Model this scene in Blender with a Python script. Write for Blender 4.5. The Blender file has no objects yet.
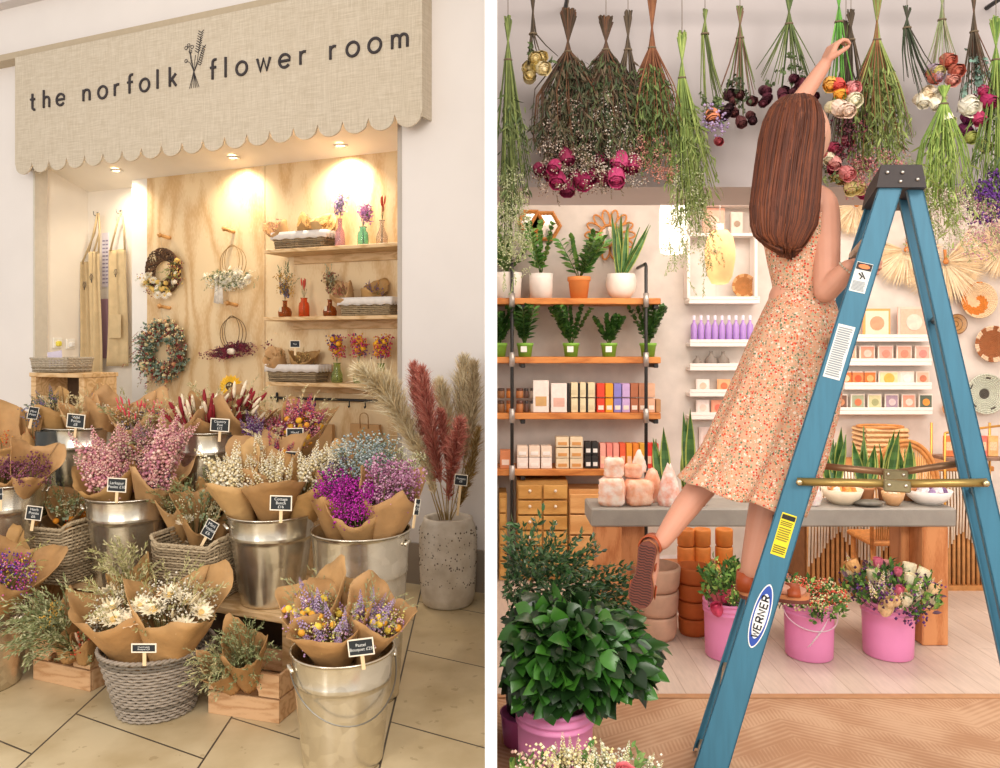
import bpy, math, random
from mathutils import Vector as V, Matrix, Quaternion, Euler
PI = math.pi
S = bpy.context.scene
COL = S.collection
R = random.Random(7)
# ---------------------------------------------------------------- camera model
F, CX, CY, H = 780.0, 491.0, 345.0, 1.5
def ray(px, py): return V(((px-CX)/F, 1.0, (CY-py)/F))
CAM = V((0, 0, H))
def P(px, py, Y): return CAM + ray(px, py)*Y
def G(px, py, z=0.0):
    r = ray(px, py); return CAM + r*((z-H)/r.z)
def on_plane(px, py, pt, n):
    r = ray(px, py); return CAM + r*((pt-CAM).dot(n)/r.dot(n))
TH = math.radians(22.85)
U = V((math.cos(TH), -math.sin(TH), 0)); N = V((math.sin(TH), math.cos(TH), 0)); Z = V((0, 0, 1))
O = V((-.266, 4.83, 0))
def L(a, d, z): return O + U*a + N*d + Z*z
def W(px, py, d): return on_plane(px, py, O+N*d, N)
def WA(px, d): return (W(px, 300, d)-O).dot(U)      # coordinate along the shop wall
def WZ(px, py, d): return W(px, py, d).z
# ---------------------------------------------------------------- materials
def lin(h):
    if not isinstance(h, str): return tuple(h)+(1,)
    c = [int(h[i:i+2], 16)/255 for i in (0, 2, 4)]
    return tuple((x/12.92 if x <= .04045 else ((x+.055)/1.055)**2.4) for x in c)+(1,)
MC = {}
def M(hexc, rough=.7, var=.15, scale=25, metal=0, bump=0, bscale=150, trans=0, emit=0, stretch=None, hex2=None, sss=0, coat=0, alpha=1):
    key = (hexc, rough, var, scale, metal, bump, bscale, trans, emit, stretch, hex2, sss, coat, alpha)
    if key in MC: return MC[key]
    m = bpy.data.materials.new('mat_'+str(hexc)); m.use_nodes = True
    nt = m.node_tree; b = nt.nodes['Principled BSDF']
    b.inputs['Roughness'].default_value = rough; b.inputs['Metallic'].default_value = metal
    c = lin(hexc); b.inputs['Base Color'].default_value = c
    if sss: b.inputs['Subsurface Weight'].default_value = sss; b.inputs['Subsurface Radius'].default_value = (.02, .008, .004)
    if coat: b.inputs['Coat Weight'].default_value = coat
    if trans: b.inputs['Transmission Weight'].default_value = trans; b.inputs['IOR'].default_value = 1.3
    if alpha < 1: b.inputs['Alpha'].default_value = alpha
    if emit: b.inputs['Emission Color'].default_value = c; b.inputs['Emission Strength'].default_value = emit
    tc = nt.nodes.new('ShaderNodeTexCoord'); mp = nt.nodes.new('ShaderNodeMapping')
    nt.links.new(tc.outputs['Object'], mp.inputs[0])
    if stretch: mp.inputs['Scale'].default_value = stretch
    if var or hex2:
        nz = nt.nodes.new('ShaderNodeTexNoise'); nz.inputs['Scale'].default_value = scale; nz.inputs['Detail'].default_value = 3
        nt.links.new(mp.outputs[0], nz.inputs[0])
        rp = nt.nodes.new('ShaderNodeValToRGB'); nt.links.new(nz.outputs[0], rp.inputs[0])
        c2 = lin(hex2) if hex2 else tuple(min(1, x*(1+var)) for x in c[:3])+(1,)
        c1 = c if hex2 else tuple(x*(1-var) for x in c[:3])+(1,)
        rp.color_ramp.elements[0].position = .36; rp.color_ramp.elements[1].position = .64
        rp.color_ramp.elements[0].color = c1; rp.color_ramp.elements[1].color = c2
        nt.links.new(rp.outputs[0], b.inputs['Base Color'])
    if bump:
        n2 = nt.nodes.new('ShaderNodeTexNoise'); n2.inputs['Scale'].default_value = bscale; n2.inputs['Detail'].default_value = 4
        nt.links.new(mp.outputs[0], n2.inputs[0])
        bp = nt.nodes.new('ShaderNodeBump'); bp.inputs['Strength'].default_value = bump; bp.inputs['Distance'].default_value = .01
        nt.links.new(n2.outputs[0], bp.inputs['Height']); nt.links.new(bp.outputs[0], b.inputs['Normal'])
    MC[key] = m; return m
# ---------------------------------------------------------------- mesh builder
OCT = ([(1,0,0),(-1,0,0),(0,1,0),(0,-1,0),(0,0,1),(0,0,-1)], [(0,2,4),(2,1,4),(1,3,4),(3,0,4),(2,0,5),(1,2,5),(3,1,5),(0,3,5)])
def frame(d):
    d = V(d).normalized(); a = V((0,0,1)) if abs(d.z) < .9 else V((1,0,0))
    x = a.cross(d).normalized(); return x, d.cross(x), d
class MB:
    def __init__(s): s.v = []; s.f = []; s.m = []; s.X = None
    def add(s, vs, fs, mi=0):
        o = len(s.v)
        s.v += [tuple(s.X @ V(p)) for p in vs] if s.X is not None else [tuple(p) for p in vs]
        s.f += [tuple(i+o for i in f) for f in fs]; s.m += [mi]*len(fs)
    def box(s, c, sz, mi=0, rz=0, rot=None, bev=0.0):
        q = rot if rot is not None else Matrix.Rotation(rz, 3, 'Z'); c = V(c); hx, hy, hz = [k/2 for k in sz]
        if bev:
            e = min(bev, hx*.9, hy*.9, hz*.9); vs = []; 
            # chamfered box: 24 vertices
            idx = {}
            for sx in (-1,1):
                for sy in (-1,1):
                    for sz_ in (-1,1):
                        for ax in range(3):
                            p = [sx*hx, sy*hy, sz_*hz]
                            for k in range(3):
                                if k != ax: p[k] -= (sx,sy,sz_)[k]*e
                            idx[(sx,sy,sz_,ax)] = len(vs); vs.append(c+q@V(p))
            fs = []
            for ax in range(3):
                o1, o2 = [k for k in range(3) if k != ax]
                for sg in (-1,1):
                    f = []
                    for a, b in ((-1,-1),(1,-1),(1,1),(-1,1)):
                        k = [0,0,0]; k[ax] = sg; k[o1] = a; k[o2] = b; f.append(idx[(*k, ax)])
                    fs.append(f)
                for a in (-1,1):
                    for b in (-1,1):
                        k1=[0,0,0]; k1[o1]=a; k1[o2]=b; k2=k1[:]; k1[ax]=-1; k2[ax]=1
                        fs.append([idx[(*k1,o1)], idx[(*k2,o1)], idx[(*k2,o2)], idx[(*k1,o2)]])
            for sx in (-1,1):
                for sy in (-1,1):
                    for sz_ in (-1,1): fs.append([idx[(sx,sy,sz_,0)], idx[(sx,sy,sz_,1)], idx[(sx,sy,sz_,2)]])
            return s.add(vs, fs, mi)
        vs = [c+q@V((x*hx, y*hy, z*hz)) for x in (-1,1) for y in (-1,1) for z in (-1,1)]
        s.add(vs, [(0,1,3,2),(4,6,7,5),(0,4,5,1),(2,3,7,6),(0,2,6,4),(1,5,7,3)], mi)
    def hexa(s, p, mi=0):      # 8 corners: bottom 4 then top 4
        s.add(p, [(3,2,1,0),(4,5,6,7),(0,1,5,4),(1,2,6,5),(2,3,7,6),(3,0,4,7)], mi)
    def tube(s, pts, r, n=6, mi=0, closed=False, flat=None):
        pts = [V(p) for p in pts]; k = len(pts)
        rs = r if isinstance(r, (list, tuple)) else [r]*k
        vs = []; px = None
        for i, p in enumerate(pts):
            if closed: d = pts[(i+1) % k]-pts[i-1]
            else: d = pts[min(i+1, k-1)]-pts[max(i-1, 0)]
            if d.length < 1e-9: d = V((0,0,1))
            d.normalize()
            if px is None: x, y, _ = frame(d)
            else:
                x = px-d*px.dot(d)
                if x.length < 1e-6: x, y, _ = frame(d)
                x.normalize(); y = d.cross(x)
            px = x
            for j in range(n):
                a = 2*PI*j/n; vs.append(p+(x*math.cos(a)+y*math.sin(a))*rs[i])
        fs = [(i*n+j, i*n+(j+1) % n, (i+1)*n+(j+1) % n, (i+1)*n+j) for i in range(k-1) for j in range(n)]
        if closed: fs += [((k-1)*n+j, (k-1)*n+(j+1) % n, (j+1) % n, j) for j in range(n)]
        else: fs += [tuple(range(n-1, -1, -1)), tuple((k-1)*n+j for j in range(n))]
        s.add(vs, fs, mi)
    def lathe(s, prof, n=32, c=(0,0,0), mi=0, axis=None):
        x, y, z = frame(axis) if axis is not None else (V((1,0,0)), V((0,1,0)), V((0,0,1))); c = V(c); vs = []
        for r, h in prof:
            for j in range(n):
                a = 2*PI*j/n; vs.append(c+x*(r*math.cos(a))+y*(r*math.sin(a))+z*h)
        k = len(prof)
        s.add(vs, [(i*n+j, i*n+(j+1) % n, (i+1)*n+(j+1) % n, (i+1)*n+j) for i in range(k-1) for j in range(n)], mi)
    def disc(s, c, r, axis=(0,0,1), n=24, mi=0):
        x, y, z = frame(axis); c = V(c); s.add([c+(x*math.cos(2*PI*j/n)+y*math.sin(2*PI*j/n))*r for j in range(n)], [tuple(range(n))], mi)
    def blob(s, c, r, mi=0, d=None, l=1.0):
        c = V(c)
        if d is None:
            s.add([c+V(p)*r for p in OCT[0]], OCT[1], mi)
        else:
            x, y, z = frame(d); s.add([c+x*(p[0]*r)+y*(p[1]*r)+z*(p[2]*r*l) for p in OCT[0]], OCT[1], mi)
    def ell(s, c, rx, ry, rz, mi=0, n=12, m=8, d=None):
        c = V(c); x, y, z = frame(d) if d is not None else (V((1,0,0)), V((0,1,0)), V((0,0,1)))
        vs = [c+z*rz]; 
        for i in range(1, m):
            t = PI*i/m
            for j in range(n):
                a = 2*PI*j/n; vs.append(c+x*(rx*math.sin(t)*math.cos(a))+y*(ry*math.sin(t)*math.sin(a))+z*(rz*math.cos(t)))
        vs.append(c-z*rz); b = len(vs)-1
        fs = [(0, 1+j, 1+(j+1) % n) for j in range(n)]
        for i in range(m-2): fs += [(1+i*n+j, 1+(i+1)*n+j, 1+(i+1)*n+(j+1) % n, 1+i*n+(j+1) % n) for j in range(n)]
        fs += [(b, 1+(m-2)*n+(j+1) % n, 1+(m-2)*n+j) for j in range(n)]
        s.add(vs, fs, mi)
    def leaf(s, b, d, l, w, up=None, mi=0, bend=0.25, fold=.15):
        b = V(b); d = V(d).normalized(); up = V(up) if up is not None else V((0,0,1))
        x = d.cross(up)
        if x.length < 1e-3: x = d.cross(V((1,.2,0)))
        x.normalize(); n = x.cross(d)
        pts = []
        for t, k in ((.0,.08),(.3,.85),(.6,.9),(1.0,.02)):
            c = b+d*(l*t)-n*(bend*l*t*t)
            pts += [c-x*(w*k/2)+n*(fold*w*k), c, c+x*(w*k/2)+n*(fold*w*k)]
        fs = []
        for i in range(3):
            o = i*3; fs += [(o,o+1,o+4,o+3),(o+1,o+2,o+5,o+4)]
        s.add(pts, fs, mi)
    def build(s, name, mats, parent=None, smooth=True, loc=None, label=None, solid=0, sub=0):
        me = bpy.data.meshes.new(name); me.from_pydata(s.v, [], s.f)
        if not isinstance(mats, (list, tuple)): mats = [mats]
        for m in mats: me.materials.append(m)
        if len(mats) > 1: me.polygons.foreach_set('material_index', s.m)
        if smooth: me.polygons.foreach_set('use_smooth', [True]*len(s.f))
        me.update()
        o = bpy.data.objects.new(name, me); COL.objects.link(o)
        if parent is not None: o.parent = parent
        if loc is not None: o.location = loc
        if label: o['label'] = label
        if smooth == 'auto':
            try: me.set_sharp_from_angle(angle=.6)
            except Exception: pass
        if sub:
            q = o.modifiers.new('sub', 'SUBSURF'); q.levels = sub; q.render_levels = sub
        if solid:
            q = o.modifiers.new('sol', 'SOLIDIFY'); q.thickness = solid; q.offset = 0
        return o
def tag(o, label=None, cat=None, group=None, kind=None):
    if label: o['label'] = label
    if cat: o['category'] = cat
    if group: o['group'] = group
    if kind: o['kind'] = kind
    return o
def thing(name, label, cat, loc=(0,0,0), rz=0, group=None):
    o = bpy.data.objects.new(name, None); COL.objects.link(o); o.location = loc; o.rotation_euler = (0,0,rz)
    o.empty_display_size = .05
    return tag(o, label, cat, group)
def copy_tree(o, parent=None):
    c = o.copy(); COL.objects.link(c)
    if parent is not None: c.parent = parent
    for ch in list(o.children): copy_tree(ch, c)
    return c
def struct(name, mb, m, smooth=False): return tag(mb.build(name, m, smooth=smooth), kind='structure')
def rv(r=R, s=1.0): return V((r.uniform(-s,s), r.uniform(-s,s), r.uniform(-s,s)))
def rdir(r, axis, spread):
    x, y, z = frame(axis); t = spread*math.sqrt(r.random()); a = r.uniform(0, 2*PI)
    return (z*math.cos(t)+(x*math.cos(a)+y*math.sin(a))*math.sin(t)).normalized()
# ---------------------------------------------------------------- flower kinds: each adds one bloom at p, facing d, of size s
def fl_cloud(mb, r, p, d, s, ms, k=14):
    for _ in range(k): mb.blob(p+rv(r, s)*.8, s*r.uniform(.10,.2), r.choice(ms))
def fl_spike(mb, r, p, d, s, ms, k=44, fat=.21):
    for i in range(k):
        t = i/(k-1); q = p+d*(s*(t-.5)*2); w = s*fat*(1.15-t)*1.3
        a = i*2.4; x, y, _ = frame(d)
        q = q+(x*math.cos(a)+y*math.sin(a))*w
        mb.blob(q+rv(r, w*.2), w*r.uniform(.3,.48)+s*.02, r.choice(ms), rdir(r, d, 1.3), 1.2)
def fl_tail(mb, r, p, d, s, ms):
    m = ms[0]; mb.ell(p, s*.2, s*.2, s, m, 7, 6, d)
    for i in range(16):
        q = p+d*(s*r.uniform(-.8,.8)); dd = rdir(r, d, .7); mb.leaf(q, dd, s*.45, s*.08, None, ms[-1])
def fl_oat(mb, r, p, d, s, ms):
    q = p.copy(); dd = d.copy()
    for i in range(9):
        dd = (dd+V((0,0,-.10))+rv(r,.08)).normalized(); q = q+dd*(s*.22)
        for sg in (-1,1): mb.leaf(q, rdir(r, dd, .8), s*r.uniform(.3,.45), s*.1, rv(r), r.choice(ms), .1)
def fl_ball(mb, r, p, d, s, ms): mb.ell(p, s*.5, s*.5, s*.5, r.choice(ms), 8, 6, d)
def fl_daisy(mb, r, p, d, s, ms):
    x, y, z = frame(d)
    for ring, n in ((0, 13), (1, 10)):
        for i in range(n):
            a = 2*PI*(i+ring*.5)/n; dd = (x*math.cos(a)+y*math.sin(a)+z*(.25+.45*ring)).normalized()
            mb.leaf(p, dd, s*(1-.2*ring), s*.34, z, ms[0], -.15)
    mb.ell(p+z*(s*.12), s*.28, s*.28, s*.16, ms[-1], 8, 5, d)
def fl_rose(mb, r, p, d, s, ms):
    x, y, z = frame(d); c = r.choice(ms)
    mb.ell(p, s*.40, s*.40, s*.50, c, 8, 6, d)
    for ring, (n, rad, op) in enumerate(((4,.24,-1.3),(5,.34,-.7),(6,.44,.1))):
        for i in range(n):
            a = 2*PI*(i+ring*.37)/n+r.random()*.3; o = x*math.cos(a)+y*math.sin(a); t = V(-x*math.sin(a)+y*math.cos(a))
            pts = []
            for h, w, k in ((-.5,.2,.45),(-.1,.42,.95),(.3,.46,1.0),(.55,.26,1+op*.35)):
                b = p+o*(rad*s*k)+z*(h*s)
                pts += [b-t*(w*s*.8)-o*(w*s*.25), b+o*(.03*s), b+t*(w*s*.8)-o*(w*s*.25)]
            fs = []
            for j in range(3): q = j*3; fs += [(q,q+1,q+4,q+3),(q+1,q+2,q+5,q+4)]
            mb.add(pts, fs, c)
def fl_leaf(mb, r, p, d, s, ms):
    x, y, z = frame(d)
    for i in range(5): mb.leaf(p-d*(s*.5)+d*(s*.25*i), rdir(r, d, 1.0), s*.75, s*.4, rv(r), r.choice(ms))
def fl_round(mb, r, p, d, s, ms):       # small round eucalyptus leaves on a twig
    for i in range(7):
        q = p+d*(s*(i/3.5-1)); mb.leaf(q, rdir(r, d, 1.3), s*.5, s*.48, rv(r), r.choice(ms), .1)
def fl_wisp(mb, r, p, d, s, ms):
    for i in range(9): mb.leaf(p-d*s*.8, rdir(r, d, .35), s*r.uniform(1.2,2.0), s*.05, rv(r), r.choice(ms), r.uniform(-.2,.3))
def fl_feather(mb, r, p, d, s, ms):
    for i in range(30):
        t = r.random(); mb.leaf(p+d*(s*(2*t-1)), rdir(r, d, .6), s*.5*(1.15-t), s*.07, rv(r), r.choice(ms), .1)
def fl_leaf_round(mb, b, d, l, w, up, mi, bend, fold):
    b = V(b); d = V(d).normalized(); x = d.cross(V(up)); x = x if x.length > 1e-3 else d.cross(V((1,.2,0))); x.normalize(); n = x.cross(d); pts = []
    for t, k in ((0,.10),(.12,.62),(.32,.98),(.55,1.0),(.78,.66),(.93,.26),(1.0,.02)):
        c = b+d*(l*t)-n*(bend*l*t*t); pts += [c-x*(w*k/2)+n*(fold*w*k), c, c+x*(w*k/2)+n*(fold*w*k)]
    mb.add(pts, [f for i in range(6) for f in ((i*3,i*3+1,i*3+4,i*3+3),(i*3+1,i*3+2,i*3+5,i*3+4))], mi)
SINGLE = {'rose':'rose','daisy':'daisy','ball':'button_flower','tail':'grass_tail','spike':'flower_spike'}
FK = dict(cloud=fl_cloud, spike=fl_spike, tail=fl_tail, oat=fl_oat, ball=fl_ball, daisy=fl_daisy, rose=fl_rose, leaf=fl_leaf, round=fl_round, wisp=fl_wisp, feather=fl_feather)
# ---------------------------------------------------------------- wrapped bouquet
KRAFT = ['b48a5a', 'ab8150', 'bc9262', 'ad844e', 'c19963', 'b78d5a']
STEM = '6f6a3c'
def bouquet(label, base, top, r0, r1, blooms, seed=1, paper=0, group='paper wrapped dried flower bouquets', cat='bouquet', name='wrapped_bouquet', front=.22, back=.3, spread=.62, reach=.9, wrap=True, stems=12, hmul=1.0, ext=0.0, more=1.0):
    """base, top: 3-D points; r0, r1 radii of the paper at the foot and the mouth; blooms: (kind, count, size, [colours], lift range)"""
    r = random.Random(seed); base = V(base); top = V(top); ax = top-base; h = ax.length; d = ax.normalized(); base = base-d*ext
    t = thing(name, label, cat, base, 0, group)
    if wrap:
        mb = MB(); x, y, z = frame(d)
        fr = V((-.15, -1, 0)); fr = (fr-d*fr.dot(d)).normalized(); sd = d.cross(fr)
        n, k = 48, 9; vs = []; ph = r.uniform(0, 6.28); pk = r.choice((2,3)); fa = r.uniform(-.6,.6); r0 = max(r0, r1*.36)
        for i in range(k+1):
            for j in range(n+1):
                a = -PI+2*PI*j/n; c = math.cos(a+fa)
                tri = abs(((a*pk/(2*PI)+ph) % 1)*2-1)
                hm = 1+back*.62*max(0,-c)-front*max(0,c)+.52*(tri-.5)*(1 if tri > .5 else .55)+.02*math.sin(11*a+ph)
                tt = (i/k)*(hm+ext/h)-ext/h
                rad = (r0+(r1-r0)*(tt**.95) if tt > 0 else r0*(1+.7*tt*h/max(ext,.01)))*(1+max(0,tt)*(.10*(tri-.4)+.05*math.sin(3*a+ph*2)+.03*math.sin(7*a+ph)+.06*abs(math.sin(4*a+ph*3))))
                if i == k: rad *= 1+.05*math.sin(5*a+ph)
                rad += .02*r1*j/n
                vs.append(d*(h*tt+ext)+(fr*math.cos(a)+sd*math.sin(a))*rad+rv(r, .002))
        w = n+1
        mb.add(vs, [(i*w+j, i*w+j+1, (i+1)*w+j+1, (i+1)*w+j) for i in range(k) for j in range(n)])
        mb.build('paper_wrap', M(KRAFT[paper % len(KRAFT)], .7, .10, 12, bump=.5, bscale=22), t, solid=.0015)
    st = MB(); done = []
    for bi, bl in enumerate(blooms):
        kind, cnt, size, cols, lo, hi = bl[:6]; nm = bl[6] if len(bl) > 6 else {'cloud':'small_blossoms','spike':'flower_spikes','tail':'grass_tails','oat':'seed_heads','ball':'button_flowers','daisy':'daisies','rose':'roses','leaf':'leaves','round':'leaf_sprigs','wisp':'grass_wisps','feather':'plumes'}[kind]
        mb = MB(); mats = [M(c, .75, .12, 60) for c in cols]
        for i in range(int(cnt*more)):
            a = r.uniform(0, 2*PI); q = math.sqrt(r.random())*reach; x, y, z = frame(d)
            off = (x*math.cos(a)+y*math.sin(a))*(q*r1)
            up = h*(r.uniform(lo, hi)-.12*q)*hmul
            p = d*(up+ext)+off; dd = (d*1.0+off/max(r1, .001)*spread+rv(r, .15)).normalized()
            if kind in SINGLE: mb = MB()
            FK[kind](mb, r, p, dd, size*r.uniform(.8,1.15), list(range(len(mats))))
            if kind in SINGLE: mb.build(SINGLE[kind], mats, t); mb = MB()
            if len(done) < 60 and i % 2 == 0: st.tube([d*(h*.02)+off*.1, d*(up*.6+ext)+off*.6, p], .0016, 3); done.append(1)
        if mb.v: mb.build(nm, mats, t, smooth=(kind not in ('leaf','round')))
    st.build('stems', M(STEM, .8), t)
    return t
def handle_arc(c, r, drop, n=20):
    return [V(c)+V((r*math.cos(PI*i/n), 0, -drop*math.sin(PI*i/n))) for i in range(n+1)]
# ================================================================= materials of the place
def wave_wood(name, c1, c2, scale=3, dist=9, rough=.5, st=(1,1,.25), detail=2, bump=0):
    m = bpy.data.materials.new(name); m.use_nodes = True; nt = m.node_tree; b = nt.nodes['Principled BSDF']
    tc = nt.nodes.new('ShaderNodeTexCoord'); mp = nt.nodes.new('ShaderNodeMapping'); mp.inputs['Scale'].default_value = st
    nt.links.new(tc.outputs['Object'], mp.inputs[0])
    nz = nt.nodes.new('ShaderNodeTexNoise'); nz.inputs['Scale'].default_value = scale*.6; nz.inputs['Detail'].default_value = 2
    nt.links.new(mp.outputs[0], nz.inputs[0])
    mu = nt.nodes.new('ShaderNodeMath'); mu.operation = 'MULTIPLY'; mu.inputs[1].default_value = dist; nt.links.new(nz.outputs[0], mu.inputs[0])
    fr = nt.nodes.new('ShaderNodeMath'); fr.operation = 'PINGPONG'; fr.inputs[1].default_value = .5; nt.links.new(mu.outputs[0], fr.inputs[0])
    n2 = nt.nodes.new('ShaderNodeTexNoise'); n2.inputs['Scale'].default_value = 60; nt.links.new(mp.outputs[0], n2.inputs[0])
    ad = nt.nodes.new('ShaderNodeMath'); ad.operation = 'MULTIPLY_ADD'; ad.inputs[1].default_value = .5; nt.links.new(n2.outputs[0], ad.inputs[0]); nt.links.new(fr.outputs[0], ad.inputs[2])
    rp = nt.nodes.new('ShaderNodeValToRGB'); nt.links.new(ad.outputs[0], rp.inputs[0])
    rp.color_ramp.elements[0].position = .25; rp.color_ramp.elements[1].position = .6
    rp.color_ramp.elements[0].color = lin(c2); rp.color_ramp.elements[1].color = lin(c1)
    nt.links.new(rp.outputs[0], b.inputs['Base Color']); b.inputs['Roughness'].default_value = rough
    return m
m_wall = M('e6dfda', .85, .015, 3); m_white = M('ece6de', .7, .02, 5); m_niche = M('efe6d8', .7, .02, 4)
m_grey = M('b4aaa0', .5, .03, 4); m_skirt = M('9a8d7f', .6, .04, 6)
m_ply = wave_wood('mat_plywood', 'e2c79c', 'cba573', 2.2, 7, .5, (1.6, 1.6, .5))
m_pine = wave_wood('mat_pine', 'dcb98a', 'c09763', 3.0, 10, .55, (1, 4, 4))
m_crate = wave_wood('mat_crate', 'cfa67c', 'b5875b', 3.0, 8, .6, (1.2, 5, 6))
m_iron = M('1d1b1a', .45, .1, 20)
# ---- linen of the pelmet
def linen():
    m = bpy.data.materials.new('mat_linen'); m.use_nodes = True; nt = m.node_tree; b = nt.nodes['Principled BSDF']; b.inputs['Roughness'].default_value = .95
    tc = nt.nodes.new('ShaderNodeTexCoord'); fac = []
    for sc in ((8, 8, 160), (160, 160, 8)):
        mp = nt.nodes.new('ShaderNodeMapping'); mp.inputs['Scale'].default_value = sc; nt.links.new(tc.outputs['Object'], mp.inputs[0])
        nz = nt.nodes.new('ShaderNodeTexNoise'); nz.inputs['Scale'].default_value = 1.2; nz.inputs['Detail'].default_value = 3; nt.links.new(mp.outputs[0], nz.inputs[0]); fac.append(nz)
    a = nt.nodes.new('ShaderNodeMath'); a.operation = 'ADD'; nt.links.new(fac[0].outputs[0], a.inputs[0]); nt.links.new(fac[1].outputs[0], a.inputs[1])
    rp = nt.nodes.new('ShaderNodeValToRGB'); rp.color_ramp.elements[0].position = .38; rp.color_ramp.elements[1].position = .62
    h = nt.nodes.new('ShaderNodeMath'); h.operation = 'MULTIPLY'; h.inputs[1].default_value = .5; nt.links.new(a.outputs[0], h.inputs[0]); nt.links.new(h.outputs[0], rp.inputs[0])
    rp.color_ramp.elements[0].color = lin('bcae98'); rp.color_ramp.elements[1].color = lin('d2c6b3'); nt.links.new(rp.outputs[0], b.inputs['Base Color'])
    return m
m_linen = linen()
# ---- stone paving with joints along two given directions
def paving():
    m = bpy.data.materials.new('mat_limestone'); m.use_nodes = True; nt = m.node_tree; b = nt.nodes['Principled BSDF']; b.inputs['Roughness'].default_value = .42
    tc = nt.nodes.new('ShaderNodeTexCoord'); sx = nt.nodes.new('ShaderNodeSeparateXYZ'); nt.links.new(tc.outputs['Object'], sx.inputs[0])
    def node(op, *ins):
        n = nt.nodes.new('ShaderNodeMath'); n.operation = op
        for i, v in enumerate(ins):
            if isinstance(v, (int, float)): n.inputs[i].default_value = v
            else: nt.links.new(v, n.inputs[i])
        return n.outputs[0]
    X, Y = sx.outputs[0], sx.outputs[1]
    # family A runs towards (478,~355); distance across it measured along x
    dA = ((478-CX)/F)
    l1 = G(379.5, 768); l2 = G(198, 768); pitch = (l1-l2).x
    ca = node('SUBTRACT', X, node('MULTIPLY', Y, dA)); a0 = l1.x-dA*l1.y
    u = node('DIVIDE', node('SUBTRACT', ca, a0), pitch)
    # family B: direction from the photographed joint
    p1, p2 = G(393, 722.5), G(485, 748); s = (p2.y-p1.y)/(p2.x-p1.x)
    cb = node('SUBTRACT', Y, node('MULTIPLY', X, s)); b0 = p1.y-s*p1.x
    q = G(410.6, 651); pb = (q.y-s*q.x)-b0
    fl = node('FLOOR', u)
    v = node('ADD', node('DIVIDE', node('SUBTRACT', cb, b0), pb), node('MULTIPLY', fl, -.43))
    def line(t, w):
        f = node('FRACT', t); d = node('MINIMUM', f, node('SUBTRACT', 1.0, f)); return node('LESS_THAN', d, w)
    g = node('MAXIMUM', line(u, .006), line(v, .006))
    nz = nt.nodes.new('ShaderNodeTexNoise'); nz.inputs['Scale'].default_value = 3.5; nz.inputs['Detail'].default_value = 6; nt.links.new(tc.outputs['Object'], nz.inputs[0])
    rp = nt.nodes.new('ShaderNodeValToRGB'); nt.links.new(nz.outputs[0], rp.inputs[0]); rp.color_ramp.elements[0].position = .3; rp.color_ramp.elements[1].position = .6
    rp.color_ramp.elements[0].color = lin('bba57d'); rp.color_ramp.elements[1].color = lin('d4c19c')
    nz2 = nt.nodes.new('ShaderNodeTexNoise'); nz2.inputs['Scale'].default_value = 16; nz2.inputs['Detail'].default_value = 5; nt.links.new(tc.outputs['Object'], nz2.inputs[0])
    sp = node('MULTIPLY', node('GREATER_THAN', nz2.outputs[0], .66), .35)
    m1 = nt.nodes.new('ShaderNodeMix'); m1.data_type = 'RGBA'; nt.links.new(sp, m1.inputs[0]); nt.links.new(rp.outputs[0], m1.inputs[6]); m1.inputs[7].default_value = lin('8a6f48')
    m2 = nt.nodes.new('ShaderNodeMix'); m2.data_type = 'RGBA'; nt.links.new(g, m2.inputs[0]); nt.links.new(m1.outputs[2], m2.inputs[6]); m2.inputs[7].default_value = lin('4c4238')
    nt.links.new(m2.outputs[2], b.inputs['Base Color'])
    return m
# ================================================================= left shop front: the setting
def lbox(mb, a0, a1, d0, d1, z0, z1, mi=0): mb.hexa([L(a0,d0,z0), L(a1,d0,z0), L(a1,d1,z0), L(a0,d1,z0), L(a0,d0,z1), L(a1,d0,z1), L(a1,d1,z1), L(a0,d1,z1)], mi)
DN, DW = .5, .4
aL = WA(88, DN); aR = WA(402, 0); aP0 = WA(132, DW); aP1 = WA(147, DW)
zc = WZ(270, 165, DW); TOP = 4.6; ZF = .13
def soff(d): return zc+ZF*(DW-d)/DW
aEnd = WA(486, 0)
def lstruct(name, boxes, m):
    mb = MB()
    for b in boxes: lbox(mb, *b)
    return struct(name, mb, m)
lstruct('wall_left', [(-6.5, aL, 0, .12, 0, TOP)], m_wall)
lstruct('wall_pillar', [(aR, aEnd, 0, .12, 0, TOP)], m_wall)
lstruct('wall_header', [(aL, aR, 0, .05, zc+ZF, TOP)], m_wall)
lstruct('wall_niche', [(aL-.06, aP0, DN, DN+.06, 0, zc+.02), (aL-.06, aL, .12, DN, 0, zc+ZF)], m_niche)
lstruct('wall_post', [(aP0, aP1, DW, DN+.06, 0, zc+.02)], m_white)
lstruct('wall_reveal', [(aR, aR+.05, .12, DW+.06, 0, zc+ZF)], m_white)
mb = MB(); mb.hexa([L(aL,.0,soff(.0)), L(aR,.0,soff(.0)), L(aR,DN,soff(DN)), L(aL,DN,soff(DN)), L(aL,.05,soff(.05)+.05), L(aR,.05,soff(.05)+.05), L(aR,DN,soff(DN)+.05), L(aL,DN,soff(DN)+.05)]); struct('ceiling_alcove', mb, m_niche)
aS = WA(265, DW)
lstruct('wall_plywood', [(aP1, aS-.003, DW, DW+.03, 0, zc), (aS+.003, aR, DW, DW+.03, 0, zc)], m_ply)
lstruct('trim_1', [(aL, aL+.02, -.01, .10, 0, soff(.1))], M('cfc6b6', .6, .03))
lstruct('trim_2', [(aR-.03, aR, -.005, .1, 0, soff(.1))], m_grey)
lstruct('baseboard_pillar', [(aR+.01, aEnd, -.02, 0, 0, .255)], m_skirt)
lstruct('baseboard_left', [(-6.5, aL, -.02, 0, 0, .255)], m_skirt)
zk = WZ(20, 6, 0)
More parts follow.
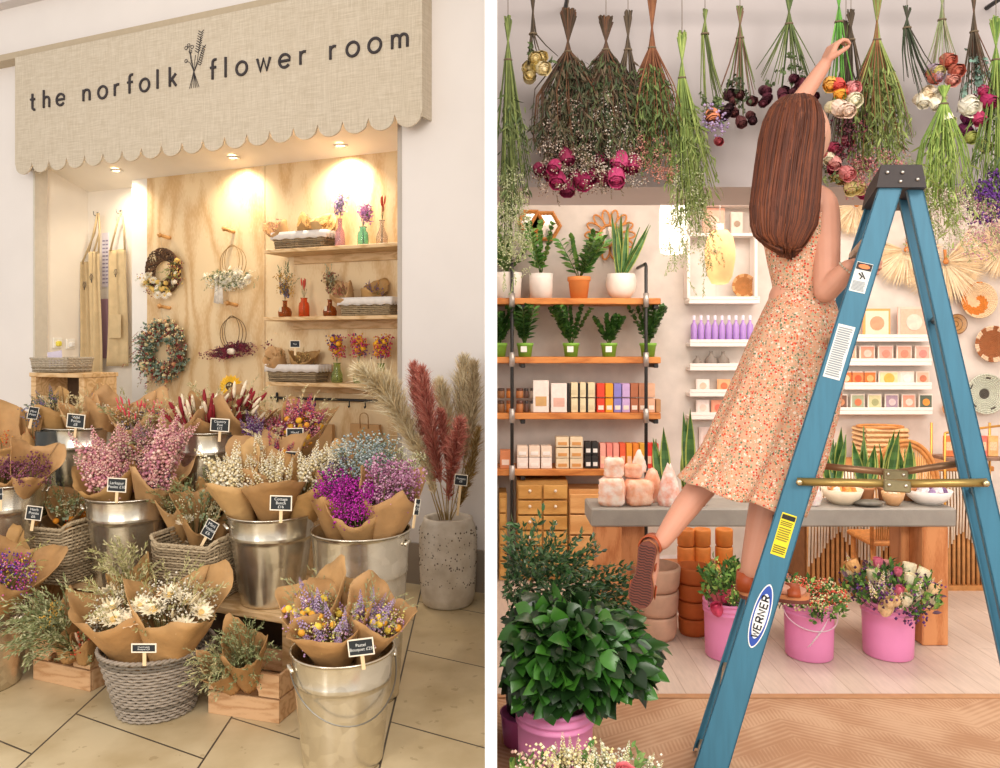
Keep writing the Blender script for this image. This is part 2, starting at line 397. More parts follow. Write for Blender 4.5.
lstruct('trim_cornice', [(-6.5, aEnd, -.10, 0, zk, zk+.07), (-6.5, aEnd, -.16, 0, zk+.07, zk+.3)], M('cfc7c2', .7, .02))
pD = -.13; z1p = WZ(132, 33, pD); z0p = WZ(225, 141, pD); pa0 = WA(15, pD); pa1 = WA(422, pD)
lstruct('trim_pelmet_ledge', [(-6.5, aEnd, pD+.01, 0, z1p, z1p+.05)], M('b7a68c', .7, .03))
# floor
mb = MB(); mb.box((-2.6, 2.9, -.02), (5.17, 8.2, .04)); struct('floor_stone', mb, paving())
# white border between the two shop views, built as a thin wall
mb = MB(); mb.box((0, 2.2+1.78, 2.3), (.034, 3.56, 4.6), bev=.0); struct('wall_border', mb, M('f6f4f2', .8, 0))
# ---- pelmet with scalloped hem
pel = thing('linen_pelmet_sign', 'pale linen pelmet with scalloped hem and dark shop lettering', 'sign', L(pa0, pD, z0p))
inv = (Matrix.Translation(L(pa0, pD, z0p))).inverted()
def scallop():
    n = 19; w = (pa1-pa0)/n; dr = w*.46; top = z1p; mb = MB(); line = []
    for i in range(n):
        for k in range(10):
            t = k/10; x = pa0+w*(i+t); line.append((x, z0p-dr*math.sqrt(max(0, 1-(2*t-1)**2))+.03))
    line.append((pa1, z0p+.03))
    for d0, d1, flip in ((pD, pD+.012, 0),):
        k = len(line); vs = []
        for x, z in line: vs += [L(x, d0, z), L(x, d0, top), L(x, d1, z), L(x, d1, top)]
        fs = []
        for i in range(k-1):
            a, b = i*4, (i+1)*4; fs += [(a, b, b+1, a+1), (a+2, a+3, b+3, b+2), (a, a+2, b+2, b)]
        fs += [(0, 1, 3, 2), ((k-1)*4, (k-1)*4+2, (k-1)*4+3, (k-1)*4+1)]
        mb.add([inv@v for v in vs], fs)
    for aa in (pa0, pa1-.012):       # the short returns back to the wall
        p = [L(aa,pD+.012,z0p-.0), L(aa+.012,pD+.012,z0p-.0), L(aa+.012,-.001,z0p), L(aa,-.001,z0p)]
        mb.hexa([inv@q for q in p]+[inv@(q+Z*(z1p-z0p)) for q in p])
    return mb
scallop().build('linen_panel', m_linen, pel, smooth=False)
# ---- stroke lettering
def arc(cx, cy, r, a0, a1, n=12, ry=None): ry = ry or r; return [(cx+r*math.cos(math.radians(a0+(a1-a0)*i/n)), cy+ry*math.sin(math.radians(a0+(a1-a0)*i/n))) for i in range(n+1)]
GL = {
 't': [[(0,1.45),(0,.25)]+arc(.22,.22,.22,180,300,6), [(-.25,.95),(.3,.95)]],
 'h': [[(-.35,1.6),(-.35,0)], [(-.35,.55)]+arc(0,.62,.35,180,0,10)+[(.35,0)]],
 'e': [[(-.48,.5),(.48,.5)]+arc(0,.5,.5,10,320,18)[1:]],
 'n': [[(-.37,1),(-.37,0)], [(-.37,.55)]+arc(0,.6,.37,180,0,10)+[(.37,0)]],
 'o': [arc(0,.5,.52,0,360,24)],
 'r': [[(-.2,1),(-.2,0)], [(-.2,.5)]+arc(.15,.6,.36,180,70,8)],
 'f': [[(0,0),(0,1.25)]+arc(.28,1.3,.28,180,70,6), [(-.22,.95),(.35,.95)]],
 'l': [[(0,1.6),(0,0)]], 'k': [[(-.3,1.6),(-.3,0)], [(.35,1),(-.28,.42)], [(-.08,.6),(.38,0)]],
 'w': [[(-.62,1),(-.3,0),(0,.95),(.3,0),(.62,1)]],
 'm': [[(-.62,1),(-.62,0)], [(-.62,.6)]+arc(-.31,.65,.31,180,0,8)+[(0,0)], [(0,.6)]+arc(.31,.65,.31,180,0,8)+[(.62,0)]],
}
m_ink = M('3a3436', .8, .0)
aB = WA(34, pD); zB = WZ(220, 80, pD)   # baseline height on the cloth
zB = (WZ(34, 108, pD)+WZ(400, 50.5, pD))/2
mb = MB(); xh = .086
for ch, px in (('t',33),('h',47),('e',61),('n',87),('o',103),('r',117),('f',130),('o',145),('l',158),('k',173),('f',213),('l',226),('o',242),('w',264),('e',285),('r',303),('r',333),('o',353),('o',375),('m',400)):
    ac = WA(px, pD)
    mb = MB()
    for st in GL[ch]: mb.tube([inv@L(ac+x*xh, pD-.003, zB+y*xh) for x, y in st], xh*.115, 6)
    mb.build('letter', m_ink, pel)
mb = MB(); r = random.Random(3)      # little drawn posy between the two halves of the name
ac, zz = WA(194, pD), WZ(194, 88, pD)
def q2(x, y): return inv@L(ac+x*.0078, pD-.002, zz+y*.0076)
for x0, x1, yt in ((-3,8,46),(-5,2,30),(2,-4,34),(4,-6,40),(0,11,36),(6,-9,26)): mb.tube([q2(x0,0), q2(x0*.1,14), q2(x1*.5,24), q2(x1,yt)], .0022, 4)
for x, y in ((-4,34),(-6,40),(-9,26),(-2,38),(-9,38)): mb.tube([q2(x+1.7*math.cos(t), y+1.7*math.sin(t)) for t in (0,1,2,3,4,5,6)], .0025, 4, closed=True)
for i in range(9):
    for sg in (-1,1):
        mb.tube([q2(4.5+i*.5, 32+i*2.2), q2(4.5+i*.5+sg*3, 34+i*2.2)], .003, 4)
        mb.tube([q2(7+i*.6, 20+i*2), q2(7+i*.6+sg*2, 21.5+i*2)], .003, 4)
mb.build('posy_drawing', m_ink, pel)
# ---- downlights
WARM = (1.0, .86, .66)
for i, (px, py) in enumerate(((117,170),(234,157),(341,145))):
    p = on_plane(px, py, L(0,0,soff(0)), (U.cross(L(0,DW,zc)-L(0,0,soff(0)))).normalized()); nm = ('leftmost, over the aprons', 'middle one, over the wreaths', 'rightmost, over the vase shelf')[i]
    t = thing('ceiling_downlight', 'small round recessed downlight in the alcove, '+nm, 'ceiling light', p, 0, 'recessed downlights in the alcove')
    mb = MB(); mb.lathe([(.034,-.001),(.036,-.012),(.05,-.012),(.052,0),(.034,0)], 24); mb.build('trim_ring', M('e8e2d8', .4, 0), t)
    mb = MB(); mb.lathe([(.001,-.006),(.034,-.006),(.034,0)], 20); mb.build('lamp_face', M('ffe6bb', .5, 0, emit=9), t)
    ld = bpy.data.lights.new('downlight_beam', 'SPOT'); ld.energy = (24, 38, 60)[i]; ld.color = WARM; ld.spot_size = math.radians(130); ld.spot_blend = 1.0; ld.shadow_soft_size = .03
    lo = bpy.data.objects.new('downlight_beam', ld); COL.objects.link(lo); lo.location = p-Z*.03; lo.rotation_euler = (0.25, 0, 0); lo['kind'] = 'helper'
# ---- shelves, with a rail of hooks under the lowest
sh_z = []
shelf_lab = ('pine wall shelf, topmost of three, holding a basket and three small bottles', 'pine wall shelf, middle of three, with orange jar and amber bottles', 'pine wall shelf, lowest of three, above the black hook rail')
for i, (xl, xr, py, pm) in enumerate(((264,399,248,331),(263,399,318,331),(265,394,385.5,331))):
    a0, a1 = WA(xl, .14), WA(xr, .14); z = WZ(pm, py-2, .14); sh_z.append(z)
    t = thing('wall_shelf', shelf_lab[i], 'shelf', L(a0, DW, z), -TH, 'pine wall shelves')
    mb = MB(); mb.box(((a1-a0)/2, -(DW-.14)/2, -.013), (a1-a0, DW-.14, .026), bev=.003); mb.build('shelf_board', m_pine, t, smooth=False)
    mb = MB(); mb.box(((a1-a0)/2, -.012, -.026-.028), ((a1-a0)*.86, .022, .056), bev=.002); mb.build('support_batten', m_pine, t, smooth=False)
def SH(i, px, d=.27): a = WA(px, d); return L(a, d, sh_z[i]+.0005)
# hook rail
zr = WZ(320, 399, .37)
t = thing('hook_rail', 'black iron rail with five hooks below the lowest pine shelf', 'hook rail', L(WA(272,.36), .36, zr), -TH)
ln = WA(388,.36)-WA(272,.36)
mb = MB(); mb.tube([(0,0,0),(ln,0,0)], .010, 8); mb.build('bar', m_iron, t)
mb = MB()
for x in (.02, ln-.02): mb.tube([(x,.04,0),(x,-.004,0)], .008, 8); mb.box((x,.032,0),(.018,.014,.075), bev=.004); mb.blob((x,-.006,0),.013)
mb.blob((-.008,0,0),.012); mb.build('brackets', m_iron, t, smooth=False)
for px in (285,303,316,350,366):
    x = WA(px,.36)-WA(272,.36); mb = MB()
    mb.tube([(x,0,.008),(x,-.009,0),(x,-.009,-.03),(x,-.004,-.045),(x,-.016,-.05),(x,-.022,-.04)], .0055, 6); mb.build('hook', m_iron, t)
# paper carrier bags on the hooks
for px, w, lab in ((366, .235, 'brown kraft paper bag hanging on the right of the hook rail'), (322, .20, 'brown kraft paper bag partly hidden at the middle of the hook rail')):
    x = WA(px, .355); ztop = WZ(px, 424, .355)
    t = thing('paper_bag', lab, 'bag', L(x, .335, ztop), -TH, 'kraft paper bags on the hook rail')
    mb = MB(); hw = w/2
    mb.hexa([(-hw,-.02,-.36),(hw,-.02,-.36),(hw,.05,-.36),(-hw,.05,-.36),(-hw,.0,0),(hw,.0,0),(hw,.03,0),(-hw,.03,0)])
    mb.build('bag_body', M('b98f5f', .8, .06, 8, bump=.15, bscale=12), t, smooth=False)
    mb = MB(); mb.tube([(-.032,-.004,-.03),(-.034,-.006,.03)]+[(.034*math.cos(PI-PI*k/8), -.007, .05+.03*math.sin(PI*k/8)) for k in range(9)]+[(.034,-.006,.03),(.032,-.004,-.03)], .0035, 6)
    mb.build('handle', M('a67c4d', .8), t)
# ================================================================= wreaths and pegs
m_dow = wave_wood('mat_dowel', 'dba667', 'c08a4c', 4, 6, .5)
def peg(px, py, lab):
    p = L(WA(px, DW), DW, WZ(px, py, DW)); t = thing('wooden_peg', lab, 'peg', p, -TH, 'wooden pegs on the plywood wall')
    mb = MB(); mb.tube([(0,0,0),(0,-.02,0),(-.0,-.115,.012)], .0135, 10); mb.build('dowel', m_dow, t)
    mb = MB(); mb.tube([(0,-.10,-.0),(0,-.116,.02)], .017, 10); mb.build('end_cap', m_dow, t); return p
for px, py, lab in ((170,238,'pale wooden peg above the dark brown twig wreath'),(234,232,'pale wooden peg above the white flowered hoop'),(170,308,'pale wooden peg above the green and burgundy wreath'),(237,305,'pale wooden peg above the small burgundy hoop')):
    peg(px, py, lab)
def ringpt(rad, a): return V((rad*math.cos(a), 0, rad*math.sin(a)))
def wreath(px, py, rad, lab, kind, seed):
    dd = DW-.05; p = L(WA(px, dd), dd, WZ(px, py, dd)); t = thing('dried_wreath', lab, 'wreath', p, -TH, 'dried flower wreaths on the plywood wall'); r = random.Random(seed)
    if kind == 'twig':
        mb = MB()
        for k in range(22):
            ph = r.uniform(0,6); mb.tube([ringpt(rad*(.72+.26*math.sin(a*3+ph)), a)+V((0,.02*math.cos(a*4+ph), 0)) for a in [2*PI*i/30 for i in range(30)]], .0055, 4, closed=True, mi=k%2)
        mb.build('twig_ring', [M('4b3423', .9), M('6a4a30', .9)], t)
        f = MB(); 
        for k in range(75):
            a = r.uniform(math.radians(190), math.radians(385)); q = ringpt(rad*r.uniform(.5,1.15), a)+V((0,-.03,0)); c = r.choice(('oat','cloud','leaf','daisy','ball'))
            FK[c](f, r, q, rdir(r, (0,-1,.2), 1.0), .040 if c != 'daisy' else .036, [0,1] if c in('oat','leaf') else ([2,3] if c != 'cloud' else [3,4]))
        for k in range(3): fl_feather(f, r, ringpt(rad*.75, 2.1+k*.2)+V((0,-.02,0)), V((-.2,-.2,1)), .05, [5])
        f.build('flowers', [M('9a9a6a'), M('76793f'), M('efe5d0'), M('d9b45f'), M('7a2733'), M('d8c59a')], t, smooth=False)
    elif kind == 'full':
        f = MB()
        for k in range(320):
            a = r.uniform(0, 2*PI); q = ringpt(rad*r.uniform(.45,1.12), a)+V((0,-r.uniform(0,.06),0)); c = r.choice(('round','round','leaf','oat','cloud','ball'))
            dd2 = (ringpt(1, a)*.7+V((0,-1,0))+rv(r,.5)).normalized()
            FK[c](f, r, q, dd2, r.uniform(.04,.055) if c != 'ball' else .036, {'round':[0,1,2],'leaf':[0,3],'oat':[4,5],'cloud':[5,6],'ball':[6,7]}[c])
        for k in range(16): a = r.uniform(0,6.28); fl_spike(f, r, ringpt(rad*r.uniform(.8,1.1), a)+V((0,-.06,0)), (ringpt(1,a)+V((0,-.3,0))).normalized(), .035, [5], 16, .25)
        f.build('foliage', [M('7f9180'), M('93a392'), M('6b7d64'), M('566b4c'), M('a99f6e'), M('8c1f2c'), M('e6d3a0'), M('d59a6c')], t, smooth=False)
        mb = MB(); mb.tube([ringpt(rad*.78, 2*PI*i/30) for i in range(30)], .045, 6, closed=True); mb.build('twig_ring', M('5a452f'), t)
    else:
        mb = MB()
        for k in range(3): mb.tube([V((math.cos(a)*rad*(1-.22*k), -.006*k, math.sin(a)*rad*(1-.03*k)+.01*k)) for a in [2*PI*i/36 for i in range(36)]], .0026, 5, closed=True)
        mb.build('wire_hoop', M('9c7a4a' if kind == 'white' else '6b5330', .6), t)
        f = MB(); 
        if kind == 'white':
            for k in range(130):
                x = r.gauss(0, .5); q = V((x*rad*1.6, -.03-.02*r.random(), -rad*1.0+rad*.45*r.uniform(-1,1)*(1.2-abs(x)*.6)))
                c = r.choice(('cloud','daisy','round','oat','ball')); FK[c](f, r, q, rdir(r, (x,-1,.2), .7), .042, {'cloud':[0,1],'daisy':[0,1],'round':[2,3],'oat':[3,4],'ball':[0]}[c])
            for k in range(8): fl_wisp(f, r, V((-rad*1.0,-.02,-rad*.7)), V((-1,-.1,r.uniform(-.2,.5))), .05, [3])
            for k in range(5): fl_feather(f, r, V((rad*(.3+.15*k),-.05,-rad*.45)), V((.6,-.2,.6)), .045, [0])
            f.build('flowers', [M('efe6d2'), M('e2d7b4'), M('8c9676'), M('6f7b53'), M('b5ad84')], t, smooth=False)
            rb = MB()
            for s2 in (-.08,-.12): rb.add([(s2-.012,-.05,-rad*.9),(s2+.014,-.05,-rad*.9),(s2+.02,-.045,-rad*1.5),(s2-.01,-.05,-rad*1.5),(s2+.022,-.04,-rad*2.5),(s2-.022,-.05,-rad*2.4)], [(0,1,2,3),(3,2,4,5)])
            rb.build('ribbon', M('e9dfd0', .8), t, solid=.001)
        else:
            for k in range(95):
                x = r.gauss(0,.5); q = V((x*rad*1.7, -.03, -rad*1.0+rad*.22*r.uniform(-1,1)+x*.03)); c = r.choice(('spike','oat','wisp','cloud'))
                FK[c](f, r, q, V((x*1.4+.3*r.uniform(-1,1),-.3,.3*r.uniform(-1,1))).normalized(), .045, {'spike':[0,1],'oat':[0,2],'wisp':[2,3],'cloud':[1,0]}[c])
            for dx in (.2,.38): fl_ball(f, r, V((rad*dx,-.06,-rad*1.05)), V((0,-1,0)), .05, [4])
            f.build('flowers', [M('7a1d33'), M('5a2038'), M('93304a'), M('8c8a63'), M('eadcc6')], t, smooth=False)
    mb = MB(); mb.tube([(0,.0,rad*.9),(0,-.03,rad*1.5)], .0018, 4); mb.build('hanging_cord', M('b9a888'), t)
wreath(163, 271, .185, 'dark brown twig wreath with cream, gold and burgundy flowers', 'twig', 1)
wreath(164, 351, .225, 'full eucalyptus wreath in grey green, burgundy and cream', 'full', 2)
wreath(233, 263, .125, 'thin gold hoop with white flowers and a trailing ribbon', 'white', 3)
wreath(233, 334, .125, 'thin dark hoop with burgundy foliage and pale rosebuds', 'dark', 4)
# yellow cloth sunflower leaning behind the red bunny tail bucket
t = thing('paper_sunflower', 'round yellow sunflower with a dark centre above the burgundy bouquets', 'flower', P(231, 386, 4.3))
mb = MB(); r = random.Random(5)
for k in range(3):
    for i in range(16): a = 2*PI*(i+k/3)/16; mb.leaf((0,-.005*k,0), (math.cos(a), -.1-.12*k, math.sin(a)), .066-.006*k, .026, (0,-1,0), 0, .1)
mb.build('petals', [M('e8b51e', .6)], t, smooth=False)
mb = MB(); mb.ell((0,-.012,0), .028, .014, .028, 0, 14, 8); mb.build('centre', M('4a3418', .9, .3, 200, bump=.5), t)
mb = MB(); mb.tube([(0,.005,0),(.01,.0,-.12),(.0,-.02,-.35),(0,0,-.63)], .004, 6); mb.build('stem', M('6f7a3a'), t)
# ================================================================= aprons, hooks and papers in the niche
m_canvas = M('cdb489', .9, .07, 14, bump=.2, bscale=250)
def coat_hook(px, py, lab):
    p = L(WA(px, DN), DN, WZ(px, py, DN)); t = thing('coat_hook', lab, 'hook', p, -TH, 'small metal hooks in the niche')
    mb = MB(); mb.box((0,-.004,0), (.022,.008,.05), bev=.003); mb.build('back_plate', M('8d8a86', .35, 0, metal=1), t, smooth=False)
    mb = MB(); mb.tube([(0,-.006,.0),(0,-.03,-.012),(0,-.045,.0),(0,-.045,.018)], .004, 7); mb.blob((0,-.045,.02), .008); mb.build('hook', M('8d8a86', .35, 0, metal=1), t)
coat_hook(98, 215, 'small metal coat hook holding the twisted aprons'); coat_hook(121, 213, 'small metal coat hook holding the flat right apron')
def apron(px0, px1, ptop, pbot, pxh, pyh, d, lab, folds, seed, pocket=True):
    a0, a1 = WA(px0, d), WA(px1, d); zt, zb = WZ(px0, ptop, d), WZ(px0, pbot, d); w = a1-a0; c = (a0+a1)/2
    p = L(c, d, zb); t = thing('canvas_apron', lab, 'apron', p, -TH, 'canvas aprons hanging in the niche'); mb = MB(); n, k = 28, 24; vs = []; r = random.Random(seed)
    for i in range(k+1):
        v = i/k; ww = w*(1-.12*v)
        for j in range(n+1):
            u = j/n; vs.append((ww*(u-.5)+.008*math.sin(v*5), -.018*math.sin(u*PI*folds+v*1.5+seed)*(1-.5*v)-.012*math.sin(u*PI*folds*2.3+seed), (zt-zb)*v))
    mb.add(vs, [(i*(n+1)+j, i*(n+1)+j+1, (i+1)*(n+1)+j+1, (i+1)*(n+1)+j) for i in range(k) for j in range(n)])
    mb.build('apron_cloth', m_canvas, t, solid=.002)
    hx = WA(pxh, d)-c; hz = WZ(pxh, pyh, DN)-zb; mb = MB(); h = zt-zb
    for sg in (-1, 1): mb.tube([(sg*w*.38,-.01,h-.01), (hx+sg*w*.20,-.01,h+(hz-h)*.6), (hx+sg*.006,-.0,hz)], .008, 5)
    mb.build('neck_strap', m_canvas, t)
    if pocket:
        mb = MB(); mb.box((0,-.034,h*.34), (w*.62,.004,h*.2), bev=.0015); mb.build('pocket', m_canvas, t, smooth=False)
    mb = MB(); mb.tube([(w*.0,-.034,h*.86+.02*math.cos(a)) if 0 else (w*.03+.02*math.cos(a), -.034, h*.80+.025*math.sin(a)) for a in (0,1,2,3,4,5)], .002, 4, closed=True)
    for q in (-.01,0,.012): mb.tube([(w*.03+q*.3,-.034,h*.76),(w*.03+q,-.034,h*.83)], .0016, 4)
    mb.build('printed_posy', m_ink, t)
apron(82, 93, 262, 380, 98, 216, .435, 'long twisted canvas apron hanging leftmost in the niche', 3, 1, False)
apron(88, 101, 252, 382, 98, 216, .40, 'creased canvas apron, second from the left in the niche', 2.6, 4, False)
apron(109, 128, 250, 366, 121, 214, .43, 'flat canvas apron with a pocket, rightmost in the niche', 1.4, 2)
def sheet(name, px0, py0, px1, py1, d, col, lab, cat, lines=0):
    a0, a1 = WA(px0, d), WA(px1, d); z1, z0 = WZ(px0, py0, d), WZ(px0, py1, d)
    t = thing(name, lab, cat, L((a0+a1)/2, d, z0), -TH); mb = MB(); mb.box((0,0,(z1-z0)/2), (a1-a0,.003,z1-z0)); mb.build('sheet', M(col, .7, .03, 20), t, smooth=False)
    if lines:
        mb = MB()
        for i in range(lines):
            for sg in (-1,1): mb.box((sg*(a1-a0)*.22, -.0025, (z1-z0)*(.08+.84*i/lines)), ((a1-a0)*.34, .001, (z1-z0)*.3/lines))
        mb.build('printed_lines', M('8f86a0', .8), t, smooth=False)
sheet('price_list', 102, 233, 109, 287, DN-.004, 'e2dbe4', 'white printed sheet pinned between the two aprons', 'paper', 12)
sheet('cloth_tea_towel', 101, 299, 108, 358, DN-.02, 'a5808a', 'dusty purple cloth hanging between the canvas aprons', 'cloth')
# ribbed sockets and light switch on the side wall of the niche
for px, py, lab in ((57,343,'yellow and white plug socket low on the niche side wall'),(70,344,'white plug with dark cable low on the niche wall')):
    q = on_plane(px, py, L(aL,0,0), U); t = thing('wall_socket', lab, 'socket', q, -TH+PI/2, 'wall sockets in the niche')
    mb = MB(); mb.box((0,0-.006,0), (.085,.012,.085), bev=.004); mb.build('plate', M('f0ebe2', .4, 0), t, smooth=False)
    mb = MB(); mb.box((0,-.022,-.005), (.04,.03,.04), bev=.006); mb.build('plug', M('e9d94a' if px < 60 else 'e8e4de', .4, 0), t, smooth=False)
# ================================================================= woven baskets
def superloop(a, b, e, n):
    o = []
    if e < .34:      # rounded rectangle, evenly walked
        q = .16; side = 2-2*q; per = 4*side+2*PI*q
        for i in range(n):
            s_ = per*i/n; k = 0
            while True:
                if s_ < side: p = (1, -1+q+s_); break
                s_ -= side
                if s_ < PI*q/2: t = s_/q; p = (1-q+q*math.cos(t), 1-q+q*math.sin(t)); break
                s_ -= PI*q/2; k += 1
                if k > 3: p = (1, -1+q); break
                p = None
                if s_ < side or k < 4:
                    # turn the frame a quarter and go on
                    r_ = s_; kk = k
                    while kk <= 3 and r_ >= side+PI*q/2: r_ -= side+PI*q/2; kk += 1
                    if r_ < side: p0 = (1, -1+q+r_)
                    else: t = (r_-side)/q; p0 = (1-q+q*math.cos(t), 1-q+q*math.sin(t))
                    for _ in range(kk): p0 = (-p0[1], p0[0])
                    p = p0; break
            o.append((a*p[0], b*p[1]))
        return o
    for i in range(n):
        t = 2*PI*i/n; c, s = math.cos(t), math.sin(t)
        o.append((a*abs(c)**e*(1 if c > 0 else -1), b*abs(s)**e*(1 if s > 0 else -1)))
    return o
def basket(name, label, loc, rz, a, b, h, taper=.8, e=.35, rows=14, stakes=36, cols=('b3a48c','8f7f68'), group=None, liner=None, ear=0, thick=None, cat='basket'):
    t = thing(name, label, cat, loc, rz, group); n = stakes*3; lp = superloop(1, 1, e, n); r = random.Random(int(a*1000)+rows)
    th = thick or h/rows*.52
    mb = MB()
    for i in range(rows):
        z = h*(i+.5)/rows; k = taper+(1-taper)*(z/h)
        pts = []
        for j, (x, y) in enumerate(lp):
            w = th*.5*math.sin(2*PI*(j/n)*stakes/2+PI*(i % 2)); q = V((x*a*k, y*b*k, z+r.uniform(-.0012,.0012))); d = V((x, y, 0)).normalized()
            zz = ear*max(0, abs(x)-.75)/.25*(z/h)**3 if ear else 0
            pts.append(q+d*w+V((0,0,zz)))
        mb.tube(pts, th*.80, 6, closed=True, mi=r.choice((0,0,1)))
    mb.build('weave', [M(cols[0], .8, .12, 40), M(cols[1], .8, .12, 40)], t)
    mb = MB()
    for j in range(0, n, 3):
        x, y = lp[j]; mb.tube([(x*a*taper, y*b*taper, .0), (x*a, y*b, h)], th*.45, 5)
    mb.build('stakes', M(cols[1], .85), t)
    mb = MB()
    for ph in (0, 1):
        pts = []
        for j, (x, y) in enumerate(lp):
            d = V((x,y,0)).normalized(); zz = ear*max(0, abs(x)-.75)/.25 if ear else 0
            pts.append(V((x*a, y*b, h+zz))+d*(th*.6*math.cos(j*1.2+ph*PI))+V((0,0,th*.6*math.sin(j*1.2+ph*PI))))
        mb.tube(pts, th*.8, 5, closed=True)
    mb.build('rim', M(cols[0], .8, .12, 40), t)
    mb = MB(); mb.add([(x*a*taper, y*b*taper, .004) for x, y in lp], [tuple(range(n))]); mb.build('base', M(cols[1], .9), t, smooth=False)
    if liner:
        mb = MB(); vs = []
        for k, (s, z) in enumerate(((.93, h*.6), (.97, h+.006), (1.09, h+.006), (1.10, h-liner))):
            for j, (x, y) in enumerate(lp): vs.append((x*a*s, y*b*s, z+(.004*math.sin(j*.9) if k == 3 else 0)))
        mb.add(vs, [(i*n+j, i*n+(j+1) % n, (i+1)*n+(j+1) % n, (i+1)*n+j) for i in range(3) for j in range(n)])
        mb.build('cloth_liner', M('ddd4cc', .9, .04, 30), t, solid=.002)
    return t
def shelf_basket(sh, px0, px1, lab, hh=.115):
    d = .27; a0, a1 = WA(px0, d), WA(px1, d); loc = L((a0+a1)/2, d, sh_z[sh]+.004)
    basket('lined_basket', lab, loc, -TH, (a1-a0)/2, .085, hh, .93, .22, 9, 44, ('9c8666','7d6a50'), 'lined wicker baskets on the pine shelves', .045)
    return a0, a1
b1 = shelf_basket(0, 280, 331, 'dark wicker basket with pale liner on the topmost pine shelf')
b2 = shelf_basket(1, 346, 396, 'dark wicker basket with pale liner at the right end of the middle shelf')
b3 = shelf_basket(2, 274, 323, 'dark wicker basket with pale liner on the lowest pine shelf')
def small_wraps(sh, pxs, lab, tones, seed):
    for i, px in enumerate(pxs):
        b = SH(sh, px, .27)+Z*.03; d = V((-.25 if i == 0 else .15, -.1, .5))
        bouquet(lab[i], b, b+d.normalized()*.17, .03, .085, [('cloud', 5, .028, tones[i], .9, 1.15), ('spike', 3, .03, tones[i], 1, 1.25)], seed+i, i+2, 'small wrapped posies in the lined shelf baskets', name='wrapped_posy')
small_wraps(0, (287,303,317), ('small kraft posy leaning left, in the topmost shelf basket','small kraft posy in the middle of the topmost shelf basket','small kraft posy at the right of the topmost shelf basket'), (['c97f72','e0c28a'],['c9a25a','8a6a3a'],['d4b06a','b98a50']), 20)
small_wraps(1, (352,367), ('small kraft posy at the left of the middle shelf basket','small kraft posy with a purple tip in the middle shelf basket'), (['b0564e','8a6a3a'],['6a5390','a9803f']), 30)
small_wraps(2, (285,297), ('small kraft posy at the left of the lowest shelf basket','small kraft posy with a black tag in the lowest shelf basket'), (['b98a50','8a6a3a'],['d4b06a','8a6a3a']), 40)
for sh, px, lab, w in ((1,386,'folded pale paper stack in the middle shelf basket',.09),(2,311,'folded pale lilac paper in the lowest shelf basket',.09)):
    t = thing('folded_paper', lab, 'paper', SH(sh, px, .26)+Z*.075, -TH)
    mb = MB()
    for k in range(4): mb.box((0,.002*k,.012*k), (w,.05,.010), bev=.003, rz=.04*k)
    mb.build('folded_sheets', M('d9d3dc', .8, .03), t, smooth=False)
# ---- glass bottles with dried stems
def bottle(sh, px, prof, glass, lab, blooms, hst, seed, name='bud_vase', tagc=None, bh=.1, group=None, lean=0):
    p = SH(sh, px, .27); t = thing(name, lab, 'vase', p, -TH, group); mb = MB(); prof = [(a*1.3, b*1.3) for a, b in prof]; hst *= 1.1; blooms = [(k_, int(c_*1.5), s_*1.45, co, ra*.85) for k_, c_, s_, co, ra in blooms]
    inner = [(max(r_-.0025, .001), z_+(.004 if i == 0 else 0)) for i, (r_, z_) in enumerate(prof)]
    mb.lathe(prof+inner[::-1], 24)
    mb.build('glass', glass, t)
    st = MB(); r = random.Random(seed); top = prof[-1][1]; 
    for k in range(5): st.tube([(r.uniform(-.008,.008), r.uniform(-.008,.008), .012), (0,0,top), (r.uniform(-.02,.02)+lean*.5, r.uniform(-.02,.02), top+hst*.6)], .0016, 4)
    st.build('stems', M(STEM), t)
    for kind, cnt, size, cols, rad in blooms:
        f = MB()
        for k in range(cnt):
            q = V((r.gauss(0,rad*.5)+lean*(1 if k % 2 else .6), r.gauss(0,rad*.4), top+hst*r.uniform(.35,1.05))); FK[kind](f, r, q, (q-V((0,0,top*.6))).normalized(), size, list(range(len(cols))))
        f.build({'tail':'grass_tails','spike':'flower_spikes','cloud':'small_blossoms','leaf':'leaves','ball':'button_flowers','oat':'seed_heads','wisp':'grass_wisps','feather':'plumes','rose':'roses','daisy':'daisies'}[kind], [M(c, .7, .15, 60) for c in cols], t, smooth=kind not in ('leaf',))
    if tagc:
        mb = MB(); mb.box((.0,-prof[2][0]-.004,bh*.55), (.022,.002,.032)); mb.build('paper_tag', M('cdbfa6', .8), t, smooth=False)
    return t
def glass(h, tr=.85): return M(h, .06, 0, trans=.55+.4*tr)
sl = [(.026,0),(.029,.004),(.028,.05),(.024,.085),(.012,.115),(.011,.15),(.014,.158)]
jar = [(.026,0),(.030,.004),(.030,.06),(.026,.078),(.018,.085),(.017,.10),(.022,.106)]
cl = [(.026,0),(.030,.004),(.030,.05),(.016,.085),(.012,.10),(.012,.128),(.016,.134)]
amb = [(.028,0),(.036,.006),(.038,.03),(.030,.05),(.012,.062),(.012,.088),(.016,.094)]
bottle(0, 340, sl, glass('f6d4dc', .6), 'slim pink bottle of mauve flowers on the topmost shelf', [('cloud',12,.026,['b391c6','d9c6df','8e74ad'],.05),('oat',5,.03,['9aa07c','7f8f7a'],.05),('spike',4,.028,['c3a4cf','7d5ea0'],.05)], .13, 1)
bottle(0, 363, jar, glass('b4ecd8', .8), 'squat sea green jar of pink flowers on the topmost shelf', [('cloud',18,.026,['c470ae','b284c4','dca0c4'],.05),('leaf',3,.03,['6f7a50'],.04)], .12, 2, lean=.02)
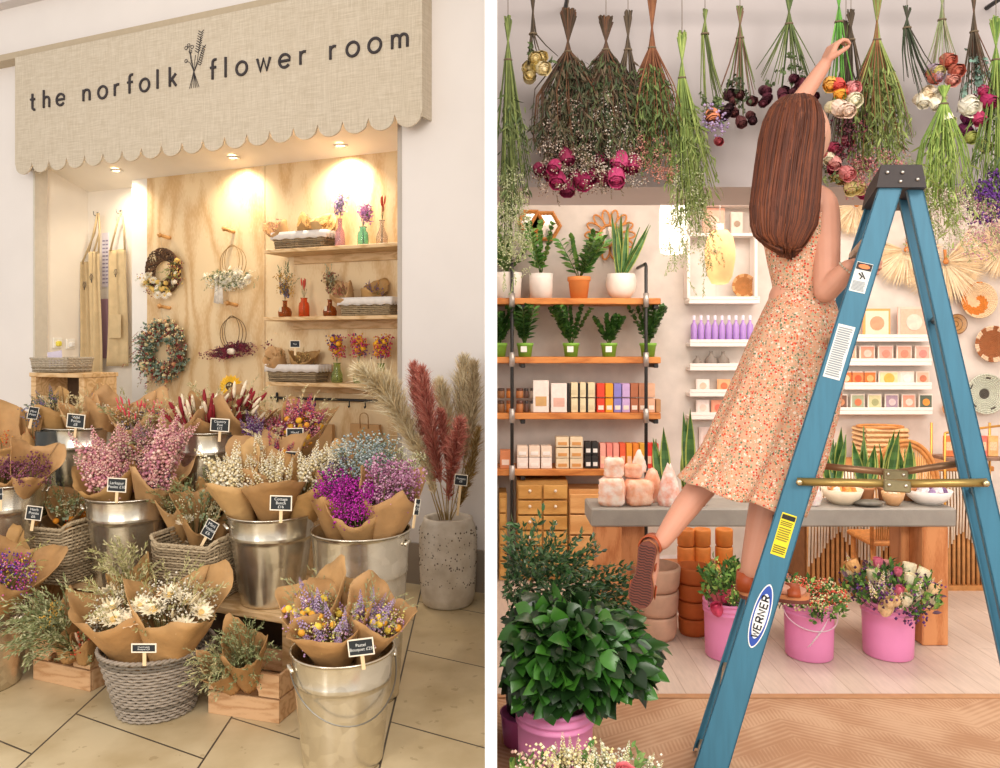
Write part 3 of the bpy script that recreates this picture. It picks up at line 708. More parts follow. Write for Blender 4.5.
bottle(0, 382, cl, glass('f0e8e0', .9), 'clear bottle of red tipped grasses at the right of the topmost shelf', [('tail',4,.022,['c34a35'],.035)], .14, 3, lean=.01)
bottle(1, 285, amb, glass('c8803c', .7), 'squat amber bottle of mixed dried stems, leftmost on the middle shelf', [('cloud',10,.026,['c79b3c','b58a4a'],.05),('oat',8,.035,['8d8d68','6f7a50'],.06),('spike',5,.03,['5d5f8c','7a5a3c'],.05)], .16, 4, tagc=1)
bottle(1, 304, jar, glass('f58a48', .7), 'bright orange glass jar of red grasses on the middle shelf', [('tail',5,.02,['c94834'],.04),('feather',2,.04,['e0cfae'],.03),('wisp',2,.03,['d8c59a'],.03)], .10, 5)
bottle(1, 330, amb, glass('c8803c', .7), 'squat amber bottle of grey green and burgundy stems, mid shelf centre', [('oat',8,.03,['9ba58a','77805e'],.05),('cloud',8,.028,['8b3f35','6e4a2f','b9a070'],.05),('leaf',4,.03,['7a5a30','8a7440'],.05)], .15, 6, tagc=1)
for px, lab in ((337,'leftmost'),(359,'middle'),(381,'rightmost')):
    bottle(2, px, [(.026,0),(.031,.006),(.031,.04),(.020,.07),(.018,.10),(.022,.106)], glass('cfdc98', .8), 'green glass bottle of red, yellow and purple flowers, '+lab+' on the lowest shelf', [('cloud',16,.028,['c2324c','d8467a','e2a022'],.05),('ball',9,.028,['e8b21e','dd9a1c'],.045),('cloud',6,.028,['4b2a66','7a3c88'],.05),('wisp',2,.03,['8d8d50'],.03)], .15, px, group='green glass bottles of bright posies on the lowest shelf')
# ================================================================= tiered pine stands, crates
def stand(name, lab, px0, px1, d0, d1, z, rz=None, mat=None, thick=.03, group=None, legs=True):
    """pine shelf unit: top board on end panels; px measured on its own front plane"""
    a0, a1 = WA(px0, d0), WA(px1, d0); t = thing(name, lab, 'display stand', L(a0, d0, 0), -TH, group); w = a1-a0; dp = d1-d0
    mb = MB(); mb.box((w/2, dp/2, z-thick/2), (w, dp, thick), bev=.003); mb.build('top_board', mat or m_pine, t, smooth=False)
    for x in (.03, w-.03):
        mb = MB(); mb.box((x, dp/2, (z-thick)/2), (.05, dp-.02, z-thick), bev=.003); mb.build('end_panel', mat or m_pine, t, smooth=False)
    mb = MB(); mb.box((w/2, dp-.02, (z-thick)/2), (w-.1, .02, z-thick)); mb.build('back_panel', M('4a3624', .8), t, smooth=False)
    return t
z1t = .353; fr = W(150, 596, 0); 
gp = G(150, 595, z1t); d1t = (gp-O).dot(N)          # front edge of the low tier
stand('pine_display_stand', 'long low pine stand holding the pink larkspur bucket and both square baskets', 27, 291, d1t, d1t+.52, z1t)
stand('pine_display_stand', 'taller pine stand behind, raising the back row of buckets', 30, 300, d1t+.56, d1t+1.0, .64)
# tall slatted box at the right end of the back row (its pale edge shows between bouquets)
def crate(lab, p, rz, w, dp, h, slats=2, mat=None, cut=True, name='pine_crate', th=.012):
    """open crate, origin at the front left bottom corner"""
    t = thing(name, lab, 'crate', p, rz); g = .008; sh = (h-g*(slats-1))/slats; m = mat or m_crate
    for i in range(slats):
        z = i*(sh+g)
        mb = MB()
        if cut and i == slats-1:
            n = 16; pts = [(0,z),(w*.28,z)]+[(w*.5-w*.22*math.cos(PI*k/n), z+sh*.55*math.sin(PI*k/n)**.7) for k in range(n+1)]+[(w*.72,z),(w,z)]
            vs = []
            for x, zz in pts: vs += [(x,0,zz),(x,0,z+sh),(x,th,zz),(x,th,z+sh)]
            k = len(pts); fs = [(0,1,3,2),((k-1)*4,(k-1)*4+2,(k-1)*4+3,(k-1)*4+1)]
            for j in range(k-1): a, b = j*4, j*4+4; fs += [(a,b,b+1,a+1),(a+2,a+3,b+3,b+2),(a,a+2,b+2,b),(a+1,b+1,b+3,a+3)]
            mb.add(vs, fs)
        else: mb.box((w/2, th/2, z+sh/2), (w, th, sh), bev=.002)
        mb.build('front_slat', m, t, smooth=False)
        mb = MB(); mb.box((w/2, dp-th/2, z+sh/2), (w, th, sh), bev=.002); mb.build('back_slat', m, t, smooth=False)
        for x in (th/2, w-th/2):
            mb = MB(); mb.box((x, dp/2, z+sh/2), (th, dp-2*th-.001, sh), bev=.002); mb.build('side_slat', m, t, smooth=False)
    mb = MB(); mb.box((w/2, dp/2, .006), (w-.03, dp-.03, .01)); mb.build('bottom_board', m, t, smooth=False)
    return t
# bottom left crate
def crate_at(pl, pr, h, dp, lab, slats=2, z=0, **k):
    a, b = G(*pl, z), G(*pr, z); rz = math.atan2(b.y-a.y, b.x-a.x); return crate(lab, a, rz, (b-a).length, dp, h, slats, **k), a, rz, (b-a).length
c1, c1a, c1r, c1w = crate_at((33,679),(90,692), .185, .22, 'low pine crate with rounded hand slot, bottom left on the stone floor')
c2, c2a, c2r, c2w = crate_at((208,713),(279,724), .19, .24, 'low pine crate with hand slot, beside the round wicker basket')
# wooden box with basket on top, upper left
pb = L(WA(30, .0), -.42, .0)
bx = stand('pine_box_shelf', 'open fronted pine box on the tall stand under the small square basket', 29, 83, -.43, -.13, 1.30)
del_z = 0
# ================================================================= galvanised buckets
m_galv = bpy.data.materials.new('mat_galvanised'); m_galv.use_nodes = True
def _g():
    nt = m_galv.node_tree; b = nt.nodes['Principled BSDF']; b.inputs['Metallic'].default_value = .95; b.inputs['Roughness'].default_value = .27
    tc = nt.nodes.new('ShaderNodeTexCoord'); vz = nt.nodes.new('ShaderNodeTexVoronoi'); vz.inputs['Scale'].default_value = 22; nt.links.new(tc.outputs['Object'], vz.inputs[0])
    rp = nt.nodes.new('ShaderNodeValToRGB'); nt.links.new(vz.outputs['Color'], rp.inputs[0]); rp.color_ramp.elements[0].color = lin('cdc5b4'); rp.color_ramp.elements[1].color = lin('e6dfd0'); nt.links.new(rp.outputs[0], b.inputs['Base Color'])
    nz = nt.nodes.new('ShaderNodeTexNoise'); nz.inputs['Scale'].default_value = 5; mp = nt.nodes.new('ShaderNodeMapping'); mp.inputs['Scale'].default_value = (2,2,.25); nt.links.new(tc.outputs['Object'], mp.inputs[0]); nt.links.new(mp.outputs[0], nz.inputs[0])
    bp = nt.nodes.new('ShaderNodeBump'); bp.inputs['Strength'].default_value = .35; bp.inputs['Distance'].default_value = .03; nt.links.new(nz.outputs[0], bp.inputs['Height']); nt.links.new(bp.outputs[0], b.inputs['Normal'])
_g()
def bucket(lab, p, rt, h, taper=.76, seam=True, handle=None):
    rb = rt*taper; t = thing('galvanised_bucket', lab, 'bucket', p, random.Random(lab).uniform(-.5,.5), 'galvanised flower buckets'); mb = MB()
    k = lambda z: rb+(rt-rb)*z/h
    pr = [(.001,.008),(rb*.97,.008),(rb*.97,0),(rb,0),(rb+.001,.012),(k(h*.35),h*.35),(k(h*.7),h*.7),(k(h*.745),h*.745),(k(h*.75)+.003,h*.75),(k(h*.76),h*.76),(k(h*.775)+.003,h*.775),(k(h*.785),h*.785),(k(h*.97),h*.97),(rt,h-.004),(rt+.005,h-.003),(rt+.005,h+.003),(rt,h+.004),(rt-.003,h),(k(h*.5)-.004,h*.5),(rb-.004,.012),(.001,.012)]
    mb.lathe(pr, 56); mb.build('pail', m_galv, t)
    for sg in (-1,1):
        mb = MB(); mb.tube([(sg*(rt+.002),-.03,h-.05),(sg*(rt+.012),0,h-.035),(sg*(rt+.002),.03,h-.05)], .007, 6); mb.build('handle_lug', m_galv, t)
    if handle:
        q = MB(); rr = rt+.008
        q.tube([V((rr*math.cos(a), -abs(rr)*math.sin(a)*.98*1.02-.002, h-.04-handle*math.sin(a))) for a in [PI*i/24 for i in range(25)]], .0028, 6); q.build('wire_handle', M('8c8880', .3, 0, metal=1), t)
    return t
BK = {}
def bk(key, px, pyr, wpx, Y, zb, lab, **k):
    p = P(px, pyr, Y); zr = p.z; rt = wpx/2/F*Y; p.z = zb; BK[key] = (V((p.x, p.y, zr)), rt)
    return bucket(lab, p, rt, zr-zb, **k)
# (px of the centre, y of the rim's centre, width in px, distance, height of the base)
bk('front', 343, 647, 101, 2.83, 0, 'large galvanised bucket of pastel bouquets, nearest on the stone floor', taper=.78, handle=.16)
bk('right', 361, 529, 97, 3.36, 0, 'galvanised bucket of magenta and pale pink blooms, right end of the display', taper=.78)
bk('mid', 272, 512, 86, 3.51, z1t, 'galvanised bucket of cream larkspur bouquets on the low pine stand', taper=.70)
bk('pink', 130, 494, 82, 3.80, z1t, 'galvanised bucket of pink larkspur between the two square baskets', taper=.74)
bk('red', 210, 430, 74, 4.00, .64, 'galvanised bucket of burgundy grass bouquets in the back row', taper=.78)
bk('pale', 83, 426, 70, 4.22, .64, 'galvanised bucket of pale wrapped bunches in the back row, left', taper=.74)
bk('left', 4, 482, 76, 3.72, .353, 'galvanised bucket of plum flowers at the left picture edge, middle height', taper=.66)
bk('low', -20, 604, 92, 3.45, 0, 'galvanised bucket standing on the floor at the bottom left picture edge', taper=.78)
bk('far', 4, 462, 84, 4.42, .64, 'galvanised bucket of orange posies, upper left behind the plum one', taper=.8)
bk('multi', 290, 455, 70, 4.02, .64, 'galvanised bucket of pink and yellow mixed bunches in the back row, right', taper=.8)
for nm, px, Y, z, lab in (('stool', 2, 3.72, .353, 'small pine stool under the bucket of plum flowers'),('stool', 4, 4.42, .64, 'pine stool under the upper left bucket')):
    p = P(px, 300, Y); t = thing('pine_stool', lab, 'stool', (p.x, p.y, 0), -TH); mb = MB(); q_ = .22 if z < .5 else .30; mb.box((0,0,z-.016), (q_,q_,.03), bev=.004); mb.build('seat', m_pine, t, smooth=False)
    for sx in (-1,1):
        for sy in (-1,1): mb = MB(); mb.box((sx*(q_/2-.03),sy*(q_/2-.03),(z-.032)/2), (.035,.035,z-.032), bev=.003); mb.build('leg', m_pine, t, smooth=False)
# ---- square wicker baskets on the low stand
def sqb(px, pyb, wpx, Y, h, z, lab, dp=.15, **k):
    p = P(px, 400, Y); p.z = z+.003; basket('wicker_basket', lab, p, -TH*.7, wpx/2/F*Y, dp, h, .84, .28, 20, 60, ('b39f80','8f7c60'), 'square wicker baskets on the low stand', ear=.035, **k); return p
q1 = sqb(61, 580, 78, 3.86, .27, z1t, 'square wicker basket of herb posies at the left of the low stand')
q2b = sqb(199, 592, 76, 3.58, .25, z1t, 'square wicker basket of daisy posies between two galvanised buckets', dp=.12)
p = L(WA(62,-.28), -.28, 1.303); basket('wicker_basket', 'small grey wicker basket on top of the open pine box', p, -TH, .19, .12, .10, .92, .3, 8, 44, ('b3a692','8f8069'))
t = thing('gift_card', 'pale lilac card standing in the small grey wicker basket', 'card', p+V((-.04,-.02,.045)), -TH); mb = MB(); mb.box((0,0,.05), (.15,.004,.11), rot=Matrix.Rotation(-.12, 3, 'Y')); mb.build('card_sheet', M('d9cfe0', .7, .02), t, smooth=False)
# ---- round wicker basket on the floor
Yb = 3.22; p = P(157, 650, Yb); RB = V((p.x, p.y, 0)); rzr = P(157, 644, Yb).z
basket('round_wicker_basket', 'round grey wicker basket of cream daisy bouquets on the stone floor', RB+Z*.003, 0, 54/F*Yb, 52/F*Yb, rzr, .66, 1.0, 20, 52, ('988c7e','73695c'))
# ================================================================= chalkboard labels
def chalk(px, py, Y, wpx, hpx, txt, lab, tilt=0.0, yaw=0.0, stake=.05, down=None):
    p = P(px, py, Y); s = Y/F; w, h = wpx*s, hpx*s; t = thing('chalkboard_label', lab, 'price label', p, yaw, 'small chalkboard price labels'); q = Matrix.Rotation(tilt, 3, 'Y')
    mb = MB(); fw = w*.045
    for c, sz in (((0,0,h/2-fw/2),(w,.005,fw)),((0,0,-h/2+fw/2),(w,.005,fw)),((w/2-fw/2,0,0),(fw,.005,h-2*fw)),((-w/2+fw/2,0,0),(fw,.005,h-2*fw))): mb.box(q@V(c), sz, rot=q)
    mb.build('frame', M('efe4d0', .7, .03), t, smooth=False)
    mb = MB(); mb.box((0,.0005,0), (w-2*fw+.001,.003,h-2*fw+.001), rot=q); mb.build('slate', M('23272a', .8, .1, 30), t, smooth=False)
    mb = MB(); a, b = q@V((0,.004,-h*.3)), q@V((0,.004,-h/2-stake)); mb.box((a+b)/2, (.013,.003,(a-b).length), rot=q); mb.build('wooden_stake', M('e3c69a', .7, .05), t, smooth=False)
    cu = bpy.data.curves.new('chalk_lettering', 'FONT'); cu.body = txt; cu.align_x = 'CENTER'; cu.align_y = 'CENTER'; cu.size = h*.27; cu.space_line = .95; cu.extrude = .0002
    o = bpy.data.objects.new('chalk_lettering', cu); COL.objects.link(o); o.parent = t; o.location = (0,-.0022,0); o.rotation_euler = Euler((PI/2, tilt, 0), 'XYZ'); cu.materials.append(M('d8d8d4', .9, 0))
    ww = max(len(l) for l in txt.split('\n'))
    if ww > 9: cu.size = h*.27*9.5/ww*1.12
    dg = bpy.context.evaluated_depsgraph_get(); me = bpy.data.meshes.new_from_object(o.evaluated_get(dg)); o2 = bpy.data.objects.new('chalk_lettering', me); COL.objects.link(o2)
    o2.parent = t; o2.location = o.location; o2.rotation_euler = o.rotation_euler; bpy.data.objects.remove(o); me.materials.clear(); me.materials.append(M('d8d8d4', .9, 0))
    return t
chalk(361, 647, 2.66, 26, 17, 'Pastel\nBouquet £29', 'chalkboard label on a stake, in the nearest galvanised bucket', .12*-1)
chalk(281, 503, 3.12, 22, 15, 'Cottage\nBunch\n£16', 'chalkboard label in front of the cream larkspur bouquets', .03)
chalk(117, 485, 3.48, 19, 14, 'Larkspur\nPosies £10', 'chalkboard label in front of the pink larkspur', .06)
chalk(220, 425, 3.78, 19, 13, 'Country\nPine\n£12', 'chalkboard label in front of the burgundy bouquets', .06)
chalk(76, 421, 4.02, 18, 14, 'Wild\nPosies\n£8', 'chalkboard label in front of the pale wrapped bunches', .1)
chalk(33, 413, 4.05, 9, 12, 'Mini\nPosy', 'small chalkboard label, furthest left near the white wall', .2, .7)
chalk(144, 648, 2.86, 25, 9, 'Countryside\nBouquet £24', 'wide chalkboard label on the rim of the round basket', 0)
chalk(34, 513, 3.52, 15, 14, 'Herb\nPosies\n£6', 'chalkboard label on the left square wicker basket', .15, .15)
chalk(210, 529, 3.46, 13, 18, 'Mini\nPosies\n£6', 'tilted chalkboard label on the daisy posy basket', .5, -.1)
chalk(295, 434, 3.80, 17, 12, 'Mixed\nPosies', 'upper chalkboard label among the pink and yellow bunches', -.02)
chalk(293, 456, 3.62, 15, 9, 'Posy £9', 'half hidden chalkboard label behind the cream kraft wraps', .05)
chalk(417, 507, 3.02, 8, 16, 'Pink\n£10', 'chalkboard label turned sideways beside the pale pink blooms', .25, 1.0)
chalk(461, 480, 4.10, 13, 11, 'Pampas\n£5', 'chalkboard label on a stake in the pampas vase', .1, 0, .16)
chalk(0, 494, 3.45, 5, 12, 'Plum', 'narrow chalkboard label cut by the left picture edge', 0, .3)
chalk(144, 451, 3.9, 9, 7, 'Posy', 'tiny black label half hidden behind the pink larkspur', 0)
chalk(295, 344, 4.95, 10, 7, 'Posy', 'tiny black label in the lowest shelf basket', 0, 0, .05)
# ================================================================= pampas vase
PV = G(448, 606); PV = G(448, 603)
t = thing('stone_vase', 'tall mottled stone vase on the floor by the white pillar', 'vase', PV); s = PV.y/F; hz = P(448, 517, PV.y).z
mb = MB(); mb.lathe([(.001,0),(22*s,0),(25*s,.012),(27*s,hz*.12),(28.5*s,hz*.45),(29*s,hz*.72),(28*s,hz*.88),(25*s,hz*.96),(24.5*s,hz),(22*s,hz+.003),(20*s,hz-.01),(20*s,hz*.5),(.001,hz*.48)], 48)
mv = M('ddd3c5', .9, .18, 9, bump=.6, bscale=30, hex2='c4b7a5'); mb.build('vase_body', mv, t)
mb = MB(); r = random.Random(9)
for i in range(420):
    a = r.uniform(0, 2*PI); z = hz*r.uniform(.25,.9); rad = 28.6*s if z > hz*.45 else 27.6*s; w = r.uniform(.0015,.005)
    mb.ell((rad*math.cos(a), rad*math.sin(a), z), w*1.0, w, w*1.3, 0, 6, 4)
mb.build('pitting', M('6f6254', .95), t)
def pampas(lab, pxs, Yt, wpx, cols, seed, n=700, lean_y=0, taper0=.25, start=.38, group='pampas grass plumes in the stone vase'):
    """pxs: list of pixel points along the stem from the vase mouth to the tip"""
    r = random.Random(seed); k = len(pxs); pts = []
    Y0 = PV.y
    for i, (x, y) in enumerate(pxs): pts.append(P(x, y, Y0+(Yt-Y0)*i/(k-1)))
    base = pts[0]; t = thing('pampas_plume', lab, 'pampas grass', base, 0, group); loc = [q-base for q in pts]
    def at(u):
        f = u*(k-1); i = min(int(f), k-2); return loc[i].lerp(loc[i+1], f-i)
    st = MB(); st.tube([at(i/12) for i in range(13)], [.0035*(1-.6*i/12) for i in range(13)], 5); st.build('stem', M('b79d68', .8), t)
    mb = MB(); sc = Yt/F
    for i in range(int(n*1.9)):
        u = start+(1-start)*r.random()**.8; q = at(u); d = (at(min(1, u+.05))-at(max(0, u-.05))).normalized()
        v = (u-start)/(1-start); wd = wpx*sc*.5*(math.sin(PI*min(1, v*.8+.12))**.8)
        dd = rdir(r, d, .6); l = wd*r.uniform(1.0,1.9)+.02
        mb.leaf(q, dd, l, .0045, rv(r), r.randrange(len(cols)), r.uniform(.05,.45))
    mb.build('plume', [M(c, .9, .1, 30) for c in cols], t, smooth=False); return t
CR = ['f2e4c2','e8d4aa','f8ecd0','dcc69a']; RD = ['cf8272','c4705f','dc9a88','b25f52']; GY = ['bfa985','a8926e','d0bd98']
pampas('long cream pampas plume arching furthest left over the bouquets', [(440,520),(424,470),(405,425),(384,392),(362,372)], 4.0, 40, CR, 1, 800, start=.3)
pampas('cream pampas plume leaning left, below the longest one', [(442,520),(430,480),(415,445),(398,408),(385,380)], 4.15, 34, CR, 2, 700)
pampas('deep pink pampas plume, taller left one', [(444,520),(434,478),(424,430),(414,368)], 4.25, 26, RD, 3, 900, start=.3)
pampas('deep pink pampas plume, fullest in the middle', [(446,520),(440,480),(431,430),(422,372)], 4.1, 27, RD, 4, 900, start=.3)
pampas('small deep pink pampas plume between the larger ones', [(446,520),(447,470),(444,440),(441,412)], 4.2, 14, RD, 5, 400, start=.4)
pampas('short deep pink pampas plume in front, above the label', [(447,520),(450,480),(455,450),(460,422)], 4.05, 24, RD, 6, 700, start=.15)
pampas('upright cream pampas plume behind the pink ones', [(448,520),(448,470),(447,420),(440,385)], 4.45, 26, CR, 7, 500)
pampas('cream pampas plume leaning right', [(450,520),(456,470),(462,420),(464,362)], 4.45, 30, CR+GY, 8, 800)
pampas('grey brown pampas plume at the right edge', [(450,520),(463,470),(471,420),(474,366)], 4.3, 22, GY, 9, 800)
pampas('lower tan pampas plume brushing the right edge', [(451,520),(461,500),(470,470),(478,430)], 4.3, 16, ['a8874f','c2a877','96763f'], 10, 500, start=.2)
pampas('soft cream pampas plume, short, left of the pink ones', [(444,520),(436,500),(428,470),(418,440)], 4.3, 18, CR, 11, 400)
# ================================================================= wrapped bouquets in the buckets (left)
def BQ(lab, bx, by, tx, ty, Y, w, blooms, seed, paper=0, dy=.05, r0=.035, **k):
    Y += .035; b = P(bx, by, Y); t = P(tx, ty, Y-dy); s = Y/F; k.setdefault('ext', .11 if by < 640 else .14); k.setdefault('more', 1.6); return bouquet(lab, b, t, r0, w/2*s, blooms, seed, paper, **k)
PK = ['dfa8a4','d08c94','ecc8bc','bd7a8c','e0b4a4']; 
PKS = lambda n, lo=.75, hi=1.35: ('spike', n, .085, PK, lo, hi)
# pink larkspur bucket
pz = dict(name='larkspur_bouquet', group='pink larkspur bouquets', hmul=1.0, reach=.75)
BQ('pink larkspur bouquet leaning left in the central back bucket', 118, 512, 106, 478, 3.76, 52, [PKS(26,.9,2.0), ('leaf',6,.03,['7d7a4a'],.8,1.1)], 51, 3, back=.5, front=-.0, **pz)
BQ('pink larkspur bouquet leaning right in the central back bucket', 146, 512, 158, 474, 3.74, 46, [PKS(26,.9,2.2), ('spike',4,.06,['8c7aa0','a58ab0'],.8,1.2)], 52, 2, back=.4, front=.0, **pz)
BQ('pale pink larkspur bouquet at the back of the central bucket', 132, 508, 136, 462, 3.92, 50, [PKS(16,1.0,1.7), ('cloud',6,.035,['d8cfae','b3a87a'],1.0,1.5)], 53, 1, **pz)
# cream larkspur bucket
CRM = ['efe6cc','e4d5ad','f3ecd8','d9c694']
cz = dict(name='larkspur_bouquet', group='cream larkspur bouquets', reach=.75)
BQ('cream larkspur bouquet leaning left, tallest in the middle bucket', 246, 525, 232, 478, 3.46, 48, [('spike',15,.075,CRM,.8,1.7)], 61, 4, back=.45, front=.05, **cz)
BQ('cream larkspur bouquet at the front, folded kraft paper below it', 274, 524, 274, 482, 3.44, 60, [('spike',9,.05,CRM,.9,1.55)], 62, 1, back=.35, front=-.25, **cz)
BQ('cream larkspur bouquet leaning right in the middle bucket', 296, 528, 314, 480, 3.50, 54, [('spike',16,.065,CRM,.8,1.6)], 63, 3, back=.35, **cz)
BQ('cream larkspur bouquet at the back, with high pointed kraft paper', 268, 515, 262, 462, 3.60, 66, [('spike',10,.05,CRM,.8,1.35)], 64, 0, back=.5, front=.1, **cz)
# magenta / pink bucket
gz = dict(name='statice_bouquet', group='bright statice and gypsophila bouquets')
BQ('magenta flower bunch in kraft paper, leftmost in the right bucket', 340, 548, 336, 494, 3.36, 46, [('cloud',44,.03,['a3208f','c02aa8','8a1a78'],.85,1.4)], 71, 1, front=.1, back=.1, **gz)
BQ('magenta flower bunch in kraft paper, middle front of the right bucket', 362, 552, 358, 507, 3.29, 54, [('cloud',60,.03,['b0229c','c733b0','8a1a78'],.85,1.55)], 72, 5, front=.05, back=.05, **gz)
BQ('pale pink flower bunch in kraft paper, right side of the right bucket', 380, 550, 392, 490, 3.30, 58, [('cloud',70,.032,['c98fb0','d9aac2','b0749a','8a4a6a'],.85,1.5)], 73, 0, front=.05, back=.1, **gz)
BQ('ice blue gypsophila bunch at the back of the right bucket', 362, 530, 366, 466, 3.50, 66, [('cloud',90,.034,['a8b4b4','8fa0a6','c3cac2','7e8c78'],.75,1.45)], 74, 4, wrap=False, **gz)
BQ('off white gypsophila bunch behind the pale pink flowers', 384, 530, 396, 468, 3.56, 54, [('cloud',60,.032,['d6cfa8','b8b586','ece6d0'],.75,1.3), ('wisp',6,.05,['9a9a68'],.8,1.2)], 75, 2, wrap=False, **gz)
BQ('dusky lavender and navy bunch between cream and blue flowers', 342, 530, 338, 472, 3.46, 38, [('cloud',30,.03,['6f6a8a','4a4f6a','a28a8a','d9cfb0'],.8,1.3), ('spike',6,.04,['e8dfc4'],1,1.5)], 76, 5, **gz)
# front bucket, pastel
PAST = [('cloud',22,.028,['cf9ab8','e0b4cc','b08cb8','e8d0c8'],.62,1.0), ('spike',7,.04,['b49cc4','c9b4d0','a088b0'],.8,1.25), ('ball',7,.026,['e0a030','e8c84a'],.8,1.05), ('cloud',10,.026,['e6dc8a','dcd070'],.65,1.0), ('oat',10,.035,['9aa078','a8a070'],.8,1.2)]
fz = dict(name='pastel_bouquet', group='pastel bouquets in the nearest bucket', reach=.8, hmul=1.08)
BQ('pastel bouquet at the front of the nearest bucket, behind the chalkboard', 336, 664, 328, 620, 2.78, 76, PAST, 81, 1, front=-.12, back=.35, **fz)
BQ('pastel bouquet leaning left with the tallest kraft point, nearest bucket', 320, 650, 308, 602, 2.86, 58, PAST, 82, 5, back=.55, front=.1, **fz)
BQ('pastel bouquet leaning right in the nearest bucket', 366, 652, 378, 612, 2.80, 60, PAST, 83, 0, back=.35, front=.0, **fz)
BQ('pastel bouquet at the back of the nearest bucket', 348, 645, 350, 604, 2.96, 56, PAST, 84, 3, back=.35, front=.3, **fz)
# round basket, cream daisies
DAI = [('daisy',4,.056,['f2e6c8','e6c27a'],.75,1.0), ('cloud',26,.034,['ece4d2','d8cfb4','8a7a5a'],.6,1.0), ('oat',16,.05,['b3ab78','9c9a62','c8bd90'],.6,1.15), ('tail',5,.032,['d8c8a0'],.7,1.05)]
dz = dict(name='daisy_bouquet', group='cream daisy bouquets in the round basket', reach=.85, hmul=1.28, more=1.9)
BQ('cream daisy bouquet on the left of the round basket', 138, 664, 122, 608, 3.16, 76, DAI, 91, 1, back=.15, front=-.15, **dz)
BQ('cream daisy bouquet on the right of the round basket, tallest kraft point', 168, 664, 178, 604, 3.12, 80, DAI, 92, 5, back=.3, front=.0, **dz)
BQ('pale oat bunch standing behind the round basket bouquets', 136, 620, 128, 580, 3.4, 36, [('oat',26,.06,['c8bd90','b3ab78','9c9a62'],.7,1.2)], 93, 3, **dz)
# burgundy back bucket
BUR = [('tail',12,.05,['8c1824','a42030'],.6,1.35), ('tail',6,.045,['ecdcc0','e2cfa8'],.8,1.5), ('spike',6,.06,['4a1822','6a2430'],.4,1.0), ('oat',6,.05,['cfc096','a8a070'],.8,1.4)]
uz = dict(name='burgundy_bouquet', group='burgundy grass bouquets', reach=.85)
BQ('burgundy and cream grass bouquet leaning left, back row', 196, 450, 184, 418, 3.96, 44, BUR, 101, 2, front=.1, back=.3, **uz)
BQ('burgundy grass bouquet upright in the middle of the back row', 210, 450, 210, 412, 3.94, 42, BUR, 102, 1, front=.2, back=.3, **uz)
BQ('kraft wrapped burgundy bouquet leaning right, back row', 226, 450, 242, 408, 3.98, 52, BUR, 103, 0, front=-.1, back=.1, **uz)
# mixed bucket behind the cream ones
MX = [('cloud',24,.03,['d9788a','c98090','e2b0a0'],.6,1.3), ('ball',14,.03,['e0a828','d8902a'],.6,1.2), ('spike',10,.045,['d85a70','b8406a','7a3a78'],.7,1.4), ('oat',8,.05,['d8c8a0','c0b080'],.8,1.5), ('cloud',8,.03,['a02858','5a2a60','e8dcc8'],.6,1.0)]
mz = dict(name='mixed_bouquet', group='mixed pink and yellow bouquets')
BQ('mixed pink and yellow bouquet on the left of the back right bucket', 278, 460, 268, 432, 3.98, 44, MX, 111, 3, front=.4, **mz)
BQ('mixed pink and yellow bouquet, tallest, with coral spikes', 296, 460, 304, 418, 3.96, 46, MX, 112, 1, front=.4, **mz)
BQ('mixed pink and purple bouquet low in front of the back right bucket', 276, 474, 272, 452, 3.76, 46, MX, 113, 2, front=.4, **mz)
BQ('deep purple statice bunch beside the burgundy grasses', 252, 460, 254, 428, 3.86, 26, [('spike',12,.05,['5a2f5c','7a4a80','9a8a9a'],.5,1.3)], 114, 0, wrap=False, **mz)
# centre back mixture between pale and red
BQ('coral tipped posy in the middle of the back row', 138, 450, 138, 412, 4.1, 50, [('tail',12,.022,['d84a58','e07a70'],1.0,1.35), ('cloud',26,.032,['d8c090','b98a4a','c9a070','e2d0c0'],.6,1.15), ('cloud',10,.03,['4a4a6a','8a7a9a'],.6,1.0), ('oat',8,.05,['a8a070','8a8a5a'],.6,1.1)], 121, 2, **mz)
BQ('brown and gold posy behind the pink larkspur', 150, 470, 150, 434, 3.95, 46, [('cloud',22,.03,['8a6a4a','a88a5a','6a5a40'],.6,1.1), ('spike',8,.04,['8c7a8c','b09a80','c98090'],.6,1.2), ('oat',8,.05,['a8a070','8a8a5a'],.6,1.1)], 122, 1, **mz)
BQ('pink tipped posy left of the burgundy grasses', 166, 448, 166, 414, 4.15, 34, [('tail',9,.022,['e07a78','ecd0b8'],.9,1.35), ('cloud',14,.03,['c98a70','d8b080'],.6,1.1), ('oat',6,.05,['c0b080'],.8,1.3)], 123, 3, **mz)
# pale wrapped bunches
PL = [('oat',10,.04,['e2d2a8','d0bd8c'],.85,1.15), ('wisp',5,.04,['c8b888','8a8a5a'],.8,1.1)]
lz = dict(name='pale_bouquet', group='pale kraft wrapped bunches')
BQ('pale wrapped bunch of green stems, left of the back row', 60, 446, 52, 408, 4.20, 30, PL+[('spike',4,.05,['5a6a50','7a6a8a'],1.0,1.4)], 131, 3, front=.0, **lz)
BQ('pale wrapped bunch in the middle, behind its chalkboard', 80, 446, 80, 412, 4.14, 30, PL, 132, 2, front=.0, **lz)
BQ('plain kraft wrapped bunch on the right of the pale bucket', 98, 446, 106, 408, 4.18, 36, [('cloud',10,.03,['efe4cc','e0cfa0'],.9,1.1)], 133, 0, front=-.2, **lz)
BQ('thin bunch with a purple tip behind the pale wraps', 92, 440, 90, 402, 4.35, 20, [('spike',3,.035,['5a4a90'],1.0,1.3), ('oat',5,.04,['c8b888'],.9,1.2)], 134, 1, **lz)
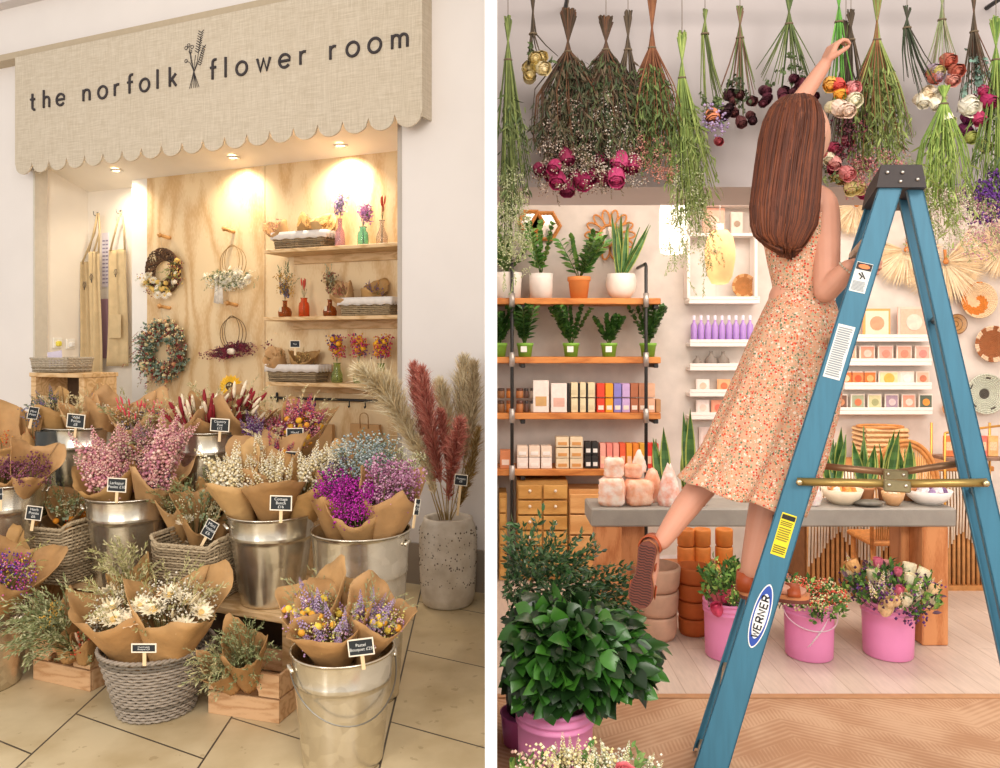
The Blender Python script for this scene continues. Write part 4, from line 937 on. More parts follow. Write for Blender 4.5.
# left edge
BQ('plum flower bunch in kraft paper, left one at the picture edge', 4, 494, 8, 464, 3.62, 34, [('cloud',16,.03,['6a3548','7d4458','8a5064'],.8,1.05)], 141, 1, front=.35, group='plum flower bunches')
BQ('plum flower bunch in kraft paper, right one near the pale bucket', 22, 494, 34, 460, 3.62, 42, [('cloud',18,.03,['6a3548','7d4458','8a5064'],.75,1.0)], 142, 0, front=.35, group='plum flower bunches')
BQ('kraft bunch of orange flowers at the upper left picture edge', 4, 462, 6, 432, 4.36, 62, [('cloud',8,.03,['d85a30','e8a040'],.5,.8), ('tail',5,.025,['e0d0b8','d87a50'],.5,.8)], 143, 5, front=.2, back=.4)
BQ('slim orange flower posy with navy thistle at the upper left', 30, 470, 30, 426, 4.1, 18, [('ball',8,.04,['e07a28','d85a28'],.3,.95), ('cloud',5,.03,['3a4a70','7a7a90'],1.1,1.4)], 144, 1)
BQ('grey green sprig bunch behind the furthest left chalkboard', 42, 440, 40, 408, 4.28, 18, [('round',8,.04,['8a9a80','7a7a6a'],.6,1.2), ('cloud',5,.03,['b0a8b0'],.8,1.3)], 145, 1, wrap=False)
BQ('bright bouquet of purple and pink leaning out at the left edge', -12, 616, 8, 566, 3.34, 66, [('cloud',34,.03,['5a2a90','c03a8a','d870a0','7a4ab0'],.7,1.05), ('cloud',12,.03,['e8c040','d8a8c8','a0a070'],.7,1.0), ('oat',6,.05,['a8a060'],.8,1.15)], 146, 1, front=.1, back=.3, name='bright_bouquet')
BQ('kraft wrapped bunch at the far left, behind the bright one', -16, 600, -4, 552, 3.5, 50, [('cloud',12,.03,['b07aa0','d8b070'],.7,1.0)], 147, 3, name='bright_bouquet')
# square baskets
HB = [('oat',14,.045,['8a8a5a','a0a070','6f7a48'],.7,1.2), ('round',6,.035,['7a8a60','98a080'],.7,1.15), ('cloud',8,.026,['d8cfa8','b0a070'],.7,1.1)]
BQ('herb posy with orange buds in the left square basket', 66, 524, 66, 500, 3.86, 40, HB+[('ball',4,.036,['e8921e','d8481e'],.15,.45)], 151, 1, front=.75, back=.2, r0=.03, name='herb_posy')
BQ('grey green herb posy at the back of the left square basket', 50, 520, 44, 504, 3.96, 26, HB, 152, 2, name='herb_posy')
BQ('white daisy posy in folded kraft, right square basket', 197, 538, 200, 500, 3.58, 46, HB+[('daisy',1,.05,['f4ead0','e8b83a'],.45,.5), ('tail',4,.03,['d8c090'],.7,.9)], 153, 1, front=.6, back=.15, name='herb_posy')
BQ('green herb posy leaning left in the right square basket', 180, 534, 172, 496, 3.70, 30, HB, 154, 5, name='herb_posy')
BQ('dark green herb posy at the right of the square basket', 220, 534, 226, 504, 3.66, 26, [('oat',14,.04,['5a6048','6f7550'],.6,1.1), ('cloud',6,.03,['4a5040'],.6,1.0)], 155, 1, front=.3, name='herb_posy')
BQ('brown paper posy standing tall behind the daisy basket', 205, 520, 210, 484, 3.80, 24, HB, 156, 3, front=-.1, name='herb_posy')
# crates on the floor: grasses lying out of them
GRN = ['8a9060','a0a478','6f7848','b8b48a']
def sheaf(lab, b, t, r1, cnt, seed, cols=GRN, size=.06, **k):
    return bouquet(lab, b, t, .03, r1, [('oat', cnt, size, cols, .45, 1.25)]+k.pop('extra', []), seed, k.pop('paper', 1), name='grass_sheaf', group='green oat sheaves in the low crates', **k)
sheaf('green oat sheaf spilling left out of the bottom left crate', P(74,650,3.34), P(40,620,3.24), .085, 70, 161, wrap=False, extra=[('cloud',6,.03,['c89a40'],.9,1.2)], reach=1.0)
sheaf('second oat sheaf lying over the left crate front', P(78,652,3.34), P(48,632,3.26), .07, 44, 162, wrap=False, reach=1.0)
sheaf('kraft wrapped oat sheaf upright at the back of the left crate', P(70,660,3.38), P(62,618,3.34), .07, 16, 163, back=.5)
sheaf('small posy with orange and cream tips at the right of the left crate', P(86,660,3.3), P(84,636,3.24), .05, 8, 164, extra=[('tail',6,.03,['d8b898','c8a080'],.6,1.0), ('cloud',4,.03,['c8482a'],.6,.9)])
sheaf('dense green oat sheaf in kraft paper, right crate', P(250,686,3.14), P(242,648,3.02), .08, 110, 165, cols=['7f8a5a','98a070','a8a87c','6a7448'], size=.04, back=.25, front=-.05)
sheaf('loose oat sheaf leaning left out of the right crate', P(234,688,3.12), P(213,668,3.02), .05, 46, 166, cols=['8f9468','a8a67c','b8ab7c'], size=.045, front=.1)
# glass cylinder beside the pale bucket
t = thing('glass_cylinder', 'clear glass cylinder vase behind the left chalkboard', 'vase', P(50, 470, 4.08)-Z*(P(50,470,4.08).z-.64), 0)
mb = MB(); zz = P(50, 432, 4.0).z-.64; mb.lathe([(.06,0),(.07,.005),(.07,zz),(.066,zz),(.066,.01),(.001,.01)], 28); mb.build('glass', M('dfe4e0', .05, 0, trans=.95), t)
# ================================================================= right shop: the setting
def boards(name, c1, c2, bw, bl, gap, rot=0, rough=.45, gc='8a6a4a', chev=False):
    m = bpy.data.materials.new(name); m.use_nodes = True; nt = m.node_tree; b = nt.nodes['Principled BSDF']; b.inputs['Roughness'].default_value = rough
    tc = nt.nodes.new('ShaderNodeTexCoord'); mp = nt.nodes.new('ShaderNodeMapping'); nt.links.new(tc.outputs['Object'], mp.inputs[0]); mp.inputs['Rotation'].default_value = (0, 0, rot)
    br = nt.nodes.new('ShaderNodeTexBrick'); nt.links.new(mp.outputs[0], br.inputs[0]); br.inputs['Scale'].default_value = 1; br.inputs['Brick Width'].default_value = bl; br.inputs['Row Height'].default_value = bw; br.inputs['Mortar Size'].default_value = gap
    br.inputs['Color1'].default_value = lin(c1); br.inputs['Color2'].default_value = lin(c2); br.inputs['Mortar'].default_value = lin(gc)
    nz = nt.nodes.new('ShaderNodeTexNoise'); nz.inputs['Scale'].default_value = 9; nz.inputs['Detail'].default_value = 5; m2 = nt.nodes.new('ShaderNodeMapping'); m2.inputs['Scale'].default_value = (1, 7, 1); nt.links.new(mp.outputs[0], m2.inputs[0]); nt.links.new(m2.outputs[0], nz.inputs[0])
    mx = nt.nodes.new('ShaderNodeMix'); mx.data_type = 'RGBA'; mx.blend_type = 'MULTIPLY'; mx.inputs[0].default_value = .35
    nt.links.new(br.outputs[0], mx.inputs[6]); nt.links.new(nz.outputs[0], mx.inputs[7]); nt.links.new(mx.outputs[2], b.inputs['Base Color']); return m
def chevron_floor():
    m = bpy.data.materials.new('mat_chevron_floor'); m.use_nodes = True; nt = m.node_tree; b = nt.nodes['Principled BSDF']; b.inputs['Roughness'].default_value = .6
    tc = nt.nodes.new('ShaderNodeTexCoord'); sx = nt.nodes.new('ShaderNodeSeparateXYZ'); nt.links.new(tc.outputs['Object'], sx.inputs[0])
    def node(op, *ins):
        n = nt.nodes.new('ShaderNodeMath'); n.operation = op
        for i, v in enumerate(ins):
            if isinstance(v, (int, float)): n.inputs[i].default_value = v
            else: nt.links.new(v, n.inputs[i])
        return n.outputs[0]
    tri = node('PINGPONG', node('ADD', sx.outputs[0], -1.16), .75)
    s = node('ADD', sx.outputs[1], node('MULTIPLY', tri, .55))
    line = node('SINE', node('MULTIPLY', s, 2*PI/.028))
    band = node('GREATER_THAN', node('SINE', node('MULTIPLY', s, 2*PI/.24)), .55)
    hat = node('SINE', node('MULTIPLY', node('ADD', sx.outputs[0], 0), 2*PI/.016))
    v = node('ADD', node('MULTIPLY', line, node('SUBTRACT', 1.0, band)), node('MULTIPLY', hat, band))
    nz = nt.nodes.new('ShaderNodeTexNoise'); nz.inputs['Scale'].default_value = 4; nz.inputs['Detail'].default_value = 5; nt.links.new(tc.outputs['Object'], nz.inputs[0])
    f = node('ADD', node('MULTIPLY', v, .10), nz.outputs[0])
    rp = nt.nodes.new('ShaderNodeValToRGB'); nt.links.new(f, rp.inputs[0]); rp.color_ramp.elements[0].position = .36; rp.color_ramp.elements[1].position = .66
    rp.color_ramp.elements[0].color = lin('ae8260'); rp.color_ramp.elements[1].color = lin('c9a484'); nt.links.new(rp.outputs[0], b.inputs['Base Color']); return m
YB = 5.2
mb = MB(); mb.box((2.0, (3.33+YB+.1)/2, -.02), (3.96, YB+.1-3.33, .04)); struct('floor_shop_boards', mb, boards('mat_shop_floor', 'ead8ca', 'e0cbbb', .12, 1.1, .002, PI/2, .35, 'c4ab98'))
mb = MB(); mb.box((2.0, (1.0+3.33)/2-.0, -.02), (3.96, 2.33, .04)); struct('floor_entrance', mb, chevron_floor())
mb = MB(); mb.box((2.0, 3.325, .003), (3.96, .035, .008), bev=.002); struct('trim_threshold', mb, M('b98a62', .5, .05))
m_rw = M('eadfd9', .85, .02, 3)
mb = MB(); mb.box((2.01, 3.355, 2.9), (3.98, .41, 2*(2.9-2.138)), bev=.0); struct('wall_lintel', mb, M('b8aeab', .85, .03, 3))
mb = MB(); mb.box((2.01, YB+.05, 1.4), (3.98, .1, 2.8)); struct('wall_back', mb, boards('mat_white_boards', 'eee4da', 'ebe0d6', .16, 3.0, .0012, 0, .7, 'dccfc4'))
mb = MB(); mb.box((3.8, 4.3, 1.4), (.1, 1.9, 2.8)); struct('wall_right', mb, m_rw)
mb = MB(); mb.box((2.01, 4.4, 2.78), (3.98, 1.7, .05)); struct('ceiling_shop', mb, m_rw)
m_oak = wave_wood('mat_shelf_wood', 'd58a45', 'b96c2e', 4, 6, .45, (.6, 3, 3))
# ---- pipe shelving on the back wall
ys = (301, 360, 416, 472.5); YS = 4.93; zS = [P(0, y-3, YS).z for y in ys]
t = thing('pipe_shelving', 'orange pine shelving on two black iron pipes against the white wall', 'shelving', (P(578,0,YS).x, YS, 0))
x0 = t.location.x
for i, z in enumerate(zS):
    xa, xb = .03, P(661 if i < 3 else 640, 0, YS).x
    mb = MB(); mb.box(((xa+xb)/2-x0, (YB-YS)/2, z-.02), (xb-xa, YB-YS-.004, .04), bev=.004); mb.build('shelf_board', m_oak, t, smooth=False)
for px, yb in ((512, 570), (646, 570)):
    x = P(px, 0, YS-.02).x-x0; mb = MB(); mb.tube([(x,-.022,P(0,yb,YS).z),(x,-.022,P(0,267,YS).z),(x,-.0,P(0,264,YS).z),(x,.26,P(0,264,YS).z)], .011, 8); mb.build('iron_pipe', m_iron, t)
    for i, z in enumerate(zS):
        if px > 600 and i == 3: continue
        mb = MB(); mb.lathe([(.001,.03),(.018,.03),(.018,-.06),(.001,-.06)], 12, (x,-.022,z)); mb.build('pipe_fitting', M('b3aca6', .35, 0, metal=.6), t)
        mb = MB(); mb.box((x+.07,.13,z-.055), (.03,.24,.028), bev=.004); mb.build('bracket', m_iron, t, smooth=False)
def onS(i, px, y=.06): p = P(px, 0, YS+y); return V((p.x, YS+y, zS[i]+.001))
# ---- potted plants
def pot(name, lab, p, rt, h, col, cat='potted plant', group=None, taper=.78, rim=True, prof=None, tagc=False, rough=.6, soil=True):
    t = thing(name, lab, cat, p, 0, group); mb = MB(); rb = rt*taper
    pr = prof or ([(.001,0),(rb,0),(rb+(rt-rb)*.78,h*.78)]+([(rt*1.0,h*.80),(rt*1.04,h*.82),(rt*1.04,h)] if rim else [(rt,h)])+[(rt*.92,h),(rt*.85,h*.6),(.001,h*.6)])
    mb.lathe(pr, 32); mb.build('plant_pot', M(col, rough, .04, 12), t)
    if soil: mb = MB(); mb.lathe([(rt*.86,h*.78),(.001,h*.86)], 18); mb.build('soil', M('4a3626', .95, .3, 80), t)
    if tagc: mb = MB(); mb.box((-.01,-rt-.003,h*.55), (rt*.75,.004,h*.42)); mb.build('white_sticker', M('f2ede6', .6, 0), t, smooth=False)
    return t
GRZ = ['3f6a2e','52803a','355a2a']
def zz(t, h, top, n, seed, spread=.5, cols=GRZ, ls=.05):
    r = random.Random(seed); mb = MB(); st = MB()
    for k in range(n):
        d = rdir(r, (0,0,1), spread); pts = [V((0,0,h))+d*(top*i/5)+V((d.x,d.y,0))*(.15*top*(i/5)**2) for i in range(6)]
        st.tube(pts, [.004*(1-.12*i) for i in range(6)], 5)
        for i in range(2, 11):
            u = i/10; j = min(int(u*5), 4); q = pts[j].lerp(pts[j+1], u*5-j); x, y, _ = frame(d)
            for sg in (-1,1): mb.leaf(q, (d*.7+x*sg+rv(r,.3)).normalized(), ls*(1.1-.4*abs(u-.5)), ls*.48, d, r.randrange(3), .1)
    mb.build('leaves', [M(c, .35, .15, 20) for c in cols], t, smooth=False); st.build('stems', M('5d7a3a'), t)
for px, lab in ((499,'at the left picture edge'),(525,'second from the left'),(571,'in the middle'),(609,'fourth, with the lowest foliage'),(648,'rightmost, behind the iron pipe')):
    t = pot('green_potted_plant', 'leafy plant in a lime green pot, second shelf, '+lab, onS(1, px, .07), .052, .088, '7fb23f', group='plants in lime green pots on the second shelf', tagc=px in (525,571,609))
    zz(t, .07, {499:.2,525:.25,571:.25,609:.18,648:.25}[px], 13, px, .5, ls=.058)
SNK = ['4d7a3c','3c6632','6b8f4a','a8b45c']
def snake(t, h, top, n, seed, w=.028, spread=.2, lean=0):
    r = random.Random(seed); mb = MB()
    for k in range(n):
        d = (rdir(r, (0,0,1), spread)+V((lean if k % 3 == 0 else 0,0,0))).normalized(); b = V((r.uniform(-.03,.03), r.uniform(-.025,.025), h)); l = top*r.uniform(.65,1.05); a = r.uniform(0,PI); x = V((math.cos(a), math.sin(a)*.5, 0)).normalized(); nn = d.cross(x)
        pts = []
        for i in range(9):
            u = i/8; ww = w*(.55+.6*math.sin(PI*min(1,u*1.02+.02)))*(1-u**4) ; c = b+d*(l*u)+nn*(.01*math.sin(u*4+k)); pts += [c-x*ww*.5, c-x*ww*.36+nn*.002, c-nn*.004, c+x*ww*.36+nn*.002, c+x*ww*.5]
        for i in range(8):
            o = i*5
            for j in range(4): mb.add([pts[o+j],pts[o+j+1],pts[o+j+6],pts[o+j+5]], [(0,1,2,3)], 3 if j in (0,3) else (i+k) % 2)
    mb.build('leaves', [M(c, .4, .12, 30) for c in SNK], t, smooth=False)
t = pot('white_potted_plant', 'tall leafy plant in a white cylinder pot at the left end of the top shelf', onS(0, 508, .08), .09, .165, 'efe6dc', group=None, taper=.9, rim=False); zz(t, .15, .3, 8, 1, .6, ['6f8c4c','87a05a','5a7a3c'], .06)
t = pot('white_potted_plant', 'strappy leaved plant in a white cylinder pot, second on the top shelf', onS(0, 541, .09), .078, .16, 'f0e8e0', taper=.92, rim=False); zz(t, .14, .33, 8, 2, .75, ['5a8a3c','48782f','79a04c'], .07)
t = pot('orange_potted_plant', 'bushy plant in an orange clay pot on the top shelf', onS(0, 579, .09), .072, .14, 'e08a48', taper=.75); zz(t, .12, .30, 9, 3, .8, ['4d7f38','3f6f2e','6f9a45'], .07)
t = pot('snake_plant', 'tall snake plant in a round white bowl pot, right of the top shelf', onS(0, 621, .11), .085, .16, 'f1e7dd', prof=[(.001,0),(.055,0),(.085,.04),(.098,.09),(.096,.13),(.088,.16),(.08,.16),(.085,.1),(.001,.1)], soil=False); snake(t, .1, .46, 11, 4, .042, .17, .35)
# ---- boxed goods
def pbox(name, lab, i, px0, px1, py0, py1, col, cat='box', y=.03, dp=.08, group=None, band=None, kind='box', z=None):
    Yc = YS+y; a, b = P(px0, 0, Yc).x, P(px1, 0, Yc).x; s = Yc/F; h = (py1-py0)*s; w = (b-a)-.002; base = zS[i]+.001+((ys[i]-3-py1)*s if py1 < ys[i]-6 else 0)
    t = thing(name, lab, cat, ((a+b)/2, Yc, base), 0, group)
    if kind == 'box':
        mb = MB(); mb.box((0,dp/2,h/2), (w,dp,h-.001), bev=.002); mb.build('carton', M(col, .6, .05, 30), t, smooth=False)
        if band: mb = MB(); mb.box((0,-.001,h*.35), (w*.7,.003,h*.3)); mb.build('printed_label', M(band, .6, .05), t, smooth=False)
    else:
        mb = MB(); r_ = w/2; mb.lathe([(.001,0),(r_*.92,0),(r_,.004),(r_,h*.68),(r_*.9,h*.72)], 18, (0,r_,0)); mb.build('jar_body', M(col, .4, .05), t)
        mb = MB(); mb.lathe([(r_*.92,h*.72),(r_*.95,h*.74),(r_*.95,h-.002),(.001,h-.002)], 18, (0,r_,0)); mb.build('lid', M(band or '3a2c24', .4, .05), t)
    return t
rows = (('back, upper row',397,384),('front, lower row',411,398))
k = 0
for c0, w_, col, band, nm in ((497,8,'8a5a30','4a2f20','dark brown'),(506,8,'c9772e','8a4a20','amber'),(516,8,'b07040','5a3020','copper'),(524,5,'5a3a2c','2a2020','small black'),(530,5,'b09a88','3a2c28','grey')):
    for rn, y1, y0 in (('upper row',411-12,411-22),('lower row',413,401)):
        pbox('candle_jar', nm+' candle jar with dark lid on the third shelf, '+rn, 2, c0, c0+w_, y0, y1, col, 'candle', .05 if rn[0] == 'u' else .03, kind='jar', band=band)
pbox('tall_white_box', 'tall white box with a thin gold motif on the third shelf', 2, 533, 549, 381, 413, 'ede3da', band='cfa46a')
pbox('tall_white_box', 'tall white box with a small red heart on the third shelf', 2, 551, 567, 384, 413, 'eee5dd', band='e0b0a0')
for j, (a, b) in enumerate(((571,578),(580,586),(588,595))):
    for rn, y1, y0 in (('upper',398,383),('lower',413,399)): pbox('cream_box', 'cream box with a black side, '+rn+' one of stack '+('nearest the white boxes','in the middle','next to the red box')[j], 2, a, b, y0, y1, 'e8d8b0', band='d8c8a0')
for j, a in enumerate((568,578.3,586.4)): pbox('black_box', 'narrow black box on the third shelf, '+('left of the cream stacks','between the first cream stacks','between the last cream stacks')[j], 2, a, a+2, 384, 413, '2a2624')
for j, (nm, c) in enumerate((('red','e0442a'),('amber','f0a020'),('violet','8a80c8'),('lilac','c8a8d8'),('brown','b06a48'),('tan','c88a68'),('peach','e0b090'))):
    a = 597+j*8.4
    for rn, y1, y0 in (('upper',398,384),('lower',413,399)): pbox('boxed_candle', nm+' candle box on the third shelf, '+rn+' row', 2, a, a+7.8, y0, y1, c, band='f0e0d0' if rn == 'lower' else None)
for j in range(3):
    for rn, y1, y0 in (('upper',458,447),('lower',470,459)): pbox('soap_bar', 'wrapped cream soap on the lowest shelf, '+rn+' row, '+('left','middle','right')[j], 3, 517+j*12, 528+j*12, y0, y1, 'efd9c4' if rn == 'upper' else 'f4e6dc', 'soap', band='f6efe8')
for j in range(2):
    for rn, y1, y0 in (('top',448,438),('middle',459,449),('bottom',470,460)): pbox('patterned_box', 'cream box with an orange emblem, '+rn+' of the '+('left','right')[j]+' stack on the lowest shelf', 3, 556+j*14, 569+j*14, y0, y1, 'ead6b4', band='d89a58')
for j in range(2):
    for rn, y1, y0 in (('upper',456,443),('lower',470,457)): pbox('white_and_black_box', 'black edged white box, '+rn+' '+('left','right')[j]+' of the square of four', 3, 585+j*7, 591.5+j*7, y0, y1, '2a2827', band='f0ece6')
for j, (nm, c) in enumerate((('pale pink','f0a898'),('coral pink','ee8c80'),('salmon','f0a090'),('orange red','e8603a'),('golden orange','f0a030'),('tangerine','ee8a30'),('amber yellow','f0b440'),('scarlet','e8402c'),('tomato red','ea4a3a'))):
    pbox('incense_box', nm+' incense box standing on the lowest shelf', 3, 600+j*6.6, 606+j*6.6, 445, 470, c, band='f4c8a8')
pbox('figurine_box', 'small box with a red and white figure at the left end of the lowest shelf', 3, 500, 511, 452, 470, 'd8885a', band='f0d8c8')
pbox('wooden_box', 'round tan tin at the right end of the third shelf', 2, 656, 661, 400, 413, 'b8885c')
# ---- drawer cabinets under the shelves
def cabinet(lab, px0, px1, py0, Y, cols, rows, mat, knob, ybase=None):
    a, b = P(px0,0,Y).x, P(px1,0,Y).x; z = P(0,py0,Y).z; t = thing('drawer_cabinet', lab, 'cabinet', (a, Y, 0)); w, dp = b-a, YB-Y-.02
    mb = MB(); mb.box((w/2,dp/2+.012,z/2), (w,dp-.02,z), bev=.004); mb.build('carcass', mat, t, smooth=False)
    for i in range(cols):
        for j in range(rows):
            cw, chh = w/cols, (z-.05)/rows; cx, cz = cw*(i+.5), .03+chh*(j+.5)
            q = MB(); q.box((cx,0,cz), (cw-.012,.022,chh-.012), bev=.003); dr = q.build('drawer', mat, t, smooth=False)
            if knob: q = MB(); q.ell((cx,-.022,cz+chh*.1), .010,.012,.010, 0, 8, 6); q.build('knob', M('f2e6d2', .4, 0), dr)
cabinet('yellow pine drawer cabinet with white knobs under the lowest shelf', 517, 568, 481, 4.95, 2, 6, wave_wood('mat_cab', 'd9a65c', 'c28c44', 3, 6, .5, (.6,3,3)), True)
cabinet('pale wood drawer cabinet behind the grey table', 569, 640, 490, 4.95, 1, 4, wave_wood('mat_cab2', 'ecb878', 'dca060', 3, 6, .5, (.6,3,3)), False)
cabinet('lower pine cabinet at the left picture edge of the shop', 499, 507, 494, 4.95, 1, 5, wave_wood('mat_cab', 'd9a65c', 'c28c44', 3, 6, .5, (.6,3,3)), False)
# ---- wall pieces left half
def onW(px, py, off=.012): return P(px, py, YB-off)
m_ratt = M('d08a48', .6, .15, 40)
for px, py, r_, lab in ((545,226,15,'hexagonal wooden wall mirror above the white pots, front one'),(531,222,12,'second wooden hexagon, left of the hexagonal mirror')):
    p = onW(px, py, .03); s = YB/F; t = thing('hexagon_mirror', lab, 'mirror', p); ring = [(r_*s*math.cos(PI/3*k), 0, r_*s*math.sin(PI/3*k)) for k in range(6)]
    mb = MB(); mb.tube(ring, .014, 4, closed=True); mb.build('wooden_frame', m_ratt, t, smooth=False)
    mb = MB(); mb.add([(x*.95, .008, z*.95) for x, y, z in ring], [tuple(range(6))]); mb.build('mirror_glass', M('d8cfc4', .1, 0, metal=.5), t, smooth=False)
p = onW(610, 235, .03); t = thing('rattan_mirror', 'round rattan wall mirror with looped petals behind the snake plant', 'mirror', p); s = YB/F
mb = MB()
for k in range(14):
    a = 2*PI*k/14; c = V((math.cos(a),0,math.sin(a))); tt = V((-math.sin(a),0,math.cos(a))); mb.tube([c*(17*s)+c*(8*s*math.cos(q))+tt*(3.6*s*math.sin(q)) for q in [2*PI*i/14 for i in range(14)]], .007, 5, closed=True)
mb.tube([(10*s*math.cos(a),0,10*s*math.sin(a)) for a in [2*PI*i/24 for i in range(24)]], .009, 6, closed=True); mb.build('rattan_loops', m_ratt, t)
mb = MB(); mb.disc((0,.006,0), 10*s, (0,-1,0)); mb.build('mirror_glass', M('e0d6cc', .1, 0, metal=.5), t, smooth=False)
# ---- white picture ledges
def ledge(px0, px1, py, lab, grp, dp=.11):
    Y = YB-dp; a, b = P(px0,0,Y).x, P(px1,0,Y).x; z = P(0,py,Y).z; t = thing('picture_ledge', lab, 'shelf', ((a+b)/2, Y, z), 0, grp)
    mb = MB(); mb.box((0,dp/2,-.012), (b-a,dp-.002,.024), bev=.003); mb.build('ledge_board', M('f2e9e2', .5, .01), t, smooth=False)
    mb = MB(); mb.box((0,.006,.012), (b-a,.012,.022), bev=.002); mb.build('front_lip', M('f2e9e2', .5, .01), t, smooth=False); return z
LG = {}
for k, (x0_, x1_, y, lab) in enumerate(((689,760,300,'white wall ledge left of the woman, topmost, holding a round basket'),(690,762,343,'white wall ledge holding the purple bottles'),(690,758,367,'white wall ledge holding three grey vases'),(690,750,393,'narrow white wall ledge with small prints, third below the basket'),(690,744,416,'narrow white wall ledge left of the skirt, lowest'),
    (845,931,338,'white wall ledge of two art prints, seen through the ladder'),(845,932,362,'white wall ledge of pink greeting cards, upper row'),(845,932,386,'white wall ledge of greeting cards, middle row'),(838,933,411,'white wall ledge of framed cards, lowest row'))):
    LG[k] = ledge(x0_, x1_, y, lab, 'white picture ledges')
def onL(k, px, y=.045): Y = YB-.11+y; return V((P(px,0,Y).x, Y, LG[k]+.001))
for j in range(9):
    t = thing('purple_bottle', 'slim clear bottle of violet liquid in a row of nine on a white ledge', 'bottle', onL(1, 694+j*7), 0, 'violet bottles on a white ledge')
    mb = MB(); mb.lathe([(.001,0),(.019,0),(.021,.01),(.021,.115),(.009,.135),(.008,.15),(.001,.15)], 14); mb.build('bottle_body', M('b08ad0', .25, .05), t)
    mb = MB(); mb.lathe([(.010,.15),(.010,.18),(.001,.182)], 10); mb.build('cap', M('e8dcec', .3, 0), t)
for j, (px, k_) in enumerate(((697,.8),(711,1.1),(723,1.1))):
    t = thing('grey_vase', 'squat grey brown bottle vase, '+('smallest, leftmost','middle','rightmost')[j]+' on the white ledge', 'vase', onL(2, px), 0, 'squat grey vases on a white ledge'); mb = MB(); mb.lathe([(a*k_, b*k_) for a, b in ((.001,0),(.032,0),(.038,.02),(.036,.045),(.012,.07),(.009,.085),(.012,.092),(.001,.085))], 20); mb.build('vase_body', M('857a70', .6, .08), t)
def card(p, w, h, col, inner, lab, name='greeting_card', cat='card', grp=None, frame_=None, motif=None):
    t = thing(name, lab, cat, p, 0, grp); mb = MB(); mb.box((0,.008,h/2), (w,.010,h), bev=.001); mb.build('backing', M(frame_ or col, .6, .03), t, smooth=False)
    mb = MB(); mb.box((0,.0015,h/2), (w*.84,.004,h*.84)); mb.build('card_face', M(col, .6, .06, 40), t, smooth=False)
    if inner:
        mb = MB(); mb.lathe([(.001,0),(w*.26,0),(w*.26,.003),(.001,.003)], 14, (0,-.001,h*.5), axis=(0,-1,0)); mb.build('printed_motif', M(inner, .6, .1), t, smooth=False)
    return t
s = YB/F
for k, pxs, h, nm in ((3,((703,'f2e4dc','e8c0a8'),(724,'f0b080','e87850')),13,'print'),(4,((703,'f2e4dc','e8d0c0'),(718,'f0a888','e87860')),15,'print')):
    for j, (px, c, i_) in enumerate(pxs): card(onL(k, px), 13*s, h*s, c, i_, ('pale','orange')[j]+' square print on the '+('upper' if k == 3 else 'lower')+' narrow ledge left of the skirt', 'small_print', 'print')
card(P(707, 449, YB-.03), 15*s, 22*s, 'f4e2da', 'f0c8b8', 'pale pink print on the wall below the narrow ledges', 'small_print', 'print')
card(onL(5, 877), 27*s, 29*s, 'e8dcc0', 'ef9a78', 'orange framed art print with coral lettering on the ledge', 'art_print', 'print', None, 'f0a860')
card(onL(5, 914), 31*s, 31*s, 'f2b8a0', 'f6d0c0', 'pink art print of soft arches on the ledge', 'art_print', 'print', None, 'f4c8b8')
cc = ('f0b090','ee9a80','f2a898','f4a890','f2b0a0'); ci = ('f6d8b8','f0c0b0','ee8c78','f08870','ee8a80')
for j in range(5): card(onL(6, 849+j*18.5), 15*s, 16*s, cc[j], ci[j], ('peach','coral','rose pink','salmon','blush')[j]+' greeting card on the upper card ledge', grp='pink cards on the upper card ledge', frame_='f6e6d8')
for j, (px, c, i_, w_, nm) in enumerate(((846,'ee7a3a','f6c8a0',13,'burnt orange'),(858,'f08850','e85a30',13,'bright orange'),(870,'d87838','f6b070',13,'dark orange'),(889,'f0d8a8','e8b050',20,'cream and gold wide'),(907,'f4ddd4','f6e8e0',15,'pale pink'),(923,'e8b8a0','c87858',13,'dusty brown'))): card(onL(7, px), w_*s, 14*s, c, i_, nm+' greeting card on the middle card ledge', frame_='f2e0d0')
for j, (c, i_, nm) in enumerate((('7a5848','c88860','dark brown'),('a8b090','e07850','sage green'),('d8d0a0','a8a878','pale olive'),('a890a0','d8c0c0','mauve'),('f0a088','f6d0c0','coral'),('5a6858','f09840','dark green with orange sun'))): card(onL(8, 841+j*17), 13.5*s, 16*s, c, i_, nm+' framed card on the lowest card ledge', 'framed_card', 'card', None, 'f4e8da')
# large framed shelf box above, with round rattan basket
t = thing('wall_box_shelf', 'large white frame box on the wall behind the glowing lamps', 'shelf', onW(722, 300, .10)); w_, h_ = 66*s, 64*s
for c, sz in (((0,.04,h_/2+.0),(w_,.10,.02)),((0,.04,h_+.0),(w_,.10,.02)),((-w_/2,.04,h_*.5+.11),(.02,.10,h_+.2)),((w_/2,.04,h_*.5+.11),(.02,.10,h_+.2)),((0,.04,h_+.2),(w_,.10,.02))):
    if c[2] == h_/2: continue
    mb = MB(); mb.box(c, sz, bev=.002); mb.build('frame_board', M('f2e9e2', .5, .01), t, smooth=False)
card(P(714, 236, YB-.05)+Z*0, 22*s, 28*s, 'f0b8a0', 'f4cdb8', 'pale orange art print high on the white wall shelf', 'art_print', 'print')
card(P(737, 236, YB-.05)+Z*0, 12*s, 24*s, 'f0d8c8', 'a89078', 'small print with a brown bottle motif, high on the wall shelf', 'art_print', 'print')
